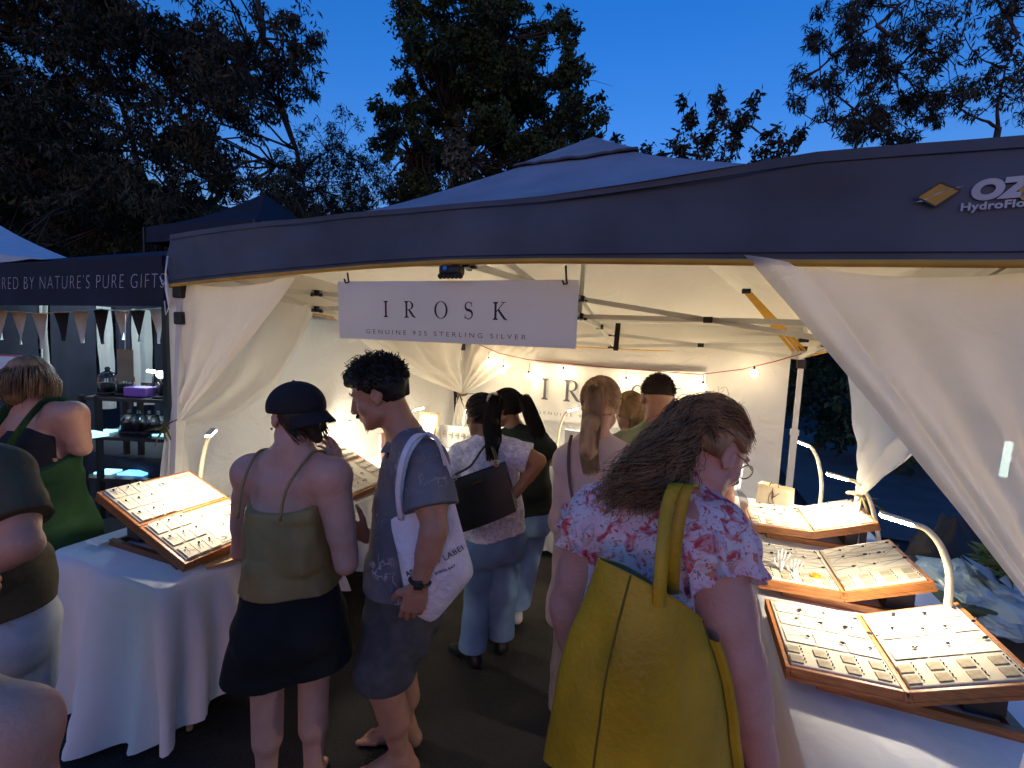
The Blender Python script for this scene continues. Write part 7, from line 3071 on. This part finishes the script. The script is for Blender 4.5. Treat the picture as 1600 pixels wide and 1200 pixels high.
# ---------------------------------------------------------------- man in sage T-shirt
h = 2.45
p6 = Person('man with cropped hair in a sage green T-shirt seen from behind', at(1028, 850, h), dirf(0.12, 0.99), 1.74, 1.05, True, M_skin_tan, vox=0.007,
            waist=at(1028, 800, h), chest=at(1028, 745, h), neck=at(1028, 676, h), shL=at(977, 697, h), shR=at(1080, 697, h),
            head=at(1027, 622, h + 0.02), head_dir=dirf(0.08, 0.98, -0.15))
p6.make()
p6.shirt(mat('sage_jersey', (0.30, 0.32, 0.18), rough=0.92, var=0.12, bump=0.2, bscale=60), hem=0.08, sleeve=0.7, grow=0.016, loose=0.03, neck=0.070, sleeve_r=0.026, name='t_shirt')
p6.trousers(mat('dark_trousers', (0.03, 0.03, 0.035), rough=0.9), 1.95, -0.03, 0.012, 0.02, 'trousers')
p6.shoes(M_black)
k = p6.hk
hair = p6.hair_cap(mat('cropped_hair', (0.050, 0.030, 0.022), rough=0.9, var=0.3, bump=0.5, bscale=400), 0.005, wr=(0.001, 60, 0.1), nape=0.012, vox=0.005, low=0.2)
P_, N_ = p6.scalp(1500, rp_, 0.022)
paths = [[p, p + n_ * 0.010 + rp_.normal(size=3) * 0.002] for p, n_ in zip(P_, N_)]
p6.hair_strands(np.array(paths), M_hair_brown, 0.0011, hair)

# ---------------------------------------------------------------- two heads beyond
h = 2.85
p7 = Person('blond person mostly hidden between the ponytail and the man in sage green', at(985, 800, h), dirf(-0.15, 0.99), 1.60, 1.0, skin=M_skin, vox=0.008, neck=at(985, 690, h), head=at(983, 643, h), head_dir=dirf(-0.3, 0.95, -0.25))
p7.make()
p7.shirt(mat('grey_jersey', (0.20, 0.20, 0.21), rough=0.9), hem=0.06, sleeve=0.7, name='t_shirt')
p7.trousers(denim('mid_jeans', (0.08, 0.10, 0.14), (0.13, 0.16, 0.2)))
p7.shoes(M_black)
g = p7.hc + p7.hf @ A(0, -0.05, -0.10)
hair = p7.hair_cap(M_hair_blond, 0.014, [('cone', p7.hc + p7.hf @ A(0, 0, -0.06), g, 0.07, 0.055)], wr=(0.004, 26, 0.4))
p7.hair_strands(p7.swept(260, rp_, g, [g, g + A(0, 0, -0.06), g + A(0, 0, -0.12)], 0.06), M_hair_blond, 0.003, hair)
h = 2.72
p8 = Person('dark-haired person mostly hidden behind the woman in the floral blouse', at(1088, 800, h), dirf(0.3, 0.95), 1.62, 0.85, skin=M_skin, vox=0.008, neck=at(1088, 690, h), head=at(1092, 654, h), head_dir=dirf(0.6, 0.75, -0.3))
p8.make()
p8.shirt(mat('brown_jersey', (0.07, 0.05, 0.045), rough=0.9), hem=0.06, sleeve=0.7, name='t_shirt')
p8.trousers(denim('dark_jeans', (0.04, 0.05, 0.08), (0.07, 0.08, 0.11)))
p8.shoes(M_black)
hair = p8.hair_cap(M_hair_black, 0.020, wr=(0.005, 30, 0.2))
g = p8.hc + p8.hf @ A(0, -0.02, -0.105)
p8.hair_strands(p8.swept(240, rp_, g, [g, g + A(0, 0, -0.06), g + A(0, 0, -0.12)], 0.05, lift=0.02), M_hair_black, 0.003, hair)

# ---------------------------------------------------------------- woman in the floral blouse, nearest
h = 1.13
p9 = Person('curly-haired woman in floral blouse bending over the right table', at(1020, 1085, 1.17), dirf(0.38, 0.92), 1.70, 1.10, skin=skin_mat('skin_pale_rosy', (0.56, 0.30, 0.24)), vox=0.005,
            waist=at(1018, 985, 1.16), chest=at(1020, 890, 1.16), neck=at(1035, 782, 1.17),
            shL=at(944, 815, 1.21), shR=at(1098, 832, 1.09), elR=at(1150, 1020, 1.00), wrR=at(1190, 1190, 1.04), arm_k=1.36,
            elL=at(892, 945, 1.22), wrL=at(912, 1055, 1.30), head=at(1110, 704, 1.18), head_dir=dirf(0.86, 0.26, -0.52),
            handR=dict(d=dirf(0.15, 0.5, -0.8), n=dirf(-0.9, 0.2), curl=0.4))
p9.make()
floral = pattern_mat('floral_print', (0.66, 0.55, 0.58), [
    (11.0, 0.54, 0.08, (0.64, 0.42, 0.46), 0.8, 4.0, 'noise'),
    (34.0, 0.63, 0.03, (0.26, 0.25, 0.20), 2.2, 1.3, 'noise'),
    (46.0, 0.22, 0.05, (0.46, 0.05, 0.06), 0.05, 2.7, 'dots'),
    (22.0, 0.60, 0.05, (0.48, 0.06, 0.07), 1.2, 8.2, 'noise'),
    (70.0, 0.62, 0.03, (0.56, 0.17, 0.12), 1.0, 5.2, 'noise')], bump=0.25)
J = p9.J
blouse = p9.shirt(floral, hem=0.02, sleeve=0.22, grow=0.016, loose=0.03, neck=0.062, wrinkle=(0.010, 9, 0.8), name='blouse')
# flutter sleeves: rippled bells set at the shoulders
M_organza = cloth('organza', (0.55, 0.40, 0.40), trans=0.4, see=0.35, bump=0.2, fold=10)


def flutter(sh, el, out, n_ang, a0, a1, L0, r0, r1, seed, m_):
    ax = nrm(el - sh)
    e1 = nrm(A(*out) - ax * (A(*out) @ ax))
    e2 = np.cross(ax, e1)
    P = []
    for a in np.linspace(a0, a1, n_ang):
        row = []
        rip = math.sin(a * 9 + seed) + 0.4 * math.sin(a * 17 + 2 * seed)
        for t in np.linspace(0, 1, 14):
            r_ = lerp(r0, r1, t ** 0.75) + 0.020 * rip * t
            L_ = L0 * t * (1 + 0.12 * math.sin(a * 3 + seed) + 0.04 * math.sin(a * 11))
            bump_ = 0.030 * math.sin(PI * min(1, t * 1.25)) * (0.8 + 0.5 * math.sin(a * 9 + 1 + seed))
            row.append(sh - ax * 0.045 + ax * L_ + (e1 * math.cos(a) + e2 * math.sin(a)) * (r_ + bump_))
        P.append(row)
    P = np.array(P)
    mb = MB()
    mb.grid(P)
    o = mb.build('flutter_sleeve', m_, blouse, True)
    return o


flutter(J['shR'], J['elR'], dirf(1, -0.2), 110, -PI, PI, 0.150, 0.046, 0.098, 0.4, floral)
flutter(J['shL'], J['elL'], dirf(-1, -0.2), 100, -PI, PI, 0.125, 0.046, 0.095, 1.9, floral)
# sheer frill at her front right
P = []
for s_ in np.linspace(0, 1, 26):
    a, b = at(lerp(1148, 1172, s_), lerp(752, 858, s_), 1.16), at(lerp(1160, 1182, s_) + 8 * math.sin(s_ * 14), lerp(770, 862, s_), 1.17)
    P.append([lerp(a, b, t) + FH * 0.01 * math.sin(s_ * 20) * t for t in np.linspace(0, 1, 6)])
mb = MB()
mb.grid(np.array(P))
mb.build('sheer_frill', M_organza, blouse, True)
skirt_m = pattern_mat('rust_floral_skirt', (0.34, 0.14, 0.09), [(18.0, 0.56, 0.04, (0.62, 0.48, 0.38), 1.0, 2.0, 'noise'), (26.0, 0.28, 0.04, (0.5, 0.08, 0.04), 0.06, 5.0, 'dots')])
pts, wa, wb, lats = p9.torso(0.02)
sk = [('loft', [A(J['pelvis'][0], J['pelvis'][1], 0.45), J['pelvis'] + A(0, 0, -0.12), J['pelvis'], J['waist']], [0.26, 0.235, wa[1], wa[2]], [0.20, 0.18, wb[1] + 0.01, wb[2]], [p9.lat_h] * 4)]
p9.garment('skirt', skirt_m, sk, [(A(0, 0, 0.47), -UP), (J['pelvis'] + A(0, 0, 0.10), UP)], [], (0.014, 6, 0.2), vox=0.009)
p9.shoes(M_black, 'sandal')
# curls
ear = p9.hc + p9.hf @ A(0.082, 0.0, -0.008)
hair = p9.hair_cap(M_hair_mixed, 0.010, [('ell', p9.hc + p9.hf @ A(-0.02, 0.045, -0.065), A(0.062, 0.062, 0.060), p9.hf), ('ell', at(1045, 716, 1.15), A(0.050, 0.045, 0.044)), ('ell', at(1008, 742, 1.13), A(0.042, 0.036, 0.036)), ('cone', at(990, 756, 1.12), at(970, 778, 1.11), 0.026, 0.014)], wr=(0.012, 24, 0.5), nape=-0.02, post=[(ear, 0.040), (ear + p9.hf @ A(0, -0.03, 0.03), 0.035)])
locks = []
P_, N_ = p9.scalp(260, rp_, -0.02, lift=0.006)
loc = (p9.hf.T @ (P_ - p9.hc).T).T
for p, n_, q in zip(P_, N_, loc):
    # a lock: combed back over the skull, then falling in curls over the left shoulder
    bk = p9.hc + p9.hf @ A(q[0] * 0.72 - 0.01, 0.020 + 0.055 * rp_.random() - 0.25 * abs(q[0]), -0.098 - 0.018 * rp_.random())
    e = at(lerp(926, 1052, rp_.random() ** 1.1), lerp(748, 812, rp_.random() ** 0.8), 1.06 + 0.09 * rp_.random())
    mid_ = nrm((q / 2 + (p9.hf.T @ (bk - p9.hc)) / 2) - A(0, 0.036, -0.012) + A(0, 0.02, 0))
    c1 = p9.hc + p9.hf @ (mid_ * A(0.084, 0.093, 0.106) * (1 + 0.05 * rp_.random()) + A(0, 0.036, -0.012))
    c2 = lerp(bk, e, 0.55) + A(0, 0, 0.004 + 0.016 * rp_.normal()) - FH * 0.025
    pth = smooth_path([p, c1, bk, c2, e], 40)
    tt = np.linspace(0, 1, 40)
    tg = np.gradient(pth, axis=0)
    tg /= np.linalg.norm(tg, axis=1, keepdims=True)
    e1 = np.cross(tg, A(0.2, 0.1, 1.0))
    e1 /= np.linalg.norm(e1, axis=1, keepdims=True) + 1e-9
    e2 = np.cross(tg, e1)
    ph, fr, am = rp_.random() * 6.28, rp_.uniform(20, 36), rp_.uniform(0.009, 0.019)
    for _ in range(18):
        o1, o2 = rp_.normal() * 0.0055, rp_.normal() * 0.0055
        cl_ = np.clip(tt * 1.7 - 0.38, 0, 1)
        w = (am * rp_.uniform(0.75, 1.25) * cl_)[:, None]
        dph = rp_.normal() * 0.35
        frz = rp_.uniform(0.7, 1.15)
        sp = (1 + 0.9 * cl_)[:, None]
        pp = pth + sp * (o1 * e1 + o2 * e2) + w * (np.cos(fr * tt * frz + ph + dph)[:, None] * e1 + np.sin(fr * tt * frz + ph + dph)[:, None] * e2)
        L_ = rp_.uniform(0.8, 1.0)
        if np.min(np.linalg.norm(pp - ear, axis=1)) < 0.036:
            continue
        k_ = int(40 * L_)
        pp = np.array([pp[min(39, int(x))] * (1 - x % 1) + pp[min(39, int(x) + 1)] * (x % 1) for x in np.linspace(0, k_ - 1.001, 40)])
        locks.append(pp)
paths = np.array(locks)
sel = rp_.random(len(paths))
p9.hair_strands(paths[sel < 0.48], M_hair_mixed, 0.0010, hair, 0.0006)
p9.hair_strands(paths[(sel >= 0.48) & (sel < 0.84)], hair_mat('honey_hair', (0.50, 0.30, 0.14), (0.26, 0.15, 0.07)), 0.0009, hair, 0.0005, 'light_strands')
p9.hair_strands(paths[sel >= 0.84], M_hair_brown, 0.0010, hair, 0.0006, 'dark_strands')
fly = []
for q in range(90):                                  # flyaways round the crown
    p = P_[rp_.integers(len(P_))] + A(0, 0, 0.012)
    d_ = rp_.normal(size=3) * 0.010 + A(0, 0, 0.003) - RH * 0.014
    fly.append(smooth_path([p, p + d_ * 0.7 + rp_.normal(size=3) * 0.008, p + d_ * 1.6 + rp_.normal(size=3) * 0.012], 8))
p9.hair_strands(np.array(fly), M_hair_mixed, 0.0006, hair, 0.0004, 'flyaways')
# her glasses
sgx = thing('glasses', 'thin framed glasses worn by the woman in the floral blouse', 'glasses', p9.hc)
Rg, kg = p9.hf, p9.hk
fr_m = mat('tortoise', (0.20, 0.11, 0.05), rough=0.25)
for sx in (-1, 1):
    c = p9.hc + Rg @ (A(sx * 0.033, 0.000, 0.106) * kg)
    mb = MB()
    mb.tube([c + Rg @ (A(0.024 * math.cos(t), 0.020 * math.sin(t), -0.004 * math.cos(t) * sx) * kg) for t in np.linspace(0, 2 * PI, 19)], 0.0016, 5, False)
    mb.build('rim', fr_m, sgx, True)
    mb = MB()
    mb.tube(smooth_path([c + Rg @ (A(sx * 0.024, 0.006, -0.004) * kg), p9.hc + Rg @ (A(sx * 0.078, 0.012, 0.045) * kg), p9.hc + Rg @ (A(sx * 0.082, 0.014, -0.005) * kg)], 10), 0.0018, 5)
    mb.build('temple', fr_m, sgx, True)
mb = MB()
mb.tube([p9.hc + Rg @ (A(x, 0.006, 0.110) * kg) for x in (-0.010, 0.0, 0.010)], 0.0016, 5)
mb.build('bridge', fr_m, sgx, True)

# ---------------------------------------------------------------- her yellow bag
yb = thing('leather_tote', 'large mustard yellow leather tote on the shoulder of the woman in the floral blouse', 'bag', at(990, 1190, 0.93))
M_yb = mat('mustard_leather', (0.50, 0.285, 0.010), rough=0.5, var=0.20, scale=5, bump=0.35, bscale=75, spec=0.35)
M_ybin = mat('grey_suede', (0.17, 0.19, 0.18), rough=0.95, var=0.15, scale=9)
rim = [at(934, 873, 0.985), at(975, 893, 0.925), at(1022, 918, 0.900), at(1066, 944, 0.905), at(1096, 968, 0.935), at(1088, 968, 0.985), at(1102, 992, 1.025), at(1066, 950, 1.035), at(1020, 912, 1.035), at(975, 884, 1.03)]
bot = [at(848, 1185, 0.965), at(905, 1222, 0.875), at(990, 1245, 0.835), at(1080, 1240, 0.850), at(1143, 1205, 0.905), at(1128, 1195, 0.965), at(1148, 1180, 1.01), at(1080, 1195, 1.03), at(990, 1190, 1.03), at(905, 1180, 1.03)]
K = 80


def loop_pts(ctrl, n):
    c = ctrl + ctrl[:3]
    out = []
    m = len(ctrl)
    for t in np.linspace(0, m, n, endpoint=False):
        i = int(t)
        q = t - i
        p0, p1_, p2_, p3_ = ctrl[(i - 1) % m], ctrl[i % m], ctrl[(i + 1) % m], ctrl[(i + 2) % m]
        a = 0.5 * ((2 * p1_) + (-p0 + p2_) * q + (2 * p0 - 5 * p1_ + 4 * p2_ - p3_) * q * q + (-p0 + 3 * p1_ - 3 * p2_ + p3_) * q ** 3)
        out.append(a)
    return np.array(out)


R0, R1 = loop_pts(rim, K), loop_pts(bot, K)
cen = lambda t: lerp(R0.mean(0), R1.mean(0), t)
P = np.zeros((K, 26, 3))
for i in range(K):
    for j, t in enumerate(np.linspace(0, 1, 26)):
        p = lerp(R0[i], R1[i], t)
        o_ = nrm(p - cen(t))
        w = float(vnoise(np.array(i * 0.16), np.array(t * 2.5), np.array(3.3)))
        P[i, j] = p + o_ * (0.014 * math.sin(PI * t) + 0.011 * w * math.sin(PI * t) + 0.004 * float(vnoise(np.array(i * 0.5), np.array(t * 7 + i * 0.1), np.array(8.3))) * math.sin(PI * t))
mb = MB()
mb.grid(P[::-1], closed_u=True)
mb.add(list(R1), [tuple(range(K))])
bagb = mb.build('body', M_yb, yb, True)
mb = MB()
Pin = P.copy()
for j in range(26):
    c = Pin[:, j].mean(0)
    Pin[:, j] = c + (Pin[:, j] - c) * 0.985 + A(0, 0, -0.0005)
mb.grid(Pin, closed_u=True)
mb.build('lining', M_ybin, yb, True)
mb = MB()
mb.tube(list(P[:, 0]) + [P[0, 0]], 0.0024, 5, False)
mb.build('rim_edge', M_yb, yb, True)
# seams
for idx in (10, 33):
    mb = MB()
    pth = [P[idx, j] + nrm(P[idx, j] - cen(j / 25)) * 0.0015 for j in range(26)]
    mb.tube(pth, 0.0022, 5)
    mb.build('seam', mat('dark_seam', (0.12, 0.09, 0.01), rough=0.7), yb, True)
# gusset flap standing a little proud at the right side
mb = MB()
ga = [P[33, j] for j in range(3, 26)]
gP = np.array([[lerp(p, p + RH * 0.030 + FH * 0.01 - FH * 0.045 * math.sin(PI * t) * 0.6, t) for t in np.linspace(0, 1, 6)] for p in ga])
mb.grid(gP)
mb.build('gusset', M_yb, yb, True)
top_sh = lerp(J['neck'], J['shR'], 0.42) + A(0, 0, 0.060)
for (x0, dz, off) in ((1016, 0.905, 0.0), (1040, 1.035, 0.022)):
    mb = MB()
    if dz < 1:
        a0, a1 = at(1018, 905, 0.893), at(1042, 918, 0.893)
        ctl = [at(1030, 948, 0.888), at(1032, 905, 0.893), at(1036, 850, 0.915), at(1042, 795, 0.955), at(1056, 757, 1.005), top_sh, top_sh + FH * 0.08 - A(0, 0, 0.05)]
    else:
        ctl = [at(1052, 935, 1.03), at(1052, 905, 0.975), at(1056, 850, 0.965), at(1064, 795, 0.985), at(1075, 758, 1.02), top_sh + RH * 0.035, top_sh + RH * 0.035 + FH * 0.09 - A(0, 0, 0.05)]
    pth = smooth_path(ctl, 34)
    tg = np.gradient(pth, axis=0)
    P_s = []
    wid = 0.0135
    for p, t in zip(pth, tg):
        t = nrm(t)
        sd = nrm(RH - t * (RH @ t))
        nn = np.cross(t, sd)
        P_s.append([p + sd * wid * c_ + nn * 0.0032 * s__ for c_, s__ in ((-1, 0.6), (-0.9, 1), (0, 1.25), (0.9, 1), (1, 0.6), (1, -0.6), (0, -1), (-1, -0.6))])
    P_s = np.array(P_s)
    mb.grid(P_s.transpose(1, 0, 2)[::-1], closed_u=True)
    mb.build('strap', M_yb, yb, True)

# ---------------------------------------------------------------- woman in green overalls at the candle stall
h = 2.30
p10 = Person('woman in green overall dress with short brown bob at the candle stall', at(62, 800, h), dirf(-0.38, 0.92), 1.60, 1.06, skin=M_skin, vox=0.007,
             waist=at(64, 740, h), chest=at(62, 690, h), neck=at(56, 640, h + 0.02), shL=at(12, 660, h + 0.06), shR=at(112, 648, h - 0.03),
             elR=at(128, 700, h + 0.0), wrR=at(112, 694, h + 0.24), head=at(46, 598, h + 0.04), head_dir=dirf(-0.55, 0.75, -0.35))
p10.make()
J = p10.J
p10.shirt(mat('black_singlet', (0.015, 0.014, 0.018), rough=0.9), hem=-0.12, sleeve=0, grow=0.006, loose=0.0, neck=0.085, neck_drop=0.02, name='singlet')
green_m = mat('green_cotton', (0.018, 0.062, 0.016), rough=0.9, var=0.15, scale=5, bump=0.3, bscale=30)
pts, wa, wb, lats = p10.torso(0.02)
f3 = np.cross(p10.lat_s, UP)
dr = p10.garment('overall_dress', green_m, [('loft', [A(J['pelvis'][0], J['pelvis'][1], 0.40), J['pelvis'] + A(0, 0, -0.15), J['pelvis'], J['waist'], J['chest']], [0.29, 0.235, wa[1] + 0.01, wa[2] + 0.02, wa[3] + 0.01], [0.26, 0.22, wb[1] + 0.03, wb[2] + 0.015, wb[3] + 0.01], [p10.lat_h] * 3 + [p10.lat_s] * 2)],
                 [(A(0, 0, 0.42), -UP), (lerp(J['waist'], J['chest'], 0.55), nrm(UP - f3 * 0.5))], [], (0.012, 6, 0.4), vox=0.009)
for sx, sh in ((1, 'shL'), (-1, 'shR')):
    mb = MB()
    top_ = lerp(J['neck'], J[sh], 0.52) + A(0, 0, 0.048)
    b0 = lerp(J['waist'], J['chest'], 0.45)
    pth = smooth_path([b0 - p10.lat_s * sx * 0.02 - f3 * 0.165, lerp(b0, top_, 0.5) + p10.lat_s * sx * 0.03 - f3 * 0.148, top_ - f3 * 0.055, top_ + A(0, 0, 0.012), top_ + f3 * 0.08 - A(0, 0, 0.02), J['chest'] + p10.lat_s * sx * 0.07 + f3 * 0.15], 18)
    mb.tube(pth, 0.020, 8, flat=0.3)
    mb.build('strap', green_m, dr, True)
p10.shoes(mat('pale_shoe', (0.3, 0.3, 0.3), rough=0.8))
hair = p10.hair_cap(M_hair_mixed, 0.024, [('cone', p10.hc + p10.hf @ A(-0.03, 0, -0.045), p10.hc + p10.hf @ A(-0.03, -0.075, -0.05), 0.070, 0.050), ('cone', p10.hc + p10.hf @ A(0.045, 0.0, -0.02), p10.hc + p10.hf @ A(0.05, -0.07, -0.02), 0.055, 0.04)], wr=(0.007, 22, 0.5))
P_, N_ = p10.scalp(900, rp_, 0.0, lift=0.02)
paths = []
for p in P_:
    q = p10.hf.T @ (p - p10.hc)
    e = p10.hc + p10.hf @ A(q[0] * 1.25, -0.085 + rp_.normal() * 0.02, min(0.02, q[2]) * 0.9 - 0.03)
    paths.append(smooth_path([p, p10.hc + p10.hf @ (lerp(q, p10.hf.T @ (e - p10.hc), 0.5) * A(1.25, 1, 1.25)), e], 9))
p10.hair_strands(np.array(paths), M_hair_mixed, 0.0020, hair)

# ---------------------------------------------------------------- person in olive T-shirt at the left edge
h = 1.36
p11 = Person('person in olive T-shirt and pale ripped jeans at the left edge', at(-36, 985, h), dirf(-0.75, 0.65), 1.66, 1.02, skin=M_skin, vox=0.0065,
             waist=at(-44, 890, h), chest=at(-50, 805, h), neck=at(-76, 700, h + 0.03), shL=at(-131, 725, h + 0.10), shR=at(0, 742, h - 0.06),
             elR=at(38, 850, h - 0.14), wrR=at(-28, 892, h - 0.16), head=at(-98, 628, h + 0.06), head_dir=dirf(-0.4, 0.85, -0.2),
             handR=dict(d=dirf(-0.5, 0.6, -0.4), n=dirf(-0.5, -0.2, -0.5), curl=0.5))
p11.make()
p11.shirt(mat('olive_jersey', (0.095, 0.080, 0.042), rough=0.92, var=0.15, scale=6, bump=0.25, bscale=50), hem=-0.06, sleeve=0.72, grow=0.016, loose=0.03, neck=0.066, sleeve_r=0.020, name='t_shirt', wrinkle=(0.008, 6, 0.4))
pj = pattern_mat('ripped_pale_jeans', (0.52, 0.56, 0.62), [(5.0, 0.52, 0.12, (0.36, 0.43, 0.52), 0.5, 1.0, 'noise'), (9.0, 0.66, 0.03, (0.45, 0.36, 0.33), 2.0, 4.0, 'noise')], bump=0.4, bscale=380)
p11.trousers(pj, 1.95, 0.07, 0.012, 0.012, 'jeans', (0.005, 10, 0.4))
p11.shoes(M_white, 'sneaker')
hair = p11.hair_cap(M_hair_brown, 0.018, wr=(0.006, 26, 0.4))
g = p11.hc + p11.hf @ A(0, 0.03, -0.11)
p11.hair_strands(p11.swept(300, rp_, g, [g, g + A(0, 0, -0.06), g + A(0, 0, -0.16)], 0.03, lift=0.016), M_hair_brown, 0.0026, hair)

# ---------------------------------------------------------------- made-up passer-by for a blurred, finger-like pink shape, bottom left
h = 0.66
p12 = Person('made-up person very close at the bottom left corner, bare shoulder for a blurred finger-like shape', at(-190, 1560, h), dirf(-0.5, 0.85), 1.60, 1.0, skin=skin_mat('skin_peach', (0.74, 0.37, 0.26)), vox=0.007,
             neck=at(-205, 1040, h + 0.06), chest=at(-195, 1210, h + 0.02), waist=at(-190, 1380, h), shR=at(8, 1150, h - 0.01), shL=at(-390, 1110, h + 0.18), elR=at(40, 1480, h - 0.03), wrR=at(0, 1600, h + 0.15),
             head=at(-250, 850, h + 0.08), head_dir=dirf(-0.6, 0.8))
p12.make()
pts, wa, wb, lats = p12.torso(0.010, bottom=0.1)
p12.garment('tube_top', mat('dark_singlet', (0.03, 0.03, 0.035), rough=0.9), [('loft', pts[:5], wa[:5], wb[:5], lats[:5])], [(lerp(p12.J['chest'], p12.J['neck'], 0.1), UP), (p12.J['pelvis'], -UP)])
p12.trousers(mat('dark_trousers', (0.03, 0.03, 0.035)), 1.95, 0.06, name='trousers')
p12.shoes(M_black)
hair = p12.hair_cap(M_hair_brown, 0.018, wr=(0.006, 26, 0.4))

bpy.context.view_layer.update()
